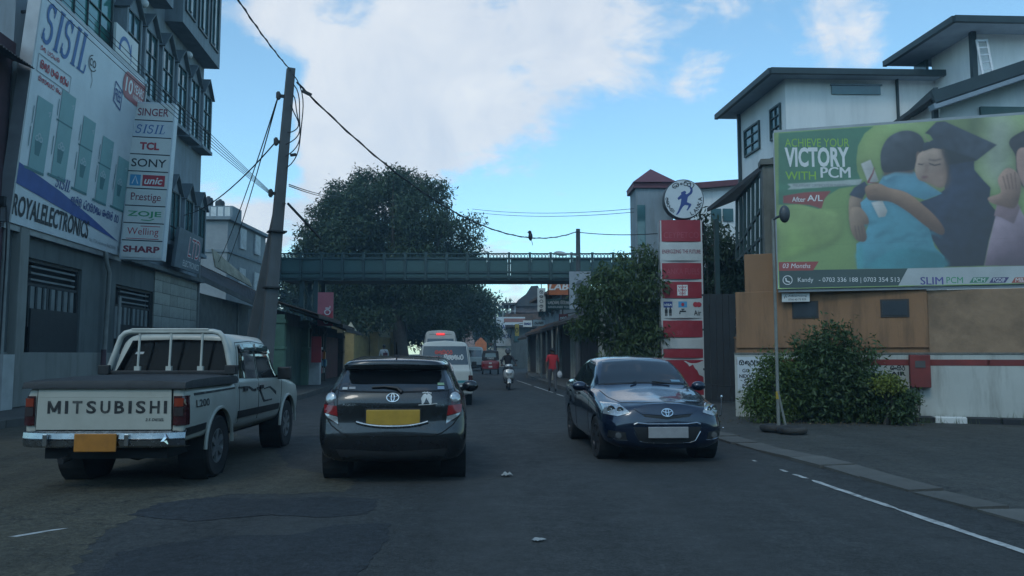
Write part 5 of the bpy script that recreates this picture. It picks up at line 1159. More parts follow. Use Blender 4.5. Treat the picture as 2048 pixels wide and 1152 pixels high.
def foliage(name, blobs, n, size, m, parent, droop=.25, aspect=.38, shell=.55, clump=7, spread=.9):
    """leaf shaped faces in twig clumps through the volume of the blobs [(centre, (rx, ry, rz))]"""
    w = np.array([b[1][0] * b[1][2] for b in blobs]); w = w / w.sum(); nc = n // clump
    idx = NR.choice(len(blobs), nc, p=w); c = np.array([tuple(b[0]) for b in blobs])[idx]; r = np.array([b[1] for b in blobs])[idx]
    d = NR.normal(size=(nc, 3)); d /= np.linalg.norm(d, axis=1)[:, None]
    rad = shell + (1 - shell) * NR.random(nc) ** .6; rad *= 1 + .10 * NR.normal(size=nc)
    cen = np.repeat(c + d * r * rad[:, None], clump, 0); out = np.repeat(d, clump, 0); k = len(cen)
    pos = cen + NR.normal(size=(k, 3)) * size * spread
    ax = NR.normal(size=(k, 3)) + out * .5; ax[:, 2] -= droop * 2.2; ax /= np.linalg.norm(ax, axis=1)[:, None]
    nn = NR.normal(size=(k, 3)) + np.array([0, 0, 1.1]) + out * .4; sd = np.cross(ax, nn); sd /= (np.linalg.norm(sd, axis=1)[:, None] + 1e-9); up = np.cross(sd, ax)
    s = size * (.6 + .8 * NR.random(k))[:, None]
    v = np.empty((k, 4, 3)); v[:, 0] = pos; v[:, 1] = pos + ax * s * .5 + sd * s * aspect * .5 + up * s * .06; v[:, 2] = pos + ax * s; v[:, 3] = pos + ax * s * .5 - sd * s * aspect * .5 + up * s * .06
    me = bpy.data.meshes.new(name); me.vertices.add(k * 4); me.vertices.foreach_set('co', v.reshape(-1)); me.loops.add(k * 4); me.loops.foreach_set('vertex_index', np.arange(k * 4)); me.polygons.add(k); me.polygons.foreach_set('loop_start', np.arange(0, k * 4, 4)); me.polygons.foreach_set('loop_total', np.full(k, 4)); me.update(calc_edges=True)
    me.materials.append(m); o = bpy.data.objects.new(name, me); C.objects.link(o); o.parent = parent; return o
def lobes(lst, k=4, f=.46):
    """break big crown masses into many smaller boughs"""
    out = []
    for px, py, r in lst:
        out.append((px, py, r * .72))
        for i in range(k):
            a = rnd.uniform(0, 2 * PI); q = r * rnd.uniform(.62, .86); out.append((px + q * math.cos(a), py + q * math.sin(a) * .9, r * f * rnd.uniform(.7, 1.15)))
    return out
M_BARK = mat('bark', (.075, .062, .05), .95, var=.3, scale=6, bump=.6, bscale=14)
def pxblobs(lst, Y, depth=1.0, jit=.0):
    out = []
    for px, py, r in lst:
        yy = Y + (NR.random() - .5) * jit; rw = r / FPX * yy; out.append((at(px, py, yy), (rw, rw * depth, rw)))
    return out
def tree(name, label, base, top, blobs, n, size, m, trunk_r, limbs=6, group=None, **kw):
    t = thing(name, label, 'tree', (0, 0, 0), 0, group); mb = MB(); b, tp = V(base), V(top)
    mb.tube([b + V((0, 0, -.1)), b.lerp(tp, .3) + V((.1, 0, 0)), b.lerp(tp, .7), tp], [trunk_r * 1.35, trunk_r, trunk_r * .8, trunk_r * .45], 9)
    tr = mb.build('trunk', M_BARK, t, smooth=60)
    for i in range(limbs):
        c = blobs[int(i * len(blobs) / limbs)][0]; s = b.lerp(tp, rnd.uniform(.45, .95)); mid = s.lerp(V(c), .5) + V((0, 0, -.08 * (V(c) - s).length + rnd.uniform(0, .2)))
        q = MB(); q.tube([s, mid, V(c)], [trunk_r * .42, trunk_r * .28, trunk_r * .1], 6); q.build('limb', M_BARK, t, smooth=60)
    foliage('crown', blobs, n, size, m, t, **kw); return t
M_LF1 = leaf_mat('rain_tree_leaf', (.034, .062, .026), trans=.15); M_LF2 = leaf_mat('dark_leaf', (.032, .060, .030)); M_LF3 = leaf_mat('mango_leaf', (.055, .095, .03), trans=.3); M_LF4 = leaf_mat('light_shrub_leaf', (.075, .125, .03), trans=.3); M_LF5 = leaf_mat('shrub_leaf', (.045, .085, .028)); M_LF6 = leaf_mat('yellow_shrub_leaf', (.16, .20, .035), trans=.3)
BT = [(770, 420, 80), (700, 440, 74), (845, 430, 74), (905, 478, 52), (640, 492, 46), (668, 446, 52), (735, 372, 40), (800, 378, 42), (860, 392, 36), (720, 520, 80), (830, 530, 76), (925, 530, 36), (610, 510, 32), (585, 540, 26), (680, 545, 50), (770, 480, 70), (890, 545, 50), (690, 392, 30), (945, 500, 18), (700, 598, 44), (640, 585, 36), (760, 612, 44), (820, 596, 46), (868, 632, 38), (600, 560, 26), (895, 580, 36), (730, 640, 30)]
tb = at(805, 740, 60); tb.z = 0
tree('rain_tree', 'great domed dark tree rising behind the footbridge', tb, at(780, 520, 60), pxblobs(lobes(BT), 60, .9, 6), 115000, .27, M_LF1, .5, 7, shell=.72)
BT2 = [(850, 600, 55), (785, 612, 42), (925, 598, 46), (962, 636, 34), (905, 650, 50), (720, 600, 36), (840, 655, 48), (950, 590, 26), (978, 662, 20), (690, 585, 34), (880, 690, 40)]
tb = at(900, 730, 76); tb.z = 0
tree('shade_tree', 'dense dark tree overhanging the road below and beyond the footbridge', tb, at(880, 620, 76), pxblobs(lobes(BT2, 3), 76, .9, 8), 42000, .33, M_LF2, .4, 6, shell=.45)
tb = at(650, 720, 88); tb.z = 0
tree('shade_tree', 'dim tree behind the yellow wall and left hand shops', tb, at(660, 610, 88), pxblobs([(650, 590, 40), (700, 620, 40), (620, 600, 36), (750, 640, 34), (590, 590, 36), (800, 650, 30)], 88, .9, 6), 12000, .5, M_LF2, .35, 5, shell=.4)
tb = at(515, 700, 84); tb.z = 0
tree('hill_tree', 'small far tree on the skyline left of the concrete pole', tb, at(515, 560, 84), pxblobs([(500, 530, 26), (530, 522, 26), (470, 530, 20), (556, 540, 26), (515, 550, 34)], 84, .9, 4), 7000, .42, M_LF2, .25, 4, shell=.4)
# the leafy tree by the fuel sign, its leaves hanging in long bunches
MT = [(1275, 552, 52), (1235, 590, 44), (1195, 590, 34), (1172, 604, 18), (1300, 525, 26), (1255, 640, 46), (1200, 650, 36), (1298, 625, 36), (1292, 690, 34), (1235, 700, 30), (1250, 535, 28), (1322, 668, 16), (1180, 640, 22), (1215, 550, 18), (1165, 575, 14), (1310, 575, 26), (1290, 505, 12), (1160, 660, 20), (1215, 730, 26), (1320, 720, 22), (1150, 600, 12), (1320, 540, 16)]
tb = at(1262, 790, 26.6); tb.z = 0
tree('mango_tree', 'leafy tree with long drooping leaves crowding the left side of the fuel sign', tb, at(1262, 610, 26.6), pxblobs(lobes(MT, 2, .5), 26.2, .8, 1.6), 13500, .19, M_LF3, .14, 8, droop=.55, aspect=.27, shell=.62, clump=10, spread=.6)
MT2 = [(1440, 545, 42), (1430, 600, 40), (1468, 580, 36), (1440, 655, 34), (1418, 500, 20), (1480, 530, 30), (1500, 560, 26), (1430, 470, 20), (1462, 500, 24), (1418, 560, 24), (1415, 640, 24)]
tb = at(1446, 790, 26.5); tb.z = 0
tree('gate_tree', 'dark leafy tree over the sheet gate, right of the fuel sign', tb, at(1450, 640, 27), pxblobs(MT2, 27, .9, 1.5), 12000, .19, M_LF2, .12, 5, droop=.5, aspect=.3, shell=.4, clump=8)
mb = MB(); a = at(1408, 500, 26.5); t2 = thing('thin_tree', 'spindly sparse leafed tree between the round sign and the stair screen', 'tree', (0, 0, 0))
for p, q_ in (((1420, 700), (1412, 480)), ((1412, 500), (1445, 478)), ((1412, 480), (1398, 420)), ((1412, 520), (1400, 450))): mb.tube([at(*p, 26.4), at(*q_, 26.3)], [.05, .02], 5)
mb.build('trunk', M_BARK, t2); foliage('crown', pxblobs([(1402, 462, 16), (1398, 425, 12), (1440, 476, 14), (1418, 440, 10), (1416, 505, 12)], 26.3, .8), 420, .22, M_LF2, t2, droop=.5, aspect=.32, shell=.2, clump=5)
# shrubs in front of the roadside wall
def shrub(name, label, lst, Y, n, size, m, **kw):
    t = thing(name, label, 'shrub', (0, 0, 0)); bl = pxblobs(lst, Y, .7, .5); mb = MB(); g = at(sum(p[0] for p in lst) / len(lst), 835, Y); g.z = 0
    for c, r in bl[:7]: mb.tube([g + V((rnd.uniform(-.15, .15), 0, 0)), g.lerp(V(c), .55) + V((rnd.uniform(-.1, .1), 0, 0)), V(c)], [.03, .02, .008], 5)
    mb.build('stem', M_BARK, t); foliage('foliage', bl, n, size, m, t, **kw); return t
shrub('big_shrub', 'tall dark bushy shrub hiding the middle of the orange and white wall', [(1655, 745, 56), (1630, 715, 36), (1668, 690, 36), (1700, 735, 34), (1655, 665, 16), (1690, 672, 12), (1620, 760, 36), (1700, 780, 42), (1650, 800, 44), (1735, 705, 12), (1725, 720, 14), (1605, 790, 34), (1585, 770, 26), (1740, 770, 28), (1760, 800, 24), (1715, 815, 30), (1630, 825, 26), (1740, 800, 34), (1690, 812, 36), (1612, 700, 16)], 17.2, 17000, .115, M_LF5, aspect=.32, shell=.6, clump=9, spread=1.15)
shrub('light_shrub', 'light green bush at the left end of the roadside wall behind the lamp post', [(1555, 760, 40), (1530, 790, 36), (1580, 790, 36), (1545, 735, 26), (1575, 745, 24), (1520, 812, 26), (1560, 815, 30), (1505, 800, 14)], 17.0, 9000, .085, M_LF4, aspect=.4, shell=.55, clump=9, spread=1.15)
shrub('low_shrub', 'low clipped bush with yellowish top beside the red cabinet', [(1780, 800, 34), (1800, 815, 26), (1755, 812, 30), (1820, 800, 15), (1770, 780, 20)], 16.6, 6500, .085, M_LF5, aspect=.4, shell=.5, clump=8)
shrub('yellow_shrub', 'small yellow green bush top under the word AIR', [(1775, 766, 12), (1795, 768, 11), (1760, 770, 10)], 16.5, 900, .075, M_LF6, aspect=.45, shell=.3, clump=6)
gs = MB()
for i in range(700):
    s_ = rnd.uniform(.1, 9); p = WS + Matrix.Rotation(RZW, 3, 'Z') @ V((s_, -.12 - abs(rnd.gauss(0, .18)) - (.25 if s_ < 4 else 0), 0)); h = rnd.uniform(.05, .22) * (1.5 if s_ > 5.3 else 1); dx, dy = rnd.gauss(0, .05), rnd.gauss(0, .05)
    gs.add([p + V((-.006, 0, 0)), p + V((.006, 0, 0)), p + V((dx, dy, h))], [(0, 1, 2)])
tag(gs.build('grass', leaf_mat('grass_blade', (.06, .09, .03)), recalc=False), 'thin weeds along the foot of the roadside wall', 'grass', kind='stuff')
foliage('leaf_litter', [(V((5.4, 17.0, .0)), (1.8, .6, .02)), (V((7.4, 16.4, .0)), (1.4, .4, .02))], 500, .05, mat('dry_leaf', (.12, .085, .04), .9, var=.4), None, clump=1)['kind'] = 'stuff'

# ---------------------------------------------------------------- poles, lamps and cables
M_POLE = mat('pole_concrete', (.088, .098, .104), .9, var=.2, scale=1.5, bump=.3, bscale=25, dirt=(.07, .075, .075), damt=.7, dscale=.9, streak=True)
M_CABLE = mat('black_cable', (.018, .019, .021), .7)
PB, PT = V((-5.98, 19.0, 0)), at(582, 137, 19.0)
pole = thing('concrete_pole', 'tall leaning concrete power pole with a strut at the left kerb', 'pole', (0, 0, 0))
def taper(a, b, w0, w1, d0, d1, rot):
    mb = MB(); vs = []
    for p, w, d in ((a, w0, d0), (b, w1, d1)):
        for sx, sy in ((-1, -1), (1, -1), (1, 1), (-1, 1)):
            q = Matrix.Rotation(rot, 3, 'Z') @ V((sx * w / 2, sy * d / 2, 0)); vs.append(V(p) + q)
    mb.add(vs, [(3, 2, 1, 0), (4, 5, 6, 7), (0, 1, 5, 4), (1, 2, 6, 5), (2, 3, 7, 6), (3, 0, 4, 7)]); return mb
taper(PB, PT, .34, .19, .26, .17, R(28)).build('shaft', M_POLE, pole, bev=.012)
SB, ST_ = V((-6.75, 19.6, .1)), PB.lerp(PT, .60) + V((-.12, .3, 0))
taper(SB, ST_, .27, .18, .22, .16, R(24)).build('strut', M_POLE, pole, bev=.012)
up_ = lambda t: PB.lerp(PT, t)
for t, dx in ((.915, -.22), (.63, -.2), (.78, -.18)):
    mb = MB(); p = up_(t); mb.bar(p, p + V((dx, -.1, 0)), .07); mb.box(p + V((dx, -.1, 0)), (.09, .09, .14)); mb.tube([p + V((dx, -.1, -.1)), p + V((dx, -.1, .1))], .035, 8); mb.build('insulator_bracket', M_IRON, pole)
for t in (.36, .52): mb = MB(); p = up_(t); mb.box(p, (.42, .36, .035), rz=R(28)); mb.build('strap', M_IRON, pole)
mb = MB(); q_ = up_(.6) + V((.12, -.12, 0)); mb.bar(q_, q_ + V((.06, .0, -.02)), .06); mb.bar(q_ + V((.12, 0, 0)), q_ + V((.75, .8, -.75)), .045); mb.build('stay_arm', M_IRON, pole)
def cable(name, label, a, b, sag, r, group=None, n=18, twist=0):
    a, b = V(a), V(b); P = []
    for i in range(n + 1): t = i / n; P.append(a.lerp(b, t) - V((0, 0, 4 * sag * t * (1 - t))))
    mb = MB(); mb.tube(P, r, 6)
    if twist:
        d = (b - a).normalized(); s1 = d.cross(V((0, 0, 1))).normalized(); s2 = s1.cross(d); k = int((b - a).length * 4); Q = []
        for i in range(k + 1):
            t = i / k; p = a.lerp(b, t) - V((0, 0, 4 * sag * t * (1 - t))); w = i * 1.3; Q.append(p + s1 * r * 1.1 * math.cos(w) + s2 * r * 1.1 * math.sin(w))
        mb.tube(Q, r * .8, 5)
    return tag(mb.build(name, M_CABLE, smooth=60), label, 'cable', group)
P2 = thing('lamp_pole', 'slim power pole with a street lamp behind the footbridge on the right pavement', 'pole', (0, 0, 0))
p2b = at(1157, 740, 36.5); p2b.z = .1; p2t = at(1156, 458, 36.5)
mb = MB(); mb.tube([p2b, p2t], [.15, .10], 10); mb.build('shaft', M_POLE, P2, smooth=50)
la, lb = at(1156, 512, 36.3), at(1128, 508, 36.0)
mb = MB(); mb.tube([la, la.lerp(lb, .5) + V((0, 0, .04)), lb], .035, 6); mb.build('lamp_arm', M_METAL, P2)
mb = MB(); lc = at(1121, 507, 36.0); mb.ball((0, 0, 0), .3, 12, 7, (1, .5, .36)); o = mb.build('lamp_head', mat('lamp_grey', (.38, .40, .41), .45), P2, smooth=60, loc=lc); o.rotation_euler.y = R(8)
cable('power_cable', 'thick twisted cable from the top of the concrete pole up and out over the camera', PT + V((0, 0, -.05)), at(360, -185, 8.5), .12, .013, None, 24, 1)
cable('power_cable', 'long sagging cable from the concrete pole over the road to the lamp pole', PT + V((.15, 0, -.35)), p2t + V((0, 0, -.1)), 1.62, .020, None, 40, 1)
cable('power_cable', 'cable from the lamp pole head to the fuel sign tower', p2t + V((0, 0, -.15)), at(1330, 466, 33), .1, .02)
for k, (px, py, py2) in enumerate(((945, 418, 415), (942, 424, 422))): cable('far_cable', '%s thin far cable between the big tree and the red roofed tower' % ('upper', 'lower')[k], at(px, py, 56), at(1290, py2, 41), .3, .016, 'thin far cables right of the big tree')
for k in range(2): cable('far_cable', '%s thin cable running from the concrete pole into the big tree' % ('upper', 'lower')[k], up_(.66) + V((.2, 0, -.02 - .04 * k)), at(680, 389 + 4 * k, 52), .15, .013, 'thin cables entering the tree from the pole')
for k in range(5):
    cable('line_wire', '%s wire of the fan strung from the concrete pole past the shop facade' % ('lowest', 'second lowest', 'middle', 'second highest', 'highest')[4 - k], up_(.63) + V((-.22, -.1, .05 - .02 * k)), at(-330 + 14 * k, -500 + 34 * k, 10.5), .10 + .03 * k, .0065, 'wires fanning from the pole along the shop front', 22)
cable('service_wire', 'slack service wire from the pole across to the pointed lower windows', up_(.78) + V((-.18, -.1, 0)), V((SX0, SY0, 7.0)) + Matrix.Rotation(RZL, 3, 'Z') @ V((12.3, -.35, 0)), .35, .018)
for k, px in enumerate((437, 456)): cable('service_wire', '%s of the twin steep wires from the pole top to the set back house roof' % ('outer', 'inner')[k], up_(.915) + V((-.22, -.1, 0)), at(px, 524, 40), .3, .016, 'twin steep wires to the house roof')
cl_ = thing('cable_coils', 'tangled cable loops hanging beside the top of the concrete pole', 'cable', (0, 0, 0))
for k in range(4):
    a, b = up_(.975 - .03 * k) + V((.12, -.12, 0)), up_(.70 + .035 * k) + V((.12, -.1, 0)); w = .34 - .05 * k; P = []
    for i in range(17): t = i / 16; P.append(a.lerp(b, t) + V((w * math.sin(PI * t) ** .8 + .04 * math.sin(9 * t + k), -.06, -.25 * math.sin(PI * t) * t)))
    mb = MB(); mb.tube(P, .014, 5); mb.build('loop', M_CABLE, cl_, smooth=60)
mb = MB(); a = up_(.93) + V((.35, -.1, 0)); mb.bar(a, a + V((.22, .05, -.1)), .07); a = up_(.74) + V((.2, -.1, 0)); mb.bar(a, a + V((.14, 0, .02)), .06); mb.build('splice', M_CABLE, cl_)
bd = thing('bird', 'small dark bird perched on the sagging cable above the footbridge', 'bird', at(1061, 473, 31.5))
mb = MB(); mb.ball((0, 0, .0), .16, 10, 6, (.55, .6, 1.1)); mb.ball((-.03, 0, .17), .075, 8, 5); mb.bar((.03, 0, -.1), (.09, 0, -.36), .05, .02); mb.lathe([(.02, 0), (0, .07)], 5, Matrix.Translation((-.09, 0, .17)) @ Matrix.Rotation(-PI / 2, 4, 'Y')); mb.build('body', INK['black'], bd, smooth=60)
# lamp standard on a stack of tyres in the forecourt
lp = thing('forecourt_lamp', 'thin pale lamp standard planted in two old tyres on the forecourt', 'lamp', (4.98, 14.92, 0))
ztop = at(1556, 438, 14.92).z
mb = MB(); mb.tube([(0, 0, 0), (.0, 0, 1.2), (0, 0, ztop)], [.034, .030, .026], 9); mb.tube([(.14, -.02, .05), (.0, -.02, .75)], .022, 6); mb.build('pole', mat('pale_pole', (.20, .21, .19), .7, var=.25, dirt=(.13, .10, .07), damt=.6), lp, smooth=50)
mb = MB(); mb.lathe([(.036, .62), (.036, .76)], 10); mb.build('yellow_band', mat('band_yellow', (.42, .28, .03), .7), lp)
hc = at(1569, 428, 14.8) - V((4.98, 14.92, 0))
mb = MB(); mb.tube([(0, 0, ztop - .02), (.05, -.04, ztop + .02), (hc.x, hc.y, hc.z)], .025, 7); mb.ball(hc, .17, 12, 7, (.62, .5, 1.0)); o = mb.build('lamp_head', mat('lamp_dark', (.06, .065, .07), .4), lp, smooth=60)
M_TYRE = mat('old_tyre', (.028, .028, .028), .9, var=.3, bump=.3, bscale=40, dirt=(.09, .075, .055), damt=.5)
def torus(mb, c, Rr, r, M=None, n=24, m=10, sq=.9):
    rows = []
    for i in range(n):
        a = 2 * PI * i / n; rows.append([(lambda p: (M @ p if M is not None else p) + V(c))(V(((Rr + r * math.cos(2 * PI * j / m)) * math.cos(a), (Rr + r * math.cos(2 * PI * j / m)) * math.sin(a), r * sq * math.sin(2 * PI * j / m)))) for j in range(m)])
    rows.append(rows[0]); return mb.grid(rows, True)
mb = MB(); torus(mb, (0, 0, 0), .2, .075); o = mb.build('old_tyre', M_TYRE, None, smooth=60, loc=(4.93, 15.0, .08)); tag(o, 'old tyre lying flat round the foot of the forecourt lamp', 'tyre')
mb = MB(); torus(mb, (0, 0, 0), .2, .07); o = mb.build('old_tyre', M_TYRE, None, smooth=60, loc=(5.12, 14.6, .075)); tag(o, 'old tyre in front, resting against the lamp foot tyre', 'tyre')

# ---------------------------------------------------------------- signs over the right pavement
def board_sign(name, label, px0, px1, py0, py1, Y, m, rz=0.0, th=.1):
    a, b = at(px0, py1, Y), at(px1, py0, Y); w, h = (b.x - a.x), (b.z - a.z)
    t = thing(name, label, 'sign', a, rz); mb = MB(); mb.box((w / 2, th / 2, h / 2), (w, th, h)); mb.build('panel', m, t, bev=.01); return t, w, h
t, w, h = board_sign('labs_sign', 'orange and white LABS board hanging over the right pavement below the footbridge', 1095, 1150, 561, 590, 46, mat('sign_orange', (.46, .13, .04), .6, var=.15))
ink(t, 'lettering', 'white', lambda m: (lettering(m, 'LABS', .06, .28, w - .12, .44, -.01, .03, .2)))
mb = MB(); mb.bar((w * .55, .1, h), (w * .55, .1, -1.9), .08); mb.bar((.3, .1, 0), (.3, .1, -1), .05); mb.build('post', M_IRON, t)
t, w, h = board_sign('green_script_sign', 'dark green board with white island script under the LABS board', 1093, 1141, 598, 619, 44, mat('sign_green', (.03, .09, .085), .6))
ink(t, 'lettering', 'white', lambda m: (island(m, 'ya na ta la na sp ka ra pa va', .08, .30, w - .16, .2, .16, -.01), lettering(m, 'SANDUNEE TEX', .08, .08, w - .16, .12, -.01, .02)))
mb = MB(); mb.bar((.1, .1, h), (.1, .1, h + .6), .05); mb.bar((w - .1, .1, h), (w - .1, .1, h + .6), .05); mb.build('hanger', M_IRON, t)
t, w, h = board_sign('upright_script_sign', 'narrow upright white sign with dark island script hung beside the LABS board', 1075, 1091, 576, 623, 48, M_SIGNC)
ink(t, 'lettering', 'black', lambda m: [island(m, k, w * .25, h - .34 - .28 * i, w * .5, .2, .16, -.01) for i, k in enumerate(('ka', 'la', 'ta', 'va', 'na'))])
mb = MB(); mb.bar((w / 2, .1, h), (w / 2, .5, h + .3), .05); mb.bar((w, .1, h * .5), (w + .8, .8, h * .5), .05); mb.build('bracket', M_IRON, t)
t, w, h = board_sign('picture_board', 'tall pale grey picture board fixed to the lamp pole in front of the footbridge', 1139, 1182, 543, 618, 36.2, mat('board_grey', (.30, .33, .36), .6, var=.15))
ink(t, 'picture', mat('print_grey', (.13, .15, .18), .6), lambda m: (m.add([(w * .5 + .2 * math.cos(i * PI / 6), -.008, h * .66 + .2 * math.sin(i * PI / 6)) for i in range(12)], [tuple(range(12))]), m.add([(w * .18, -.008, h * .1), (w * .85, -.008, h * .1), (w * .75, -.008, h * .46), (w * .5, -.008, h * .56), (w * .3, -.008, h * .46)], [(0, 1, 2, 3, 4)])))
t, w, h = board_sign('banner_board', 'pale yellow board half hidden in the leafy tree beside the picture board', 1205, 1262, 560, 588, 33, mat('board_yellow', (.42, .42, .25), .6))
mb = MB(); mb.bar((w / 2, .1, 0), (w / 2, .1, -4.2), .08); mb.build('post', M_IRON, t)
for nm, lab, x0, x1, y0, y1, Y, mm, txt, ic in (
    ('shop_sign', 'small red hanging board above the awning of the post fronted shop', 1118, 1136, 628, 644, 43.5, mat('board_maroon', (.24, .04, .035), .6), 'va na ta', 'white'),
    ('shop_sign', 'small white board with blue script over the far shop awning', 1046, 1064, 641, 654, 60, M_SIGNC, 'ka ma la ra', 'navy'),
    ('shop_sign', 'pale blue board under the upper windows of the two storey shop', 1066, 1090, 640, 652, 53, mat('board_pale_blue', (.22, .32, .38), .6), 'ra ya na ka', 'black'),
    ('shop_sign', 'narrow yellow projecting board near the far shop pier', 1030, 1038, 648, 672, 66, mat('board_mustard', (.40, .29, .05), .6), 'ta', 'black')):
    t, w, h = board_sign(nm, lab, x0, x1, y0, y1, Y, mm); ink(t, 'lettering', ic, lambda m: island(m, txt, w * .12, h * .3, w * .76, h * .42, .15, -.012))
    mb = MB(); mb.bar((w * .8, .1, h), (w + .9, .9, h + .2), .05); mb.build('bracket', M_IRON, t)
t, w, h = board_sign('jayasuriya_board', 'large white Jayasuriya shop board far along the road', 985, 1050, 634, 692, 86, M_SIGNW)
ink(t, 'lettering', 'navy', lambda m: (lettering(m, 'JAYASURIYA', .9, h * .54, w - 1.0, .62, -.02, .03), lettering(m, 'AUCTIONS', .2, h * .26, w * .55, .45, -.02, .02)))
ink(t, 'red_band', mat('faded_red', (.3, .14, .12), .7), lambda m: m.add([(w * .35, -.01, h * .82), (w, -.01, h * .82), (w, -.01, h * .95), (w * .35, -.01, h * .95)], [(0, 1, 2, 3)]))
mb = MB(); mb.bar((.4, .2, 0), (.4, .2, -1), .15); mb.bar((w - .4, .2, 0), (w - .4, .2, -1), .15); mb.build('post', M_IRON, t)

# ---------------------------------------------------------------- far buildings
def px_block(name, label, px0, px1, py_top, Y, depth, m, roof=None, over=.4, cat='building', wins=()):
    a, b = at(px0, py_top, Y), at(px1, py_top, Y); t = thing(name, label, cat, (0, 0, 0)); z = a.z
    mb = MB(); mb.box(((a.x + b.x) / 2, Y + depth / 2, z / 2), (b.x - a.x, depth, z)); mb.build('wall', m, t)
    if roof: mb = MB(); mb.box(((a.x + b.x) / 2, Y + depth / 2, z + .12), (b.x - a.x + 2 * over, depth + 2 * over, .24)); mb.build('roof', roof, t)
    for x0, x1, y0, y1 in wins:
        p, q_ = at(x0, y1, Y), at(x1, y0, Y); mb = MB(); mb.box(((p.x + q_.x) / 2, Y - .01, (p.z + q_.z) / 2), (q_.x - p.x, .1, q_.z - p.z)); f = mb.build('window', M_FRAMEG, t)
        mb = MB(); mb.box(((p.x + q_.x) / 2, Y - .065, (p.z + q_.z) / 2), ((q_.x - p.x) * .84, .02, (q_.z - p.z) * .88)); mb.build('pane', M_GLASS, f)
    return t
t = px_block('tank_house', 'grey flat roofed house with two black water tanks on its roof', 392, 456, 440, 58, 9, mat('grey_render', (.27, .29, .30), .85, var=.1, dirt=(.18, .19, .19), damt=.5), M_WALLB, .3)
for y0, y1 in ((60.5, 61.8), (64, 65.3)):
    xr = at(456, 500, 58).x
    for z0, z1 in ((6.3, 8.1), (9.6, 11.2)): mb = MB(); mb.box((xr + .02, (y0 + y1) / 2, (z0 + z1) / 2), (.1, y1 - y0, z1 - z0)); f = mb.build('window', M_CURTAIN, t)
z_ = at(420, 440, 58).z
mb = MB(); mb.box((at(424, 440, 58).x, 62.5, z_ - 2.3), (at(456, 440, 58).x - at(392, 440, 58).x + .25, 9.2, .2)); mb.build('string_course', M_WALLB, t)
for i in range(5): x = at(398 + 14 * i, 430, 58).x; mb = MB(); mb.box((x, 58.1, z_ + .62), (.38, .08, .75)); mb.build('parapet_panel', M_CURTAIN, t)
mb = MB(); mb.box((at(425, 430, 58).x, 60.5, z_ + .75), (1.9, 2, 1.2)); mb.build('tank_stand', M_WALLB, t)
for px, py, nm in ((417, 405, 'left'), (440, 411, 'right')):
    c = at(px, py, 60.2); mb = MB(); mb.lathe([(.0, -.5), (.34, -.5), (.36, .2), (.3, .34), (.12, .42), (.12, .48), (0, .48)], 14); o = mb.build('water_tank', INK['black'], None, smooth=50, loc=c); tag(o, 'black round water tank standing %s on the grey flat roof' % ('higher' if nm == 'left' else 'lower, beside its twin'), 'water tank')
    mb = MB(); mb.box((c.x, c.y, (c.z - .5 + z_ + .2) / 2), (.7, .7, c.z - .5 - z_ - .2)); mb.build('tank_plinth', M_WALLB, t)
mb = MB(); a = at(513, 520, 78); mb.tube([(a.x, 78, 0), (a.x, 78, at(513, 478, 78).z)], .06, 5)
for k in range(3): z0 = at(513, 484 + 8 * k, 78).z; mb.bar((a.x - .35, 78, z0), (a.x + .35, 78, z0), .04)
tag(mb.build('aerial_mast', M_METAL), 'thin aerial mast on the skyline left of the concrete pole', 'antenna')
fg = thing('far_gabled_house', 'far brown house with stepped dark roof and small balcony above the white shop board', 'building', (0, 0, 0)); FY = 96
f = lambda px, py, dy=0: at(px, py, FY + dy)
mb = MB(); a, b = f(1010, 625), f(1112, 700); mb.prism([V((a.x, FY, 0)), V((b.x, FY, 0)), V((b.x, FY, a.z)), V((a.x, FY, a.z))], (0, 0, 0), (0, 9, 0)); mb.build('wall', mat('brown_wall', (.16, .12, .105), .9, var=.2), fg)
mb = MB(); mb.prism([f(1022, 612), f(1112, 612), f(1112, 628), f(1022, 628)], (0, 0, 0), (0, 8, 0)); mb.build('upper_wall', mat('dull_pink_wall', (.21, .15, .14), .9, var=.2), fg)
for nm, pts in (('roof', [(1028, 612), (1036, 600), (1052, 588), (1062, 572), (1076, 571), (1082, 588), (1110, 598), (1116, 612)]), ('porch_roof', [(1002, 606), (1034, 605), (1036, 609), (1003, 610)]), ('lower_roof', [(1000, 642), (1012, 628), (1100, 626), (1104, 642)])):
    mb = MB(); mb.prism([f(*p, -.6) for p in pts], (0, 0, 0), (0, 8.5, 0)); mb.build(nm, M_SHEET if nm != 'lower_roof' else M_RUST, fg)
for px in (1006, 1018, 1030): mb = MB(); p = f(px, 608, -.4); q_ = f(px, 632, -.4); mb.bar(p, q_, .12); mb.build('balcony_post', M_METAL, fg)
mb = MB(); mb.bar(f(1004, 622, -.4), f(1032, 622, -.4), .1); mb.build('balcony_rail', M_METAL, fg)
px_block('far_white_house', 'far white house behind the white shop board at the bend', 982, 1046, 690, 90, 8, M_WHITEP, M_RUST, .3)
px_block('far_shop', 'far small shop front at the bend of the road', 1022, 1062, 655, 82, 6, M_WALLG, M_SHEET, .6, wins=((1028, 1038, 668, 684),))
gy = 112; gop = thing('pink_tower', 'small stepped pinkish temple tower far behind the traffic', 'tower', (0, 0, 0)); M_GOP = mat('pink_stone', (.36, .25, .22), .9, var=.25, scale=4)
for i in range(6):
    a, b = at(919 + 2.2 * i, 706 - 9 * i, gy), at(952 - 2.2 * i, 697 - 9 * i, gy); mb = MB(); mb.box(((a.x + b.x) / 2, gy + 1, (a.z + b.z) / 2), (b.x - a.x, 2 - .2 * i, b.z - a.z - .06)); mb.build('tier', M_GOP, gop)
mb = MB(); p = at(935.5, 650, gy + 1); mb.ball(p, .35, 8, 5); mb.build('finial', M_GOP, gop)
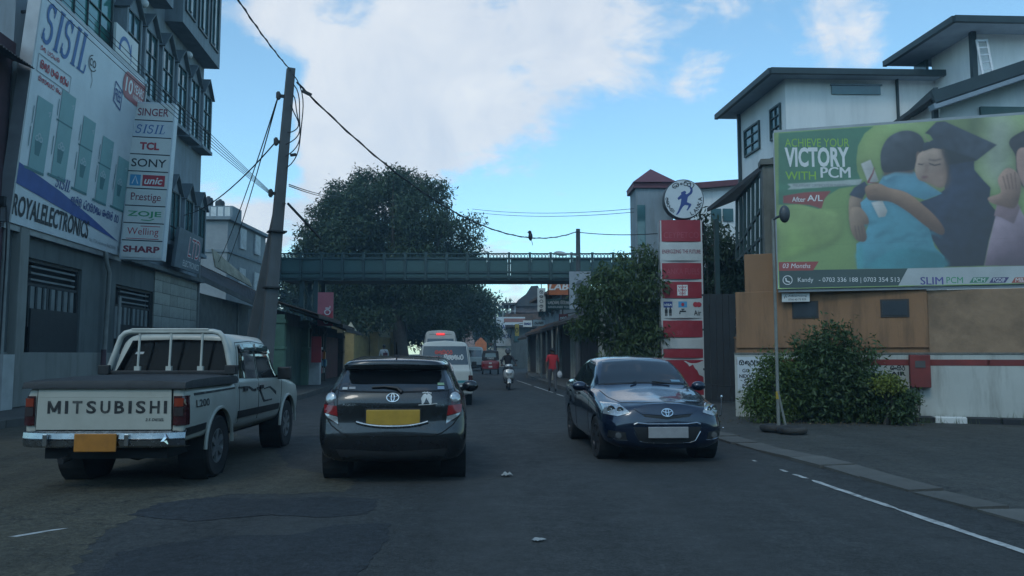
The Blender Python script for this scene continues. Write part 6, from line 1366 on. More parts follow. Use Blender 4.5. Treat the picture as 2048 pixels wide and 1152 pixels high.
a = at(919, 706, gy); mb = MB(); mb.box(((at(935, 706, gy)).x, gy + 1, a.z / 2), (2.6, 2, a.z)); mb.build('base', M_GOP, gop)
ost = thing('orange_shrine', 'small orange arched shrine top beside the pink tower', 'shrine', (0, 0, 0)); a, b = at(950, 696, 100), at(973, 684, 100)
mb = MB(); mb.box(((a.x + b.x) / 2, 100.5, b.z / 2), (b.x - a.x, 1, b.z)); mb.build('wall', mat('orange_paint', (.55, .17, .06), .7), ost)
mb = MB(); mb.prism([at(952, 684, 100), at(971, 684, 100), at(967, 679, 100), at(961.5, 675, 100), at(956, 679, 100)], (0, 0, 0), (0, 1, 0)); mb.build('arch', mat('orange_paint', (.55, .17, .06), .7), ost)
# yellow boundary wall beyond the shops
M_YEL = mat('yellow_plaster', (.36, .26, .10), .9, var=.15, dirt=(.16, .12, .06), damt=.6)
yw = thing('yellow_wall', 'yellow boundary wall with a capped gate pillar beyond the red shop', 'wall', (0, 0, 0))
a, b = at(700, 670, 55), at(745, 672, 60); c_ = at(790, 676, 63)
for i, (p, q_) in enumerate(((a, b), (b, c_))):
    mb = MB(); mb.prism([V((p.x, p.y, 0)), V((q_.x, q_.y, 0)), V((q_.x, q_.y, q_.z)), V((p.x, p.y, p.z))], (0, 0, 0), (-.1, .3, 0)); mb.build('wall', M_YEL, yw)
for px, Y in ((750, 59.5), (790, 62.8), (702, 54.8)):
    p = at(px, 664, Y); mb = MB(); mb.box((p.x, Y - .1, p.z / 2), (.6, .6, p.z)); mb.build('pillar', M_YEL, yw)
    mb = MB(); mb.add([(p.x - .4, Y - .5, p.z), (p.x + .4, Y - .5, p.z), (p.x + .4, Y + .3, p.z), (p.x - .4, Y + .3, p.z), (p.x, Y - .1, p.z + .7)], [(0, 1, 4), (1, 2, 4), (2, 3, 4), (3, 0, 4), (3, 2, 1, 0)]); mb.build('pillar_cap', mat('pale_cap', (.40, .36, .26), .9), yw)
px_block('pale_hall', 'long pale wall of a low hall behind the yellow boundary wall', 716, 788, 652, 70, 5, mat('pale_yellow_wall', (.33, .29, .19), .9, var=.15, dirt=(.18, .16, .11), damt=.5), M_SHEET, .3)
px_block('tiled_house', 'dark roofed house between the red boarded shop and the yellow wall', 664, 712, 622, 62, 6, mat('ochre_wall', (.22, .17, .10), .9, var=.2), M_RUST, .9)
for px, py, Y, lab in ((797, 572, 64, 'thinner left one of two upright poles under the footbridge'), (812, 560, 62, 'thicker right one of two upright poles under the footbridge'), (990, 622, 84, 'thin far pole at the bend before the white shop board')):
    p = at(px, py, Y); mb = MB(); mb.tube([(p.x, Y, 0), (p.x, Y, p.z)], [.16, .12], 8); tag(mb.build('power_pole', M_POLE, None, smooth=50), lab, 'pole')
# wooded rise closing the far end of the road
fo = foliage('far_wood', pxblobs([(600 + 42 * i, 640 + 14 * math.sin(i * 1.7), 46 + 8 * math.sin(i * 2.3)) for i in range(10)] + [(960, 676, 30), (1000, 690, 18), (560, 650, 40), (520, 640, 40)], 150, .6, 20), 22000, .9, M_LF2, None, shell=.3); fo['kind'] = 'stuff'; fo['label'] = 'far dark wood closing the end of the road'; fo['category'] = 'wood'
# ---------------------------------------------------------------- vehicles
def pchip(t, Y, tq):
    t = np.asarray(t, float); Y = np.asarray(Y, float); h = np.diff(t); d = (Y[1:] - Y[:-1]) / h[:, None]; m = np.zeros_like(Y)
    for i in range(1, len(t) - 1):
        a, b = d[i - 1], d[i]; w1, w2 = 2 * h[i] + h[i - 1], h[i] + 2 * h[i - 1]; ok = a * b > 0
        with np.errstate(divide='ignore', invalid='ignore'): v = (w1 + w2) / (w1 / a + w2 / b)
        m[i] = np.where(ok, v, 0)
    m[0] = d[0]; m[-1] = d[-1]; out = []
    for q in tq:
        i = min(max(int(np.searchsorted(t, q, 'right')) - 1, 0), len(h) - 1); s = (q - t[i]) / h[i]
        out.append((2 * s**3 - 3 * s**2 + 1) * Y[i] + (s**3 - 2 * s**2 + s) * h[i] * m[i] + (-2 * s**3 + 3 * s**2) * Y[i + 1] + (s**3 - s**2) * h[i] * m[i + 1])
    return np.array(out)
def RY(y, pts): return [(p[0], y + (p[2] if len(p) > 2 else 0), p[1]) for p in pts]
class Body:
    """smooth shell lofted through half sections, and parts laid on its surface"""
    def __init__(s, rows, m, parent, wheels=(), ku=5, kv=4, name='body', cut_w=.30, half=.85):
        s.parent = parent; A = np.array(rows, float); nr, nv = A.shape[:2]
        def dense(A, k):
            ch = np.linalg.norm(np.diff(A, axis=0), axis=2).mean(1) + 1e-4; t = np.concatenate([[0], np.cumsum(ch)])
            tq = np.concatenate([np.linspace(t[i], t[i + 1], k, endpoint=False) for i in range(len(t) - 1)] + [[t[-1]]])
            return pchip(t, A.reshape(len(A), -1), tq).reshape(len(tq), A.shape[1], 3)
        G = dense(A, ku); G = np.swapaxes(dense(np.swapaxes(G, 0, 1), kv), 0, 1)
        mb = MB(); mb.grid([[V(p) for p in r] for r in G]); mb.grid([[V((-p[0], p[1], p[2])) for p in r] for r in G])
        me = mb.mesh(name, None, weld=True); bm = bmesh.new(); bm.from_mesh(me); bmesh.ops.dissolve_degenerate(bm, edges=bm.edges, dist=1e-5); bmesh.ops.recalc_face_normals(bm, faces=bm.faces); bm.to_mesh(me)
        s.bvh = BVHTree.FromBMesh(bm); bm.free()
        o = bpy.data.objects.new(name, me); C.objects.link(o)
        if wheels:
            cb = MB()
            for (y, z, r) in wheels:
                for sx in (-1, 1): cb.lathe([(r, -cut_w), (r, cut_w)], 28, Matrix.Translation((sx * half, y, z)) @ Matrix.Rotation(PI / 2, 4, 'Y'))
            co = cb.build('cutter', None); bo = o.modifiers.new('b', 'BOOLEAN'); bo.operation = 'DIFFERENCE'; bo.solver = 'EXACT'; bo.object = co
            dg = bpy.context.evaluated_depsgraph_get(); ne = bpy.data.meshes.new_from_object(o.evaluated_get(dg)); o.modifiers.clear(); o.data = ne; bpy.data.objects.remove(co); me = ne
        me.polygons.foreach_set('use_smooth', [True] * len(me.polygons)); me.set_sharp_from_angle(angle=R(38)); me.materials.clear(); me.materials.append(m)
        o.parent = parent; s.o = o
        for (y, z, r) in wheels:
            for sx in (-1, 1):
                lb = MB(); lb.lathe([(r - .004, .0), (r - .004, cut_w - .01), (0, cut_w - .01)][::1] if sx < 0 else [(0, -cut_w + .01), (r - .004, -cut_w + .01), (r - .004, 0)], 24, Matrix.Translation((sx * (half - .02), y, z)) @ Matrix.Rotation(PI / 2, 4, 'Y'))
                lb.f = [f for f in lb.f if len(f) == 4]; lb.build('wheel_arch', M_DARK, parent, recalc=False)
    def pt(s, axis, a, b, off=0.0):
        o, d = {'y': (V((a, -9, b)), V((0, 1, 0))), 'Y': (V((a, 19, b)), V((0, -1, 0))), 'x': (V((9, a, b)), V((-1, 0, 0))), 'X': (V((-9, a, b)), V((1, 0, 0))), 'z': (V((a, b, 9)), V((0, 0, -1)))}[axis]
        p, n, i, dist = s.bvh.ray_cast(o, d)
        if p is None:
            q = {'y': V((a, 0, b)), 'Y': V((a, 9, b)), 'x': V((1, a, b)), 'X': V((-1, a, b)), 'z': V((a, b, 2))}[axis]; p, n, i, dist = s.bvh.find_nearest(q)
        if n.dot(d) > 0: n = -n
        return p + n * off
    def patch(s, name, axis, top, bot, m, off=.004, nu=14, nv=5, parent=None, th=.012, build=True):
        def res(P, n):
            P = [V((p[0], p[1], 0)) for p in P]; L = [0]
            for a, b in zip(P, P[1:]): L.append(L[-1] + (b - a).length)
            out = []
            for i in range(n + 1):
                t = L[-1] * i / n; k = max(j for j in range(len(L)) if L[j] <= t + 1e-9); k = min(k, len(P) - 2); f = (t - L[k]) / max(1e-9, L[k + 1] - L[k]); out.append(P[k].lerp(P[k + 1], f))
            return out
        T, B = res(top, nu), res(bot, nu); rows = []
        for j in range(nv + 1): rows.append([s.pt(axis, *(T[i].lerp(B[i], j / nv))[:2], off) for i in range(nu + 1)])
        mb = MB(); mb.grid(rows); d = {'y': V((0, 1, 0)), 'Y': V((0, -1, 0)), 'x': V((-1, 0, 0)), 'X': V((1, 0, 0)), 'z': V((0, 0, -1))}[axis] * th
        ring = rows[0] + [r[-1] for r in rows[1:]] + rows[-1][-2::-1] + [r[0] for r in rows[-2:0:-1]]
        mb.grid([ring + ring[:1], [p + d for p in ring + ring[:1]]])
        o = mb.build(name, m, parent or s.parent, smooth=45, weld=True)
        return o
    def line(s, name, axis, pts, m, r=.005, n=8, parent=None, off=-.001, closed=False):
        P = []
        for a, b in zip(pts, pts[1:]):
            for i in range(n): t = i / n; P.append(s.pt(axis, a[0] + (b[0] - a[0]) * t, a[1] + (b[1] - a[1]) * t, off))
        P.append(s.pt(axis, *pts[-1], off)); mb = MB(); mb.tube(P, r, 5); return mb.build(name, m, parent or s.parent)
    def text(s, t, axis, x, z, w, h, m, bold=.0, shear=0, off=.006, parent=None, name='lettering', flip=1):
        mb = MB(); lettering(mb, t, x, z, w, h, 0, bold, shear, lambda p: s.pt(axis, p.x, p.z, off)); return mb.build(name, m, parent or s.parent, recalc=False)
M_CHROME = mat('chrome', (.55, .56, .57), .12, metal=1.0, var=.12, scale=6)
M_DULLCH = mat('dull_chrome', (.34, .35, .36), .25, metal=1.0, var=.25, scale=5, bump=.12, bscale=6)
M_RUBBER = mat('tyre_rubber', (.018, .018, .019), .85, var=.3, dirt=(.05, .045, .038), damt=.5, dscale=3)
M_GLASSC = mat('tinted_glass', (.008, .010, .012), .04, var=.2, spec=.7, coat=.5)
M_BLACKP = mat('black_plastic', (.014, .015, .016), .55, var=.25, scale=6)
M_GAP = mat('panel_gap', (.004, .004, .004), .9)
M_LENSR = mat('red_lens', (.22, .012, .014), .12, var=.2, scale=20, coat=.6)
M_LENSD = mat('smoked_red_lens', (.05, .008, .01), .15, var=.3, scale=10, coat=.6)
M_LENSC = mat('clear_lens', (.42, .43, .43), .12, metal=.6, var=.35, scale=30, coat=.8)
M_ALLOY = mat('alloy_wheel', (.32, .33, .33), .4, metal=.6, var=.2, dirt=(.1, .09, .075), damt=.6, dscale=4)
M_STICK = mat('sticker_white', (.5, .5, .48), .6)
M_PLATEY = mat('plate_yellow', (.42, .25, .03), .5, var=.15, scale=8); M_PLATEO = mat('plate_orange', (.36, .14, .015), .55, var=.2, scale=8); M_PLATEW = mat('plate_grey', (.28, .28, .28), .5, var=.15, scale=8)
_W = {}
def wheel(parent, key, x, y, r, w, out, rim=.62, spokes=5, rot=0.0, steer=0.0, rm=None):
    """wheel > rim; out = +1 when the outer face looks to +x"""
    k = (key, r, w)
    if k not in _W:
        a = w / 2; t = MB(); t.lathe([(r * rim, -a * .9), (r * .93, -a), (r * .985, -a * .86), (r, -a * .5), (r, a * .5), (r * .985, a * .86), (r * .93, a), (r * rim, a * .9)], 32, None, False)
        for q in (-.3, 0, .3): t.lathe([(r * 1.002, a * q - .006), (r * 1.002, a * q + .006)], 32, None, False)
        q = MB(); rr = r * rim; q.lathe([(rr, -a * .8), (rr * 1.01, a * .88), (rr * .94, a * .9), (rr * .90, a * .55), (rr * .86, a * .2)], 28, None, False)
        for i in range(spokes):
            t_ = 2 * PI * i / spokes; c, s_ = math.cos(t_), math.sin(t_); q.bar((c * rr * .12, s_ * rr * .12, a * .72), (c * rr * .94, s_ * rr * .94, a * .80), rr * .30, a * .22, up=(0, 0, 1))
        q.lathe([(rr * .26, a * .5), (rr * .24, a * .84), (0, a * .86)], 14)
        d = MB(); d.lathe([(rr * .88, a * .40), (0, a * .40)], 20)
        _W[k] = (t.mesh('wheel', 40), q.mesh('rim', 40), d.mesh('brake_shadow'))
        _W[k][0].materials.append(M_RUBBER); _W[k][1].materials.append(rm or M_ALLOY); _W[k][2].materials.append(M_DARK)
    o = obj(_W[k][0], 'wheel', parent, loc=(x, y, r)); o.rotation_euler = Euler((rot, 0, 0)); o.rotation_euler = (Matrix.Rotation(steer, 3, 'Z') @ Matrix.Rotation(out * PI / 2, 3, 'Y') @ Matrix.Rotation(rot, 3, 'Z')).to_euler()
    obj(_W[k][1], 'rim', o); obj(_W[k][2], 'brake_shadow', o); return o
def emblem(body, axis, cx, cz, w, h, m=None, parent=None, off=.008):
    """oval badge of three linked rings"""
    mb = MB(); r = w * .055
    def ring(ex, ez, rx, rz): mb.tube([body.pt(axis, cx + ex + rx * math.cos(2 * PI * i / 22), cz + ez + rz * math.sin(2 * PI * i / 22), off) for i in range(22)], r, 5, closed=True)
    ring(0, 0, w / 2, h / 2); ring(0, h * .24, w * .40, h * .22); ring(0, 0.02 * h, w * .13, h * .46)
    return mb.build('emblem', m or M_CHROME, parent or body.parent, smooth=60)
def mirror(parent, x, y, z, side, m, w=.22, h=.15):
    mb = MB(); c = (x + side * w * .55, y, z); mb.ball(c, .5, 12, 8, (w, .16, h)); mb.bar((x - side * .06, y, z - h * .3), (x + side * w * .3, y, z - h * .2), .05, .06); b = mb.build('mirror', m, parent, smooth=60)
    return b

# ---- dark hatchback right in front
M_SLATE = mat('slate_paint', (.014, .0155, .018), .26, metal=.5, var=.06, scale=2, coat=.9)
aq = thing('hatchback', 'dark grey hatchback seen from behind with yellow plate and round clear rear lamps', 'car', (-1.345, 8.95, 0), .07)
rows = [
 [(0, .18, .24), (0, .14, .24), (0, .03, .31), (0, 0, .52), (0, .035, .72), (0, .055, .92), (0, .10, 1.03), (0, .33, 1.27), (0, .19, 1.335), (0, .20, 1.375), (0, .30, 1.405)],
 [(0, .19, .24), (.30, .15, .24), (.42, .035, .31), (.45, .01, .52), (.45, .05, .72), (.44, .065, .92), (.41, .115, 1.03), (.36, .35, 1.27), (.35, .20, 1.335), (.30, .21, 1.375), (0, .32, 1.408)],
 [(0, .20, .24), (.48, .16, .24), (.66, .08, .31), (.72, .06, .52), (.72, .10, .72), (.68, .115, .92), (.63, .165, 1.03), (.555, .42, 1.27), (.54, .25, 1.335), (.46, .26, 1.378), (0, .36, 1.413)],
 [(0, .26, .24), (.58, .24, .24), (.77, .20, .31), (.83, .20, .52), (.835, .23, .72), (.785, .25, .92), (.725, .31, 1.03), (.625, .54, 1.27), (.595, .42, 1.335), (.52, .40, 1.38), (0, .45, 1.42)],
 RY(.75, [(0, .20), (.62, .20), (.80, .26), (.848, .52), (.848, .74), (.825, .93), (.765, 1.04), (.645, 1.29), (.605, 1.355), (.52, 1.40), (0, 1.435)]),
 RY(1.6, [(0, .18), (.66, .18), (.80, .24), (.846, .50), (.846, .74), (.83, .92), (.77, 1.0), (.645, 1.32), (.60, 1.385), (.51, 1.425), (0, 1.445)]),
 RY(2.35, [(0, .18), (.66, .18), (.80, .24), (.846, .50), (.846, .74), (.83, .91), (.77, .97), (.62, 1.29), (.575, 1.35), (.49, 1.385), (0, 1.405)]),
 RY(3.1, [(0, .18), (.66, .18), (.80, .24), (.846, .50), (.84, .72), (.80, .87), (.74, .92), (.60, .97), (.50, .985), (.36, 1.0), (0, 1.01)]),
 RY(3.65, [(0, .20), (.6, .20), (.76, .26), (.80, .45), (.77, .62), (.70, .74), (.62, .77), (.50, .80), (.4, .815), (.3, .825), (0, .835)]),
 RY(3.92, [(0, .24), (.4, .24), (.52, .30), (.55, .42), (.53, .52), (.50, .60), (.44, .63), (.36, .65), (.28, .66), (.2, .665), (0, .67)]),
 RY(3.99, [(0, .28), (0, .28), (0, .34), (0, .42), (0, .50), (0, .55), (0, .58), (0, .60), (0, .61), (0, .62), (0, .62)])]
B1 = Body(rows, M_SLATE, aq, [(.72, .30, .335), (3.27, .30, .335)])
for y in (.72, 3.27):
    for sx in (-1, 1): wheel(aq, 'hatch', sx * .745, y, .295, .18, sx)
gl = B1.patch('rear_window', 'y', [(-.565, 1.262), (0, 1.275), (.565, 1.262)], [(-.62, 1.045), (0, 1.03), (.62, 1.045)], M_GLASSC, .006, 18, 8)
B1.patch('spoiler_shade', 'y', [(-.55, 1.325), (0, 1.335), (.55, 1.325)], [(-.55, 1.285), (0, 1.295), (.55, 1.285)], M_BLACKP, .003, 14, 2)
for sx in (-1, 1):
    lm = B1.patch('tail_lamp', 'y', [(sx * .70, 1.055), (sx * .775, 1.0)], [(sx * .595, .655), (sx * .775, .78)], M_LENSD, .008, 5, 12)
    B1.patch('red_lens', 'y', [(sx * .625, .875), (sx * .775, .885)], [(sx * .61, .765), (sx * .765, .80)], M_LENSR, .013, 5, 5, lm)
    mb = MB(); c = B1.pt('y', sx * .70, .955, .008); mb.lathe([(.068, 0), (.062, .014), (.045, .02), (0, .024)], 18, Matrix.Translation(c) @ Matrix.Rotation(PI / 2 - .3, 4, 'X') @ Matrix.Rotation(sx * .35, 4, 'Y')); mb.build('clear_lens', M_LENSC, lm, smooth=50)
    B1.patch('reverse_lens', 'y', [(sx * .61, .755), (sx * .755, .79)], [(sx * .60, .675), (sx * .735, .755)], M_LENSC, .012, 5, 4, lm)
    B1.patch('pillar_trim', 'y', [(sx * .565, 1.25), (sx * .592, 1.25)], [(sx * .625, 1.055), (sx * .70, 1.06)], mat('pillar_gloss', (.12, .12, .13), .15, metal=.7, coat=.8), .004, 3, 8)
mb = MB(); b = B1.pt('y', .01, .745, .0); mb.box((b.x, b.y - .016, .747), (.60, .02, .175)); pl0 = mb.build('number_plate', M_PLATEY, aq, bev=.008)
mb = MB(); mb.box((b.x, b.y - .008, .747), (.63, .018, .20)); mb.build('plate_frame', M_BLACKP, aq, bev=.006)
gb = MB(); gb.tube([B1.pt('y', x, .645 + .55 * abs(x) ** 2.6, .012) for x in [(-.40 + .8 * i / 20) for i in range(21)]], .02, 7); gb.build('chrome_trim', M_DULLCH, aq, smooth=60)
B1.line('hatch_gap', 'y', [(-.765, .775), (-.68, .66), (-.56, .575), (-.46, .545), (.46, .545), (.56, .575), (.68, .66), (.765, .775)], M_GAP, .008)
for sx in (-1, 1): B1.line('hatch_gap', 'y', [(sx * .60, .66), (sx * .625, .9), (sx * .625, 1.05)], M_GAP, .005)
B1.line('window_gap', 'y', [(-.60, 1.035), (0, 1.02), (.60, 1.035)], M_GAP, .006)
B1.patch('diffuser', 'y', [(-.62, .40), (0, .37), (.62, .40)], [(-.55, .26), (0, .25), (.55, .26)], M_BLACKP, .004, 14, 4)
emblem(B1, 'y', .0, .965, .135, .09)
B1.text('AQUA', 'y', -.56, .875, .155, .028, M_DULLCH, .01); B1.text('EDS', 'y', .49, .865, .09, .028, M_DULLCH, .01)
def feet(mb, f): 
    for sx, a in ((-.03, .25), (.035, -.2)):
        P = [(.38 + sx + .026 * math.cos(t) * (1.25 if math.sin(t) > 0 else .8) + a * .06 * math.sin(t), .95 + .058 * math.sin(t)) for t in [i * PI / 8 for i in range(16)]]
        mb.add([f('y', x, z, .006) for x, z in P], [tuple(range(16))])
        for k in range(4): c = (.38 + sx - .028 + k * .018 + a * .07, 1.022 - .004 * abs(k - 1)); mb.add([f('y', c[0] + .008 * math.cos(t), c[1] + .008 * math.sin(t), .006) for t in [i * PI / 3 for i in range(6)]], [tuple(range(6))])
mb = MB(); feet(mb, B1.pt); stroke(mb, [(.29, .885), (.42, .89), (.5, .90)], .008, 0, lambda p: B1.pt('y', p.x, p.z, .006)); mb.build('footprint_sticker', M_STICK, aq, recalc=False)
B1.patch('window_sticker', 'y', [(-.575, 1.075), (-.52, 1.075)], [(-.578, 1.05), (-.52, 1.05)], M_STICK, .011, 2, 1, gl); B1.patch('window_sticker', 'y', [(-.50, 1.08), (-.43, 1.08)], [(-.50, 1.055), (-.43, 1.055)], mat('sticker_grey', (.3, .3, .3), .5), .011, 2, 1, gl)
B1.patch('window_sticker', 'y', [(.50, 1.12), (.57, 1.12)], [(.50, 1.095), (.575, 1.095)], mat('sticker_green', (.22, .33, .2), .6), .011, 2, 1, gl); B1.patch('window_sticker', 'y', [(.50, 1.085), (.575, 1.085)], [(.50, 1.05), (.578, 1.05)], mat('sticker_blue', (.2, .27, .36), .6), .011, 2, 1, gl)
mb = MB(); mb.tube([B1.pt('y', .10, 1.02, .02), B1.pt('y', .04, 1.06, .025), B1.pt('y', -.1, 1.078, .02), B1.pt('y', -.24, 1.07, .018)], [.022, .016, .012, .008], 6); mb.build('wiper', M_BLACKP, aq, smooth=60)
mb = MB(); ab = B1.pt('z', 0, .62); mb.tube([ab, ab + V((0, .0, .03)), ab + V((0, -.16, .17))], [.03, .012, .006], 6); mb.build('antenna', M_BLACKP, aq, smooth=60)
for sx in (-1, 1): B1.line('roof_channel', 'z', [(sx * .50, .55), (sx * .485, 1.5), (sx * .47, 2.3)], M_GAP, .008)
mirror(aq, .79, 2.75, .99, 1, M_SLATE, .24, .17); mirror(aq, -.79, 2.75, .99, -1, M_SLATE, .24, .17)
for ax, sx in (('x', 1), ('X', -1)):
    B1.patch('side_window', ax, [(.95, 1.25), (1.55, 1.33)], [(.85, 1.08), (1.55, 1.03)], M_GLASSC, .004, 6, 5); B1.patch('side_window', ax, [(1.62, 1.33), (2.4, 1.25)], [(1.62, 1.03), (2.75, .99)], M_GLASSC, .004, 8, 5)
    B1.patch('door_handle', ax, [(1.1, .93), (1.28, .93)], [(1.1, .90), (1.28, .90)], M_SLATE, .02, 4, 2)

# ---- dark saloon coming the other way (y = 0 is its nose)
M_NAVY = mat('blue_black_paint', (.006, .014, .036), .2, metal=.35, var=.06, scale=2, coat=1.0)
be = thing('saloon_car', 'dark blue black saloon car coming towards the camera in the opposite lane', 'car', (2.07, 10.60, 0), .07)
rows = [
 [(0, .12, .20), (0, .09, .20), (0, .02, .30), (0, 0, .48), (0, .02, .64), (0, .05, .74), (0, .075, .785), (0, .09, .805), (0, .10, .815)],
 [(0, .15, .20), (.36, .12, .20), (.46, .05, .30), (.48, .03, .48), (.48, .055, .64), (.42, .085, .735), (.30, .10, .78), (.15, .105, .805), (0, .11, .817)],
 [(0, .22, .20), (.52, .19, .20), (.68, .13, .30), (.71, .13, .48), (.70, .18, .65), (.62, .22, .745), (.42, .21, .795), (.2, .18, .82), (0, .17, .828)],
 [(0, .36, .20), (.60, .36, .20), (.78, .34, .29), (.825, .36, .50), (.80, .42, .69), (.69, .42, .79), (.46, .38, .83), (.22, .34, .85), (0, .33, .855)],
 RY(.80, [(0, .18), (.66, .18), (.81, .26), (.843, .50), (.815, .78), (.70, .865), (.46, .90), (.22, .92), (0, .928)]),
 RY(1.22, [(0, .18), (.68, .18), (.81, .25), (.846, .52), (.815, .86), (.72, .945), (.52, .985), (.26, 1.005), (0, 1.012)]),
 RY(1.60, [(0, .18), (.68, .18), (.81, .25), (.846, .54), (.82, .90), (.765, .965), (.625, 1.185), (.33, 1.215), (0, 1.225)]),
 RY(2.02, [(0, .18), (.68, .18), (.81, .25), (.846, .55), (.825, .92), (.77, .985), (.57, 1.365), (.34, 1.41), (0, 1.42)]),
 RY(2.55, [(0, .18), (.68, .18), (.81, .25), (.846, .56), (.825, .94), (.77, 1.0), (.575, 1.395), (.35, 1.448), (0, 1.462)]),
 RY(3.15, [(0, .18), (.68, .18), (.81, .25), (.846, .57), (.825, .96), (.765, 1.02), (.57, 1.345), (.34, 1.40), (0, 1.415)]),
 RY(3.70, [(0, .20), (.66, .20), (.80, .27), (.84, .58), (.81, .97), (.74, 1.03), (.58, 1.10), (.3, 1.13), (0, 1.14)]),
 RY(4.15, [(0, .24), (.6, .24), (.76, .30), (.80, .58), (.775, .92), (.69, 1.02), (.5, 1.055), (.25, 1.07), (0, 1.075)]),
 RY(4.28, [(0, .28), (.38, .28), (.46, .34), (.48, .55), (.47, .75), (.42, .88), (.3, .92), (.15, .93), (0, .94)]),
 RY(4.32, [(0, .3), (0, .3), (0, .36), (0, .55), (0, .7), (0, .80), (0, .84), (0, .86), (0, .87)])]
B2 = Body(rows, M_NAVY, be, [(.80, .30, .33), (3.35, .30, .33)])
for y in (.80, 3.35):
    for sx in (-1, 1): wheel(be, 'saloon', sx * .745, y, .298, .185, sx, .66, 7, rm=mat('dark_alloy', (.06, .06, .065), .4, metal=.7, var=.2), steer=(.06 if y < 1 else 0))
ws = B2.patch('windscreen', 'y', [(-.515, 1.365), (0, 1.40), (.515, 1.365)], [(-.665, 1.03), (0, 1.055), (.665, 1.03)], M_GLASSC, .005, 20, 10)
B2.patch('permit_sticker', 'y', [(.42, 1.085), (.56, 1.08)], [(.425, 1.055), (.565, 1.05)], mat('sticker_pale_blue', (.16, .28, .36), .5), .009, 3, 2, ws)
B2.line('screen_trim', 'y', [(-.675, 1.02), (0, 1.045), (.675, 1.02)], M_BLACKP, .012)
mb = MB()
for sx in (-1, 1): mb.tube([B2.pt('y', .08 + sx * .3, 1.02, .02), B2.pt('y', .0 + sx * .12, 1.05, .022)], .009, 5)
mb.build('wipers', M_BLACKP, be)
B2.line('bonnet_gap', 'z', [(-.705, 1.15), (-.66, .75), (-.56, .36), (-.3, .20), (0, .16), (.3, .20), (.56, .36), (.66, .75), (.705, 1.15)], M_GAP, .006)
for sx in (-1, 1):
    hl = B2.patch('headlight', 'y', [(sx * .50, .70), (sx * .60, .795), (sx * .78, .80)], [(sx * .50, .685), (sx * .64, .64), (sx * .795, .66)], M_LENSC, .008, 8, 6)
    for cx, r_ in ((.60, .05), (.70, .062)):
        mb = MB(); c = B2.pt('y', sx * cx, .72, .004); mb.lathe([(r_, 0), (r_ * .9, .022), (r_ * .5, .012), (0, .02)], 16, Matrix.Translation(c) @ Matrix.Rotation(PI / 2, 4, 'X') @ Matrix.Rotation(sx * .5, 4, 'Y')); mb.build('lamp_bowl', M_CHROME, hl, smooth=50)
    fl_ = B2.patch('fog_lamp_recess', 'y', [(sx * .56, .43), (sx * .76, .45)], [(sx * .54, .325), (sx * .77, .36)], M_BLACKP, .004, 5, 4)
    mb = MB(); c = B2.pt('y', sx * .645, .385, .006); mb.lathe([(.045, 0), (.04, .015), (0, .02)], 14, Matrix.Translation(c) @ Matrix.Rotation(PI / 2, 4, 'X')); mb.build('fog_lamp', mat('fog_glass', (.10, .10, .10), .15, coat=.7), fl_, smooth=50)
    B2.line('recess_trim', 'y', [(sx * .53, .32), (sx * .66, .325), (sx * .77, .355)], M_DULLCH, .007, 6, fl_)
B2.patch('upper_grille', 'y', [(-.38, .70), (0, .655), (.38, .70)], [(-.30, .635), (0, .60), (.30, .635)], M_BLACKP, .004, 14, 4)
B2.line('grille_bar', 'y', [(-.43, .74), (-.34, .68), (0, .655), (.34, .68), (.43, .74)], M_NAVY, .014)
B2.patch('lower_grille', 'y', [(-.46, .50), (0, .50), (.46, .50)], [(-.36, .30), (0, .285), (.36, .30)], M_BLACKP, .004, 14, 6)
B2.line('grille_trim', 'y', [(-.45, .44), (-.38, .315), (-.3, .29), (0, .28), (.3, .29), (.38, .315), (.45, .44)], M_DULLCH, .008)
pb_ = B2.pt('y', 0, .46); mb = MB(); mb.box((.0, pb_.y - .02, .43), (.54, .02, .15)); mb.build('number_plate', M_PLATEW, be, bev=.008)
B2.line('plate_surround', 'y', [(-.45, .535), (-.40, .555), (-.27, .54), (0, .54), (.27, .54), (.40, .555), (.45, .535)], M_DULLCH, .012)
emblem(B2, 'y', 0, .69, .15, .10); be.scale = (1, 1, .985)
for sx in (-1, 1): mirror(be, sx * .80, 1.62, .985, sx, M_NAVY, .23, .15)
for ax, sx in (('x', 1), ('X', -1)):
    B2.patch('side_window', ax, [(1.95, 1.31), (2.52, 1.355)], [(1.45, .99), (2.52, 1.01)], M_GLASSC, .005, 10, 6); B2.patch('side_window', ax, [(2.60, 1.355), (3.12, 1.29)], [(2.60, 1.01), (3.38, 1.05)], M_GLASSC, .005, 8, 6)
    B2.line('door_gap', ax, [(1.35, .30), (1.36, .95)], M_GAP, .005); B2.line('door_gap', ax, [(2.56, .28), (2.56, 1.0)], M_GAP, .005)
    for y in (2.25, 3.2): B2.patch('door_handle', ax, [(y, .86), (y + .18, .865)], [(y, .83), (y + .18, .835)], M_CHROME, .022, 4, 2)
    B2.line('window_trim', ax, [(1.42, .975), (2.5, .995), (3.4, 1.035)], M_DULLCH, .006)
mb = MB(); c = V((.80, .30, .62)); mb.tube([c, c + V((.02, -.03, .02)), c + V((.025, -.03, .25))], [.008, .008, .006], 5); mb.ball(c + V((.025, -.03, .27)), .018, 8, 5, (1, 1, 1.4)); mb.ball(c + V((.03, -.05, -.16)), .014, 8, 5); mb.build('corner_pole', M_CHROME, be, smooth=60)

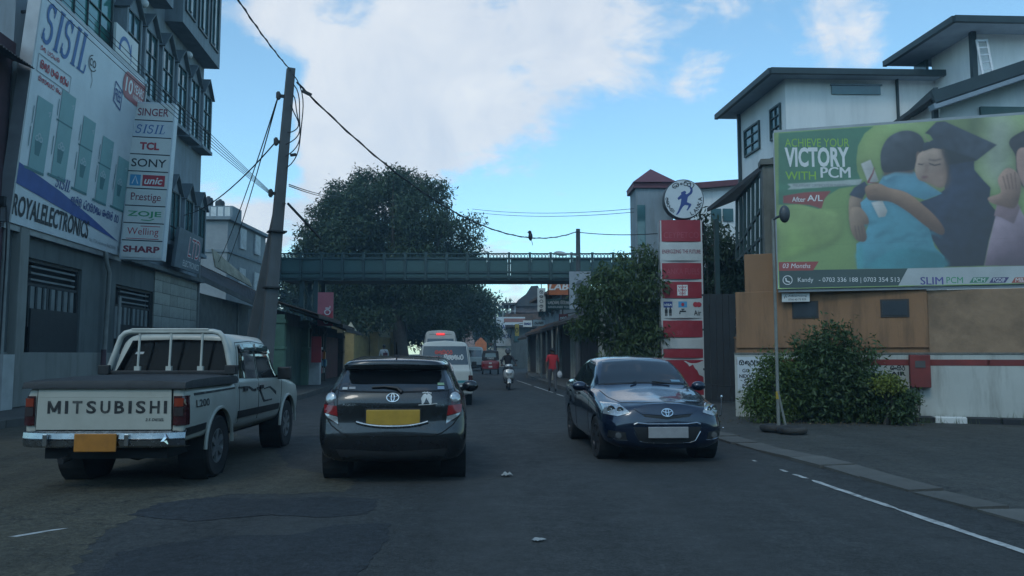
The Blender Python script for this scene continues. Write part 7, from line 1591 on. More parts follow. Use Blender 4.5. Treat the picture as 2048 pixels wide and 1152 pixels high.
# ---- white double cab pickup on the left
M_CREAM = mat('worn_white_paint', (.42, .42, .365), .42, var=.05, scale=1.5, coat=.35, dirt=(.22, .20, .15), damt=.4, dscale=1.2)
pk = thing('pickup_truck', 'white double cab pickup with black tonneau cover, roll bar and chrome bumper at the left', 'pickup', (-4.36, 8.46, 0), .02)
bed = [
 [(0, .10, .50), (0, .09, .50), (0, .085, .54), (0, .085, .75), (0, .085, .98), (0, .09, 1.085), (0, .10, 1.10)],
 [(0, .10, .50), (.66, .09, .50), (.76, .085, .54), (.78, .085, .75), (.775, .085, .98), (.74, .09, 1.085), (0, .10, 1.10)],
 [(0, .12, .50), (.70, .11, .50), (.815, .105, .54), (.838, .105, .75), (.83, .105, .98), (.79, .11, 1.085), (0, .12, 1.10)],
 RY(.20, [(0, .50), (.72, .50), (.825, .54), (.852, .75), (.842, .98), (.80, 1.085), (0, 1.10)]),
 RY(1.15, [(0, .50), (.72, .50), (.825, .54), (.858, .75), (.845, .98), (.80, 1.085), (0, 1.10)]),
 RY(1.76, [(0, .50), (.72, .50), (.825, .54), (.852, .75), (.842, .98), (.80, 1.085), (0, 1.10)]),
 RY(1.78, [(0, .52), (0, .52), (0, .56), (0, .75), (0, .96), (0, 1.05), (0, 1.08)])]
B3 = Body(bed, M_CREAM, pk, [(1.15, .37, .44)], name='bed', ku=4)
cab = [
 [(0, 1.80, .45), (0, 1.80, .47), (0, 1.80, .55), (0, 1.80, .80), (0, 1.80, 1.07), (0, 1.82, 1.14), (0, 1.96, 1.60), (0, 1.98, 1.69), (0, 2.02, 1.72)],
 [(0, 1.80, .45), (.60, 1.80, .47), (.74, 1.80, .55), (.78, 1.80, .80), (.775, 1.80, 1.07), (.74, 1.82, 1.14), (.63, 1.96, 1.60), (.50, 1.98, 1.69), (0, 2.02, 1.72)],
 [(0, 1.83, .45), (.68, 1.83, .47), (.80, 1.83, .55), (.838, 1.83, .80), (.83, 1.83, 1.07), (.80, 1.86, 1.14), (.70, 2.0, 1.60), (.58, 2.02, 1.70), (0, 2.06, 1.735)],
 RY(2.25, [(0, .42), (.68, .44), (.81, .54), (.845, .80), (.838, 1.07), (.815, 1.14), (.71, 1.62), (.60, 1.72), (0, 1.755)]),
 RY(3.38, [(0, .42), (.68, .44), (.81, .54), (.845, .80), (.838, 1.06), (.815, 1.12), (.70, 1.60), (.60, 1.70), (0, 1.74)]),
 RY(3.60, [(0, .42), (.68, .44), (.81, .54), (.845, .80), (.838, 1.05), (.815, 1.11), (.69, 1.52), (.58, 1.61), (0, 1.64)]),
 RY(4.04, [(0, .42), (.68, .44), (.81, .54), (.845, .80), (.838, 1.03), (.80, 1.08), (.62, 1.12), (.4, 1.135), (0, 1.14)]),
 RY(4.40, [(0, .42), (.68, .44), (.81, .52), (.855, .80), (.838, 1.0), (.78, 1.05), (.6, 1.075), (.4, 1.085), (0, 1.09)]),
 RY(5.0, [(0, .42), (.66, .44), (.79, .50), (.82, .72), (.80, .92), (.72, .97), (.55, .99), (.35, 1.0), (0, 1.005)]),
 RY(5.13, [(0, .44), (.4, .46), (.50, .52), (.52, .68), (.5, .84), (.45, .88), (.35, .9), (.2, .905), (0, .91)]),
 RY(5.17, [(0, .48), (0, .48), (0, .54), (0, .66), (0, .78), (0, .82), (0, .84), (0, .85), (0, .86)])]
B4 = Body(cab, M_CREAM, pk, [(4.26, .37, .44)], name='cab')
for y in (1.15, 4.26):
    for sx in (-1, 1): wheel(pk, 'pickup', sx * .735, y, .365, .24, sx, .56, 6)
tg = B3.patch('tailgate', 'y', [(-.705, 1.085), (.705, 1.085)], [(-.715, .655), (.715, .655)], M_CREAM, .016, 16, 8, th=.03)
B3.line('tailgate_gap', 'y', [(-.712, 1.09), (-.722, .65), (.722, .65), (.712, 1.09)], M_GAP, .009)
B3.line('tailgate_crease', 'y', [(-.70, 1.0), (.70, 1.0)], mat('crease_shade_paint', (.32, .32, .28), .5), .006, 8, tg, .012)
INKD = mat('stencil_black', (.016, .017, .018), .7, var=.3, scale=12, dirt=(.3, .3, .26), damt=.35, dscale=7)
kx = -.60
for ch in 'MITSUBISHI':
    w = {'M': .14, 'I': .035}.get(ch, .105); mb = MB(); lettering(mb, ch, kx, .825, w, .135, 0, .028, .0, lambda p: B3.pt('y', p.x, p.z, .019)) if ch != 'M' else [stroke(mb, q_, .03, 0, lambda p: B3.pt('y', p.x, p.z, .019 + .001 * j_)) for j_, q_ in enumerate(([(kx + .015, .825), (kx + .015, .96)], [(kx + w - .015, .825), (kx + w - .015, .96)], [(kx + .015, .955), (kx + w / 2, .845)], [(kx + w - .015, .955), (kx + w / 2, .845)]))]; mb.build('letter', INKD, tg, recalc=False); kx += w + .0435
B3.text('2.5 DIESEL', 'y', .44, .745, .2, .03, INKD, .02, .2, .019, tg)
for sx in (-1, 1):
    tl = B3.patch('tail_lamp', 'y', [(sx * .735, 1.01), (sx * .835, 1.01)], [(sx * .735, .70), (sx * .84, .70)], M_LENSD, .02, 4, 8, th=.06)
    B3.patch('indicator_lens', 'y', [(sx * .745, .985), (sx * .822, .985)], [(sx * .745, .90), (sx * .824, .90)], mat('amber_lens', (.22, .03, .012), .15, coat=.6), .028, 3, 3, tl)
    B3.patch('reverse_lens', 'y', [(sx * .745, .89), (sx * .824, .89)], [(sx * .745, .80), (sx * .826, .80)], mat('smoked_lens', (.04, .03, .03), .12, coat=.6), .028, 3, 3, tl)
    ax = 'x' if sx > 0 else 'X'
    B3.patch('lamp_side', ax, [(.14, 1.01), (.20, 1.0)], [(.14, .70), (.20, .70)], M_LENSD, .012, 2, 6, tl)
# bumper
def bump_sec(y0, z0, z1, w, bow): 
    n = 12; rows = []
    for z, dy in ((z0, .03), (z0 + .02, 0), ((z0 + z1) / 2 - .01, -.012), ((z0 + z1) / 2, .004), ((z0 + z1) / 2 + .01, -.012), (z1 - .02, 0), (z1, .03)):
        r_ = []
        for i in range(n + 1): t = 2 * i / n - 1; r_.append(V((t * w, y0 + dy + bow * abs(t) ** 5, z)))
        rows.append(r_)
    return rows
mb = MB(); rw = bump_sec(-.02, .47, .645, .86, .12); mb.grid(rw); mb.grid([rw[-1], [p + V((0, .12, 0)) for p in rw[-1]]]); mb.grid([rw[0], [p + V((0, .12, 0)) for p in rw[0]]]); bmp = mb.build('bumper', M_DULLCH, pk, smooth=40)
mb = MB(); mb.box((-.02, -.052, .53), (.44, .02, .19)); mb.build('number_plate', M_PLATEO, pk, bev=.008)
for x in (-.55, .30): mb = MB(); mb.box((x, -.04, .555), (.05, .03, .13)); mb.build('bumper_guard', M_CHROME, bmp, bev=.008)
mb = MB(); mb.tube([(.70, -.035, .62), (.72, -.05, .58), (.69, -.05, .55), (.73, -.04, .51)], [.008, .03, .035, .01], 6); mb.build('bumper_dent', M_CHROME, bmp, smooth=20)
mb = MB(); mb.box((0, .5, .42), (1.3, .7, .16)); mb.tube([(-.4, .3, .36), (-.4, .0, .33)], .035, 8); mb.box((.0, 1.15, .36), (1.3, .14, .14)); mb.ball((-.1, 1.15, .36), .17, 10, 6); mb.box((0, 2.6, .44), (1.1, 2.4, .12)); mb.build('underbody', M_DARK, pk)
for sx in (-1, 1): mb = MB(); mb.box((sx * .70, 1.58, .36), (.24, .015, .3)); mb.build('mudflap', M_BLACKP, pk)
# tonneau
mb = MB(); rows_ = []
for y, zt in ((.045, 1.125), (.06, 1.175), (.25, 1.195), (1.0, 1.21), (1.7, 1.205), (1.755, 1.19)): rows_.append([V((x, y, zt - .02 * (abs(x) / .86) ** 6 - (.035 if abs(x) > .865 else 0))) for x in (-.868, -.86, -.6, -.3, 0, .3, .6, .86, .868)])
mb.grid(rows_); base_ = [[V((p.x, p.y, 1.09)) for p in r_] for r_ in (rows_[0], rows_[-1])]
mb.grid([rows_[0], base_[0]]); mb.grid([rows_[-1], base_[1]]); mb.grid([[r_[0] for r_ in rows_], [V((r_[0].x, r_[0].y, 1.09)) for r_ in rows_]]); mb.grid([[r_[-1] for r_ in rows_], [V((r_[-1].x, r_[-1].y, 1.09)) for r_ in rows_]])
mb.build('tonneau_cover', mat('black_vinyl', (.022, .024, .026), .6, var=.25, scale=3, bump=.25, bscale=12), pk, smooth=35, weld=True)
# rear window and roll bar
B4.patch('rear_window', 'y', [(-.585, 1.635), (0, 1.65), (.585, 1.635)], [(-.755, 1.17), (0, 1.17), (.755, 1.17)], mat('black_glass', (.003, .0035, .004), .12, spec=.12), .008, 14, 8)
B4.patch('window_sticker', 'y', [(-.51, 1.485), (-.41, 1.485)], [(-.525, 1.455), (-.42, 1.455)], M_STICK, .014, 2, 2)
rbm = mat('roll_bar_paint', (.46, .46, .41), .4, coat=.3)
for y, r_ in ((1.76, .036),):
    mb = MB(); mb.tube([(-.775, y - .05, 1.14), (-.77, y - .05, 1.24), (-.685, y, 1.56), (-.645, y, 1.675), (-.59, y, 1.73), (-.51, y, 1.75), (.53, y, 1.75), (.61, y, 1.73), (.665, y, 1.675), (.705, y, 1.56), (.79, y - .05, 1.24), (.795, y - .05, 1.14)], r_, 9); hoop = mb.build('roll_bar', rbm, pk, smooth=60)
    if True:
        for x in (-.40, .0, .40): mb = MB(); mb.tube([(x, y - .01, 1.745), (x, y - .04, 1.30)], .015, 7); mb.box((x, y - .045, 1.22), (.07, .05, .17)); mb.build('guard_bar', rbm, hoop, smooth=60)
        mb = MB(); mb.tube([(-.5, y - .03, 1.777), (.48, y - .03, 1.777)], .014, 6); mb.build('top_bar', rbm, hoop)
        mb = MB(); mb.box((0, y - .06, 1.225), (1.62, .05, .05)); mb.box((-.80, y - .06, 1.26), (.14, .12, .12)); mb.box((.80, y - .06, 1.26), (.14, .12, .12)); mb.build('base_rail', M_BLACKP, hoop, bev=.01)
for ax, sx in (('x', 1), ('X', -1)):
    for nm, t_, b_ in (('rear_door_window', [(2.12, 1.56), (2.70, 1.575)], [(1.98, 1.14), (2.70, 1.12)]), ('front_door_window', [(2.80, 1.575), (3.46, 1.54)], [(2.80, 1.12), (3.90, 1.10)])):
        B4.patch(nm, ax, t_, b_, M_GLASSC, .006, 10, 6)
        q = [(t_[0][0] + .02, t_[0][1] + .02), (t_[1][0] - .02, t_[1][1] + .02)]; B4.patch('rain_guard', ax, q, [(q[0][0] - .03, q[0][1] - .10), (q[1][0] + .06, q[1][1] - .10)], M_GLASSC, .035, 8, 3, th=.02)
    for pts in ([(1.93, .50), (1.92, 1.1), (2.07, 1.61), (2.73, 1.64), (2.75, 1.1), (2.75, .50)], [(2.75, 1.1), (2.77, 1.64), (3.5, 1.60), (3.96, 1.1), (3.93, .9), (3.86, .50)]): B4.line('door_gap', ax, pts, M_GAP, .006)
    for y in (2.05, 2.78): B4.patch('door_handle', ax, [(y, 1.02), (y + .16, 1.02)], [(y, .97), (y + .16, .97)], M_BLACKP, .02, 4, 2)
    B4.patch('side_moulding', ax, [(1.88, .725), (3.80, .715)], [(1.88, .63), (3.80, .625)], M_BLACKP, .014, 20, 3); B3.patch('side_moulding', ax, [(.14, .665), (.70, .68)], [(.14, .58), (.70, .60)], M_BLACKP, .012, 8, 3)
    B3.patch('decal_stripe', ax, [(.36, 1.025), (1.74, 1.035)], [(.36, 1.0), (1.74, 1.015)], INKD, .006, 12, 1)
    B4.patch('decal_stripe', ax, [(1.88, 1.035), (2.30, 1.03), (2.50, .98), (2.62, .985)], [(1.88, 1.012), (2.28, 1.008), (2.46, .955), (2.62, .95)], INKD, .006, 12, 1)
    B4.patch('decal_stripe', ax, [(2.66, 1.0), (2.80, .99), (3.02, .80), (3.40, .80)], [(2.66, .965), (2.76, .96), (2.98, .775), (3.40, .78)], INKD, .006, 14, 1); B4.patch('decal_stripe', ax, [(3.0, .97), (3.3, .99), (3.62, .90)], [(3.0, .955), (3.28, .97), (3.62, .85)], INKD, .006, 10, 1)
    mb = MB(); mb.box((sx * .93, 3.76, 1.17), (.20, .10, .19)); mb.bar((sx * .80, 3.80, 1.12), (sx * .93, 3.76, 1.14), .04); mb.build('mirror', M_BLACKP, pk, bev=.025)
    for by, B_ in ((1.15, B3), (4.26, B4)):
        mb = MB(); mb.tube([(sx * .862, by + .45 * math.cos(t), .37 + .45 * math.sin(t)) for t in [PI * i / 16 for i in range(17)]], .022, 6); mb.build('arch_lip', M_CREAM, pk, smooth=60)
mb = MB(); lettering(mb, 'L200', .40, .865, .40, .085, 0, .012, 0, lambda p: B3.pt('x', p.x, p.z, .006)); mb.build('lettering', INKD, pk, recalc=False)

# ---- white van ahead
M_VANW = mat('van_white', (.50, .50, .46), .4, var=.05, coat=.4, dirt=(.3, .29, .25), damt=.3)
def van(name, label, loc, rz, W, H, L, m, win, slope=.22, lit=False, stripe=False, plate=True):
    t = thing(name, label, 'van', loc, rz); h = W / 2; zb = .32; zw = H * .52; k = H
    def sec(y, s=1.0, top=0.0): return [(0, zb), (h * .8, zb), (h * .95, zb + .08), (h, zb + .35), (h * .99, zw), (h * .955, zw + .1), (h * .84, k - .22 - top), (h * .70, k - .05 - top), (0, k - top)]
    def tail(z): return 0 if z < zw else slope * (z - zw) / (k - zw)
    o = sec(0); rows = [[(0, tail(z), z) for x, z in o], [(x * .55, tail(z) + .01, z) for x, z in o], [(x * .93, tail(z) + .03, z) for x, z in o], [(x, tail(z) + .10, z) for x, z in o], RY(slope + .35, sec(0)), RY(L * .55, sec(0)), RY(L * .80, sec(0, 1, .04)), RY(L * .93, [(x, min(z, zw + .12) if z > zw else z) for x, z in o]), RY(L, [(0, z * .6 + .25) for x, z in o])]
    rows[7] = [(x, L * .93, min(z, zw + .02 * i)) for i, (x, z) in enumerate(o)]
    Bv = Body(rows, m, t, [(.75, .30, .36), (L - 1.0, .30, .36)], cut_w=.28, half=h)
    for y in (.75, L - 1.0):
        for sx in (-1, 1): wheel(t, name, sx * (h - .1), y, .30, .17, sx)
    wx0, wx1, wz0, wz1 = win
    g = Bv.patch('rear_window', 'y', [(-wx1, wz1), (wx1, wz1)], [(-wx0, wz0), (wx0, wz0)], M_GLASSC, .008, 12, 6)
    Bv.line('tailgate_gap', 'y', [(-h * .9, zb + .15), (-h * .9, zw), (-h * .80, k - .18), (h * .80, k - .18), (h * .9, zw), (h * .9, zb + .15)], M_GAP, .008)
    for sx in (-1, 1):
        tl = Bv.patch('tail_lamp', 'y', [(sx * h * .84, zw - .10), (sx * h * .985, zw - .10)], [(sx * h * .84, zw - .42), (sx * h * .985, zw - .42)], M_LENSD, .012, 3, 5)
        Bv.patch('side_window', 'x' if sx > 0 else 'X', [(.6, k - .30), (L * .62, k - .30)], [(.5, zw + .12), (L * .66, zw + .12)], M_GLASSC, .005, 12, 5)
        mb = MB(); mb.box((sx * (h + .12), L * .80, zw + .15), (.16, .1, .22)); mb.build('mirror', M_BLACKP, t, bev=.02)
    if stripe:
        Bv.patch('teal_stripe', 'y', [(-h * .9, zw - .24), (h * .83, zw - .24)], [(-h * .9, zw - .31), (h * .83, zw - .31)], mat('stripe_teal', (.04, .22, .24), .5), .006, 12, 1); Bv.patch('grey_band', 'y', [(-h * .83, zw - .33), (h * .83, zw - .33)], [(-h * .83, zw - .36), (h * .83, zw - .36)], mat('band_grey', (.2, .22, .22), .5), .006, 12, 1)
    mb = MB(); mb.box((0, -.05, zb + .12), (W * .99, .16, .2)); mb.build('bumper', M_BLACKP if not stripe else mat('van_bumper', (.3, .3, .28), .5), t, bev=.03)
    if lit: mb = MB(); c = Bv.pt('y', 0, k - .16); mb.box((0, c.y - .02, k - .17), (.36, .05, .08)); mb.build('brake_light', mat('lit_red_lamp', (.9, .05, .05), .4, emit=1.0), t, bev=.015)
    return t, Bv, g
t, Bv, g = van('white_van', 'white van just ahead of the dark hatchback, with script on its rear window', (-1.90, 22.4, 0), .075, 1.60, 1.84, 4.2, M_VANW, (.67, .60, 1.16, 1.68), stripe=True)
mb = MB(); island(mb, 'la na ka ta ra', -.28, 1.45, .5, .12, .2, 0, lambda p: Bv.pt('y', p.x, p.z, .014)); mb.build('red_script', mat('script_red', (.5, .06, .04), .6), g, recalc=False)
mb = MB(); island(mb, 'ka ma va na ya ta', -.02, 1.30, .55, .15, .2, 0, lambda p: Bv.pt('y', p.x, p.z, .014)); mb.build('white_script', M_STICK, g, recalc=False)
van('white_minibus', 'taller white minibus with a lit red brake light, ahead of the white van', (-2.98, 33.0, 0), .09, 1.52, 2.46, 4.6, mat('minibus_white', (.46, .44, .40), .45, var=.06), (.60, .54, 1.45, 2.1), lit=True)
van('far_minibus', 'small far white minibus beside the red three-wheeler', (-3.25, 69, 0), .03, 1.65, 2.1, 4.4, M_VANW, (.66, .6, 1.2, 1.8))

# ---- red three-wheeler
tk = thing('three_wheeler', 'dark red three-wheeler taxi with black hood driving away by the bend', 'three-wheeler', (-1.55, 57, 0), .03)
M_TUK = mat('tuk_red', (.20, .014, .018), .35, coat=.5, var=.1)
rows = [[(0, .02, .35), (0, .0, .36), (0, 0, .60), (0, .02, .90), (0, .05, 1.0)], [(0, .02, .35), (.45, .0, .36), (.58, 0, .60), (.57, .02, .90), (0, .05, 1.0)], [(0, .08, .35), (.5, .08, .36), (.65, .08, .60), (.63, .10, .92), (0, .12, 1.02)],
        RY(.7, [(0, .32), (.55, .34), (.66, .58), (.64, .95), (0, 1.02)]), RY(1.4, [(0, .32), (.5, .34), (.6, .5), (.58, .62), (0, .64)]), RY(2.2, [(0, .32), (.3, .34), (.36, .6), (.32, 1.0), (0, 1.02)]), RY(2.5, [(0, .5), (0, .5), (0, .6), (0, .8), (0, .85)])]
Bt = Body(rows, M_TUK, tk, ku=4)
rows = [[(0, .10, .98), (0, .09, 1.0), (0, .12, 1.35), (0, .16, 1.66), (0, .24, 1.72)], [(0, .10, .98), (.52, .09, 1.0), (.50, .12, 1.35), (.46, .16, 1.66), (0, .24, 1.72)], [(0, .16, .98), (.62, .16, 1.0), (.60, .18, 1.35), (.55, .22, 1.66), (0, .3, 1.74)], RY(1.1, [(0, 1.25), (.60, 1.26), (.60, 1.4), (.55, 1.68), (0, 1.76)]), RY(2.2, [(0, 1.40), (.55, 1.41), (.55, 1.48), (.50, 1.62), (0, 1.68)]), RY(2.25, [(0, 1.5), (0, 1.5), (0, 1.52), (0, 1.58), (0, 1.6)])]
Bh = Body(rows, mat('hood_canvas', (.02, .02, .022), .7), tk, ku=4, name='hood')
Bh.patch('rear_window', 'y', [(-.36, 1.55), (.36, 1.55)], [(-.40, 1.22), (.40, 1.22)], M_GLASSC, .008, 8, 4)
mb = MB(); lettering(mb, 'TAXI', -.24, 1.08, .48, .12, 0, .02, 0, lambda p: Bh.pt('y', p.x, p.z, .012)); mb.build('lettering', M_STICK, tk, recalc=False)
mb = MB(); c = Bt.pt('y', 0, .55, .012); mb.box((0, c.y, .55), (.26, .02, .12)); mb.build('number_plate', M_STICK, tk); mb = MB(); c = Bt.pt('y', 0, .8, .012); mb.box((0, c.y, .8), (.2, .02, .1)); mb.build('badge', M_STICK, tk)
for sx in (-1, 1):
    mb = MB(); c = Bt.pt('y', sx * .48, .66, .01); mb.box(c, (.1, .03, .16)); mb.build('tail_lamp', M_LENSR, tk); wheel(tk, 'tuk', sx * .56, .42, .21, .12, sx)
    mb = MB(); mb.bar((sx * .58, .3, 1.0), (sx * .56, .3, 1.3), .04); mb.bar((sx * .42, 2.1, 1.0), (sx * .5, 2.0, 1.45), .04); mb.build('hood_post', M_IRON, tk)
wheel(tk, 'tuk', 0, 2.1, .21, .12, 1)
mb = MB(); mb.box((0, -.02, .36), (1.1, .06, .07)); mb.build('bumper', M_BLACKP, tk)
# ---------------------------------------------------------------- people and the scooter
M_SKIN = mat('skin_brown', (.13, .075, .05), .6, var=.08); M_HAIR = mat('black_hair', (.012, .011, .011), .6)
def figure(name, label, loc, rz, J, paint, height=1.0, cat='person', mats=()):
    """one continuous skin grown on a skeleton; J: joint -> (x, y, z, r, parent); paint(joint) -> material index"""
    t = thing(name, label, cat, loc, rz); names = list(J); idx = {k: i for i, k in enumerate(names)}
    me = bpy.data.meshes.new('body'); me.from_pydata([J[k][:3] for k in names], [(idx[J[k][4]], idx[k]) for k in names if J[k][4]], [])
    o = bpy.data.objects.new('body', me); C.objects.link(o)
    sk = o.modifiers.new('s', 'SKIN'); sk.use_smooth_shade = True; su = o.modifiers.new('u', 'SUBSURF'); su.levels = su.render_levels = 2
    if not me.skin_vertices: me.attributes.new if False else None
    for k, sv in zip(names, me.skin_vertices[0].data): sv.radius = (J[k][3], J[k][3]); sv.use_root = (k == 'pelvis')
    dg = bpy.context.evaluated_depsgraph_get(); ne = bpy.data.meshes.new_from_object(o.evaluated_get(dg)); o.modifiers.clear(); o.data = ne; o.parent = t
    ne.materials.clear()
    for m in mats: ne.materials.append(m)
    segs = [(k, V(J[k][:3]), V(J[J[k][4]][:3])) for k in names if J[k][4]]
    for p in ne.polygons:
        c = p.center; best = min(segs, key=lambda s: ((lambda a, b: (c - (a + (b - a) * max(0, min(1, (c - a).dot(b - a) / max(1e-9, (b - a).length_squared))))).length)(s[1], s[2])) - J[s[0]][3] * .6)
        p.material_index = paint(best[0], c); p.use_smooth = True
    return t
def skeleton(step=.18, armsw=.12, knee=0.0):
    return {'pelvis': (0, 0, .93, .125, None), 'waist': (0, 0, 1.08, .125, 'pelvis'), 'chest': (0, -.01, 1.30, .15, 'waist'), 'neckb': (0, 0, 1.45, .075, 'chest'), 'neck': (0, 0, 1.51, .052, 'neckb'), 'head': (0, -.01, 1.60, .085, 'neck'), 'crown': (0, 0, 1.69, .075, 'head'),
        'lsh': (-.17, 0, 1.41, .062, 'chest'), 'lel': (-.235, -armsw * .4, 1.14, .045, 'lsh'), 'lwr': (-.25, -armsw - .06, .91, .031, 'lel'), 'lha': (-.25, -armsw - .09, .83, .026, 'lwr'),
        'rsh': (.17, 0, 1.41, .062, 'chest'), 'rel': (.235, armsw * .6, 1.14, .045, 'rsh'), 'rwr': (.25, armsw * .7 - .04, .91, .031, 'rel'), 'rha': (.25, armsw * .7 - .06, .83, .026, 'rwr'),
        'lhi': (-.09, 0, .88, .098, 'pelvis'), 'lkn': (-.10, step * .5 - .03, .49, .062, 'lhi'), 'lan': (-.10, step, .09, .040, 'lkn'), 'lto': (-.11, step - .16, .035, .034, 'lan'),
        'rhi': (.09, 0, .88, .098, 'pelvis'), 'rkn': (.10, -step * .35 - .04, .49, .062, 'rhi'), 'ran': (.10, -step * .9, .09, .040, 'rkn'), 'rto': (.11, -step * .9 - .16, .035, .034, 'ran')}
def finish(t, J, hands=True):
    """hands with fingers, face, ears; the figure looks to its own -y"""
    h = V(J['head'][:3])
    if hands:
        for s, k in ((-1, 'lha'), (1, 'rha')):
            c = V(J[k][:3]); mb = MB(); mb.ball(c, .04, 8, 6, (.45, .9, 1.1))
            for i in range(4): b = c + V((0, -.03 + .02 * i, -.035)); mb.tube([b, b + V((-s * .006, 0, -.035)), b + V((-s * .02, -.002, -.065 + .008 * abs(i - 1)))], [.009, .008, .006], 6)
            b = c + V((0, -.035, .0)); mb.tube([b, b + V((-s * .01, -.02, -.025)), b + V((-s * .015, -.026, -.05))], [.010, .009, .006], 6); mb.build('hand', M_SKIN, t, smooth=60)
    mb = MB(); mb.lathe([(.012, 0), (.008, .03), (0, .045)], 6, Matrix.Translation(h + V((0, -.082, -.005))) @ Matrix.Rotation(PI / 2.4, 4, 'X')); mb.build('nose', M_SKIN, t, smooth=60)
    for s in (-1, 1):
        mb = MB(); mb.ball(h + V((s * .084, .01, .0)), .028, 7, 5, (.4, .8, 1.1)); mb.build('ear', M_SKIN, t, smooth=60); mb = MB(); mb.ball(h + V((s * .032, -.078, .03)), .011, 7, 5); mb.build('eye', M_HAIR, t, smooth=60)
    mb = MB(); mb.box(h + V((0, -.083, -.045)), (.045, .012, .010)); mb.build('mouth', mat('lips', (.12, .045, .04), .6), t)
    mb = MB(); mb.ball(h + V((0, .018, .052)), .1, 12, 8, (.95, .98, .85)); mb.build('hair', M_HAIR, t, smooth=60)
J = skeleton()
p = at(1105, 745, 30.6); red = figure('person', 'man in a red shirt and grey trousers walking away along the right roadside', (p.x, 30.6, .0), PI + .05, J,
    lambda k, c: 1 if (k in ('waist', 'chest', 'neckb', 'lsh', 'rsh') or (k in ('lel', 'rel') and c.z > 1.2) or (k in ('lhi', 'rhi', 'pelvis') and c.z > .9)) else (2 if k in ('pelvis', 'lhi', 'rhi', 'lkn', 'rkn') or (k in ('lan', 'ran') and c.z > .14) else (3 if k in ('lto', 'rto', 'lan', 'ran') else 0)), mats=(M_SKIN, mat('red_cloth', (.46, .022, .03), .8, var=.15, scale=6), mat('grey_cloth', (.085, .088, .095), .85, var=.15), M_BLACKP))
finish(red, J); red.scale = (1.02, 1.02, .98)
bg_ = MB(); rows_ = []
for i in range(6): z = -.30 + .06 * i; w_ = .11 * math.sin(PI * (i + .6) / 6.4) + .02; rows_.append([V((w_ * math.cos(2 * PI * j / 10), .05 * math.sin(2 * PI * j / 10) * (w_ / .12), z)) for j in range(10)])
bg_.grid(rows_, True); bg_.tube([(0, -.02, 0), (0, 0, .06), (0, .02, 0)], .008, 5); q = red.matrix_basis @ V((-.25, -.2, .78)); o = bg_.build('carrier_bag', mat('bag_white', (.55, .55, .56), .5), None, smooth=60, loc=(red.location.x + .27, 30.5, .80)); o.scale = (.75, .75, .8); tag(o, 'white carrier bag in the hand of the man in the red shirt', 'bag')
J2 = skeleton(.12, .06); p = at(768, 710, 46.0)
wh = figure('person', 'man in a white shirt with a shoulder bag before the yellow wall', (p.x, 46.0, .14), PI - .1, J2,
    lambda k, c: 1 if (k in ('waist', 'chest', 'neckb', 'lsh', 'rsh', 'lel', 'rel') or (k in ('lhi', 'rhi', 'pelvis') and c.z > .9)) else (2 if k in ('pelvis', 'lhi', 'rhi', 'lkn', 'rkn') or (k in ('lan', 'ran') and c.z > .14) else (3 if k in ('lto', 'rto', 'lan', 'ran') else 0)), mats=(M_SKIN, mat('white_cloth', (.60, .60, .60), .8), mat('dark_cloth', (.03, .03, .04), .85), M_BLACKP))
finish(wh, J2); wh.scale = (1.08, 1.08, 1.08)
mb = MB(); mb.box((-.12, .19, 1.12), (.24, .09, .34)); mb.bar((-.16, .17, 1.28), (.02, .0, 1.49), .04, .02); o = mb.build('shoulder_bag', mat('bag_maroon', (.12, .02, .025), .7), wh, bev=.02)

sc = thing('scooter', 'silver white motor scooter seen from the front, coming towards the camera', 'scooter', (at(1018, 760, 32.4).x, 32.4, 0), .06)
M_SILV = mat('silver_white_paint', (.44, .45, .44), .3, metal=.2, coat=.6, var=.08)
rows = [[(0, .0, .42), (0, -.03, .52), (0, -.03, .68), (0, .02, .80), (0, .04, .86)], [(0, .01, .42), (.10, -.01, .52), (.12, -.01, .68), (.10, .03, .80), (0, .05, .86)], [(0, .06, .40), (.17, .06, .50), (.215, .06, .66), (.18, .08, .80), (0, .08, .87)], [(0, .12, .36), (.19, .12, .46), (.23, .12, .66), (.19, .12, .80), (0, .12, .86)], [(0, .16, .4), (0, .16, .5), (0, .16, .66), (0, .15, .78), (0, .14, .84)]]
Bs = Body(rows, M_SILV, sc, name='apron')
rows = [[(0, .02, .90), (0, -.03, .95), (0, -.01, 1.02), (0, .02, 1.05)], [(0, .03, .90), (.09, -.01, .95), (.08, .01, 1.02), (0, .04, 1.06)], [(0, .08, .90), (.17, .08, .95), (.15, .09, 1.02), (0, .1, 1.06)], [(0, .16, .92), (.12, .16, .96), (.1, .16, 1.01), (0, .16, 1.03)], [(0, .18, .95), (0, .18, .97), (0, .18, .99), (0, .18, 1.0)]]
Bc = Body(rows, M_SILV, sc, name='handlebar_cowl'); Bc.patch('headlight', 'y', [(-.085, 1.0), (.085, 1.0)], [(-.075, .93), (.075, .93)], M_LENSC, .006, 6, 3)
for sx in (-1, 1): Bs.patch('indicator', 'y', [(sx * .09, .76), (sx * .165, .77)], [(sx * .10, .70), (sx * .175, .71)], M_LENSC, .006, 4, 2)
mb = MB()
for a in range(3): mb.tube([Bs.pt('y', x, .56 + .04 * a + .6 * abs(x), .004) for x in (-.12, -.06, 0, .06, .12)], .006, 5)
mb.build('apron_crease', M_BLACKP, sc)
mb = MB(); mb.tube([(-.34, .12, .97), (-.18, .12, .99), (.18, .12, .99), (.34, .12, .97)], .018, 7); mb.build('handlebar', M_BLACKP, sc)
for sx in (-1, 1):
    mb = MB(); mb.tube([(sx * .22, .12, .99), (sx * .30, .10, 1.16)], .008, 5); mb.ball((sx * .31, .09, 1.20), .05, 10, 6, (1.1, .35, .8)); mb.build('mirror', M_BLACKP, sc, smooth=60)
    mb = MB(); mb.tube([(sx * .05, .02, .52), (sx * .06, -.02, .22)], .022, 7); mb.build('fork', M_BLACKP, sc)
mb = MB(); rows_ = []
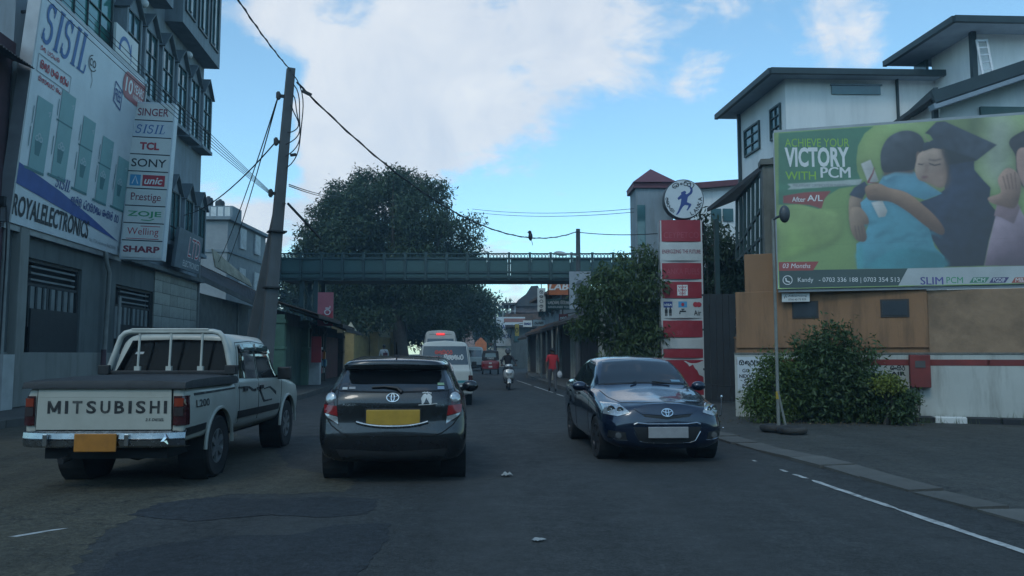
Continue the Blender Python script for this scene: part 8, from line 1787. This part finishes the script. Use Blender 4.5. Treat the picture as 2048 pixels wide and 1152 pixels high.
for i in range(9): t = R(20 + 140 * i / 8); rows_.append([V((w_, -.02 + .255 * math.cos(t), .22 + .255 * math.sin(t) - .03 * abs(w_) / .07)) for w_ in (-.07, -.04, 0, .04, .07)])
mb.grid(rows_); mb.build('mudguard', M_SILV, sc, smooth=60)
wheel(sc, 'scooter', 0, -.02, .225, .10, 1, .6, 5); wheel(sc, 'scooter', 0, 1.20, .225, .10, 1, .6, 5)
mb = MB(); mb.box((0, .42, .30), (.38, .55, .08)); mb.build('floorboard', M_BLACKP, sc, bev=.02)
rows = [[(0, .62, .30), (0, .60, .5), (0, .62, .68)], [(0, .64, .30), (.15, .62, .5), (0, .66, .70)], RY(.9, [(0, .30), (.2, .52), (0, .74)]), RY(1.35, [(0, .45), (.17, .60), (0, .74)]), RY(1.5, [(0, .58), (0, .62), (0, .68)])]
Body(rows, M_SILV, sc, name='rear_body'); mb = MB(); mb.box((0, .95, .77), (.27, .72, .09)); mb.build('seat', M_BLACKP, sc, bev=.03)
JR = {'pelvis': (0, .85, .88, .12, None), 'waist': (0, .84, 1.03, .125, 'pelvis'), 'chest': (0, .78, 1.25, .15, 'waist'), 'neckb': (0, .74, 1.40, .075, 'chest'), 'neck': (0, .73, 1.45, .055, 'neckb'), 'head': (0, .70, 1.54, .085, 'neck'), 'crown': (0, .71, 1.63, .075, 'head')}
for s, a in ((-1, 'l'), (1, 'r')):
    JR.update({a + 'sh': (s * .17, .76, 1.35, .062, 'chest'), a + 'el': (s * .28, .50, 1.13, .046, a + 'sh'), a + 'wr': (s * .29, .22, 1.02, .032, a + 'el'), a + 'ha': (s * .29, .14, 1.01, .028, a + 'wr'), a + 'hi': (s * .10, .80, .85, .098, 'pelvis'), a + 'kn': (s * .19, .42, .80, .064, a + 'hi'), a + 'an': (s * .16, .42, .40, .042, a + 'kn'), a + 'to': (s * .17, .27, .36, .034, a + 'an')})
rd = figure('person', 'rider in dark clothes and dark helmet on the silver white scooter', sc.location, .06, JR, lambda k, c: 0 if k in ('lha', 'rha', 'head', 'crown', 'neck') else 1, mats=(M_SKIN, mat('dark_jacket', (.022, .022, .026), .8, var=.2)))
finish(rd, JR, False)
for s, a in ((-1, 'l'), (1, 'r')):
    c = V(JR[a + 'ha'][:3]); mb = MB()
    for i in range(4): x = c.x - .03 + .02 * i; mb.tube([(x, c.y + .01, c.z + .02), (x, c.y - .045, c.z + .01), (x, c.y - .04, c.z - .035), (x, c.y - .005, c.z - .04)], [.010, .010, .009, .007], 6)
    mb.tube([(c.x - s * .04, c.y + .02, c.z), (c.x - s * .055, c.y - .01, c.z - .03), (c.x - s * .05, c.y - .03, c.z - .045)], [.011, .010, .007], 6); mb.build('hand', M_SKIN, rd, smooth=60)
mb = MB(); h = V(JR['head'][:3]); mb.ball(h + V((0, .02, .04)), .135, 14, 9, (.95, 1.05, .95)); hm = mb.build('helmet', mat('dark_helmet', (.03, .03, .035), .2, coat=.8), rd, smooth=60)
mb = MB(); mb.grid([[h + V((.128 * math.sin(t), .02 - .142 * math.cos(t), z)) for t in [R(-60 + 12 * i) for i in range(11)]] for z in (-.03, .03, .075)]); mb.build('visor', mat('visor_grey', (.10, .11, .12), .1, coat=1), hm, smooth=60)
# ---------------------------------------------------------------- thin blue scattering volume added over the street for a windscreen veil's lift
hz = MB(); hz.box((0, 95, 12.5), (260, 260, 28)); ho = hz.build('veil_haze', None); ho['kind'] = 'stuff'
hm_ = bpy.data.materials.new('veil_haze_air'); hm_.use_nodes = True; nt = hm_.node_tree; nt.nodes.remove(nt.nodes['Principled BSDF'])
pv = nt.nodes.new('ShaderNodeVolumePrincipled'); pv.inputs['Color'].default_value = (.50, .78, 1.0, 1); pv.inputs['Density'].default_value = .0013; pv.inputs['Anisotropy'].default_value = .2
nt.links.new(pv.outputs[0], nt.nodes['Material Output'].inputs['Volume']); ho.data.materials.append(hm_)
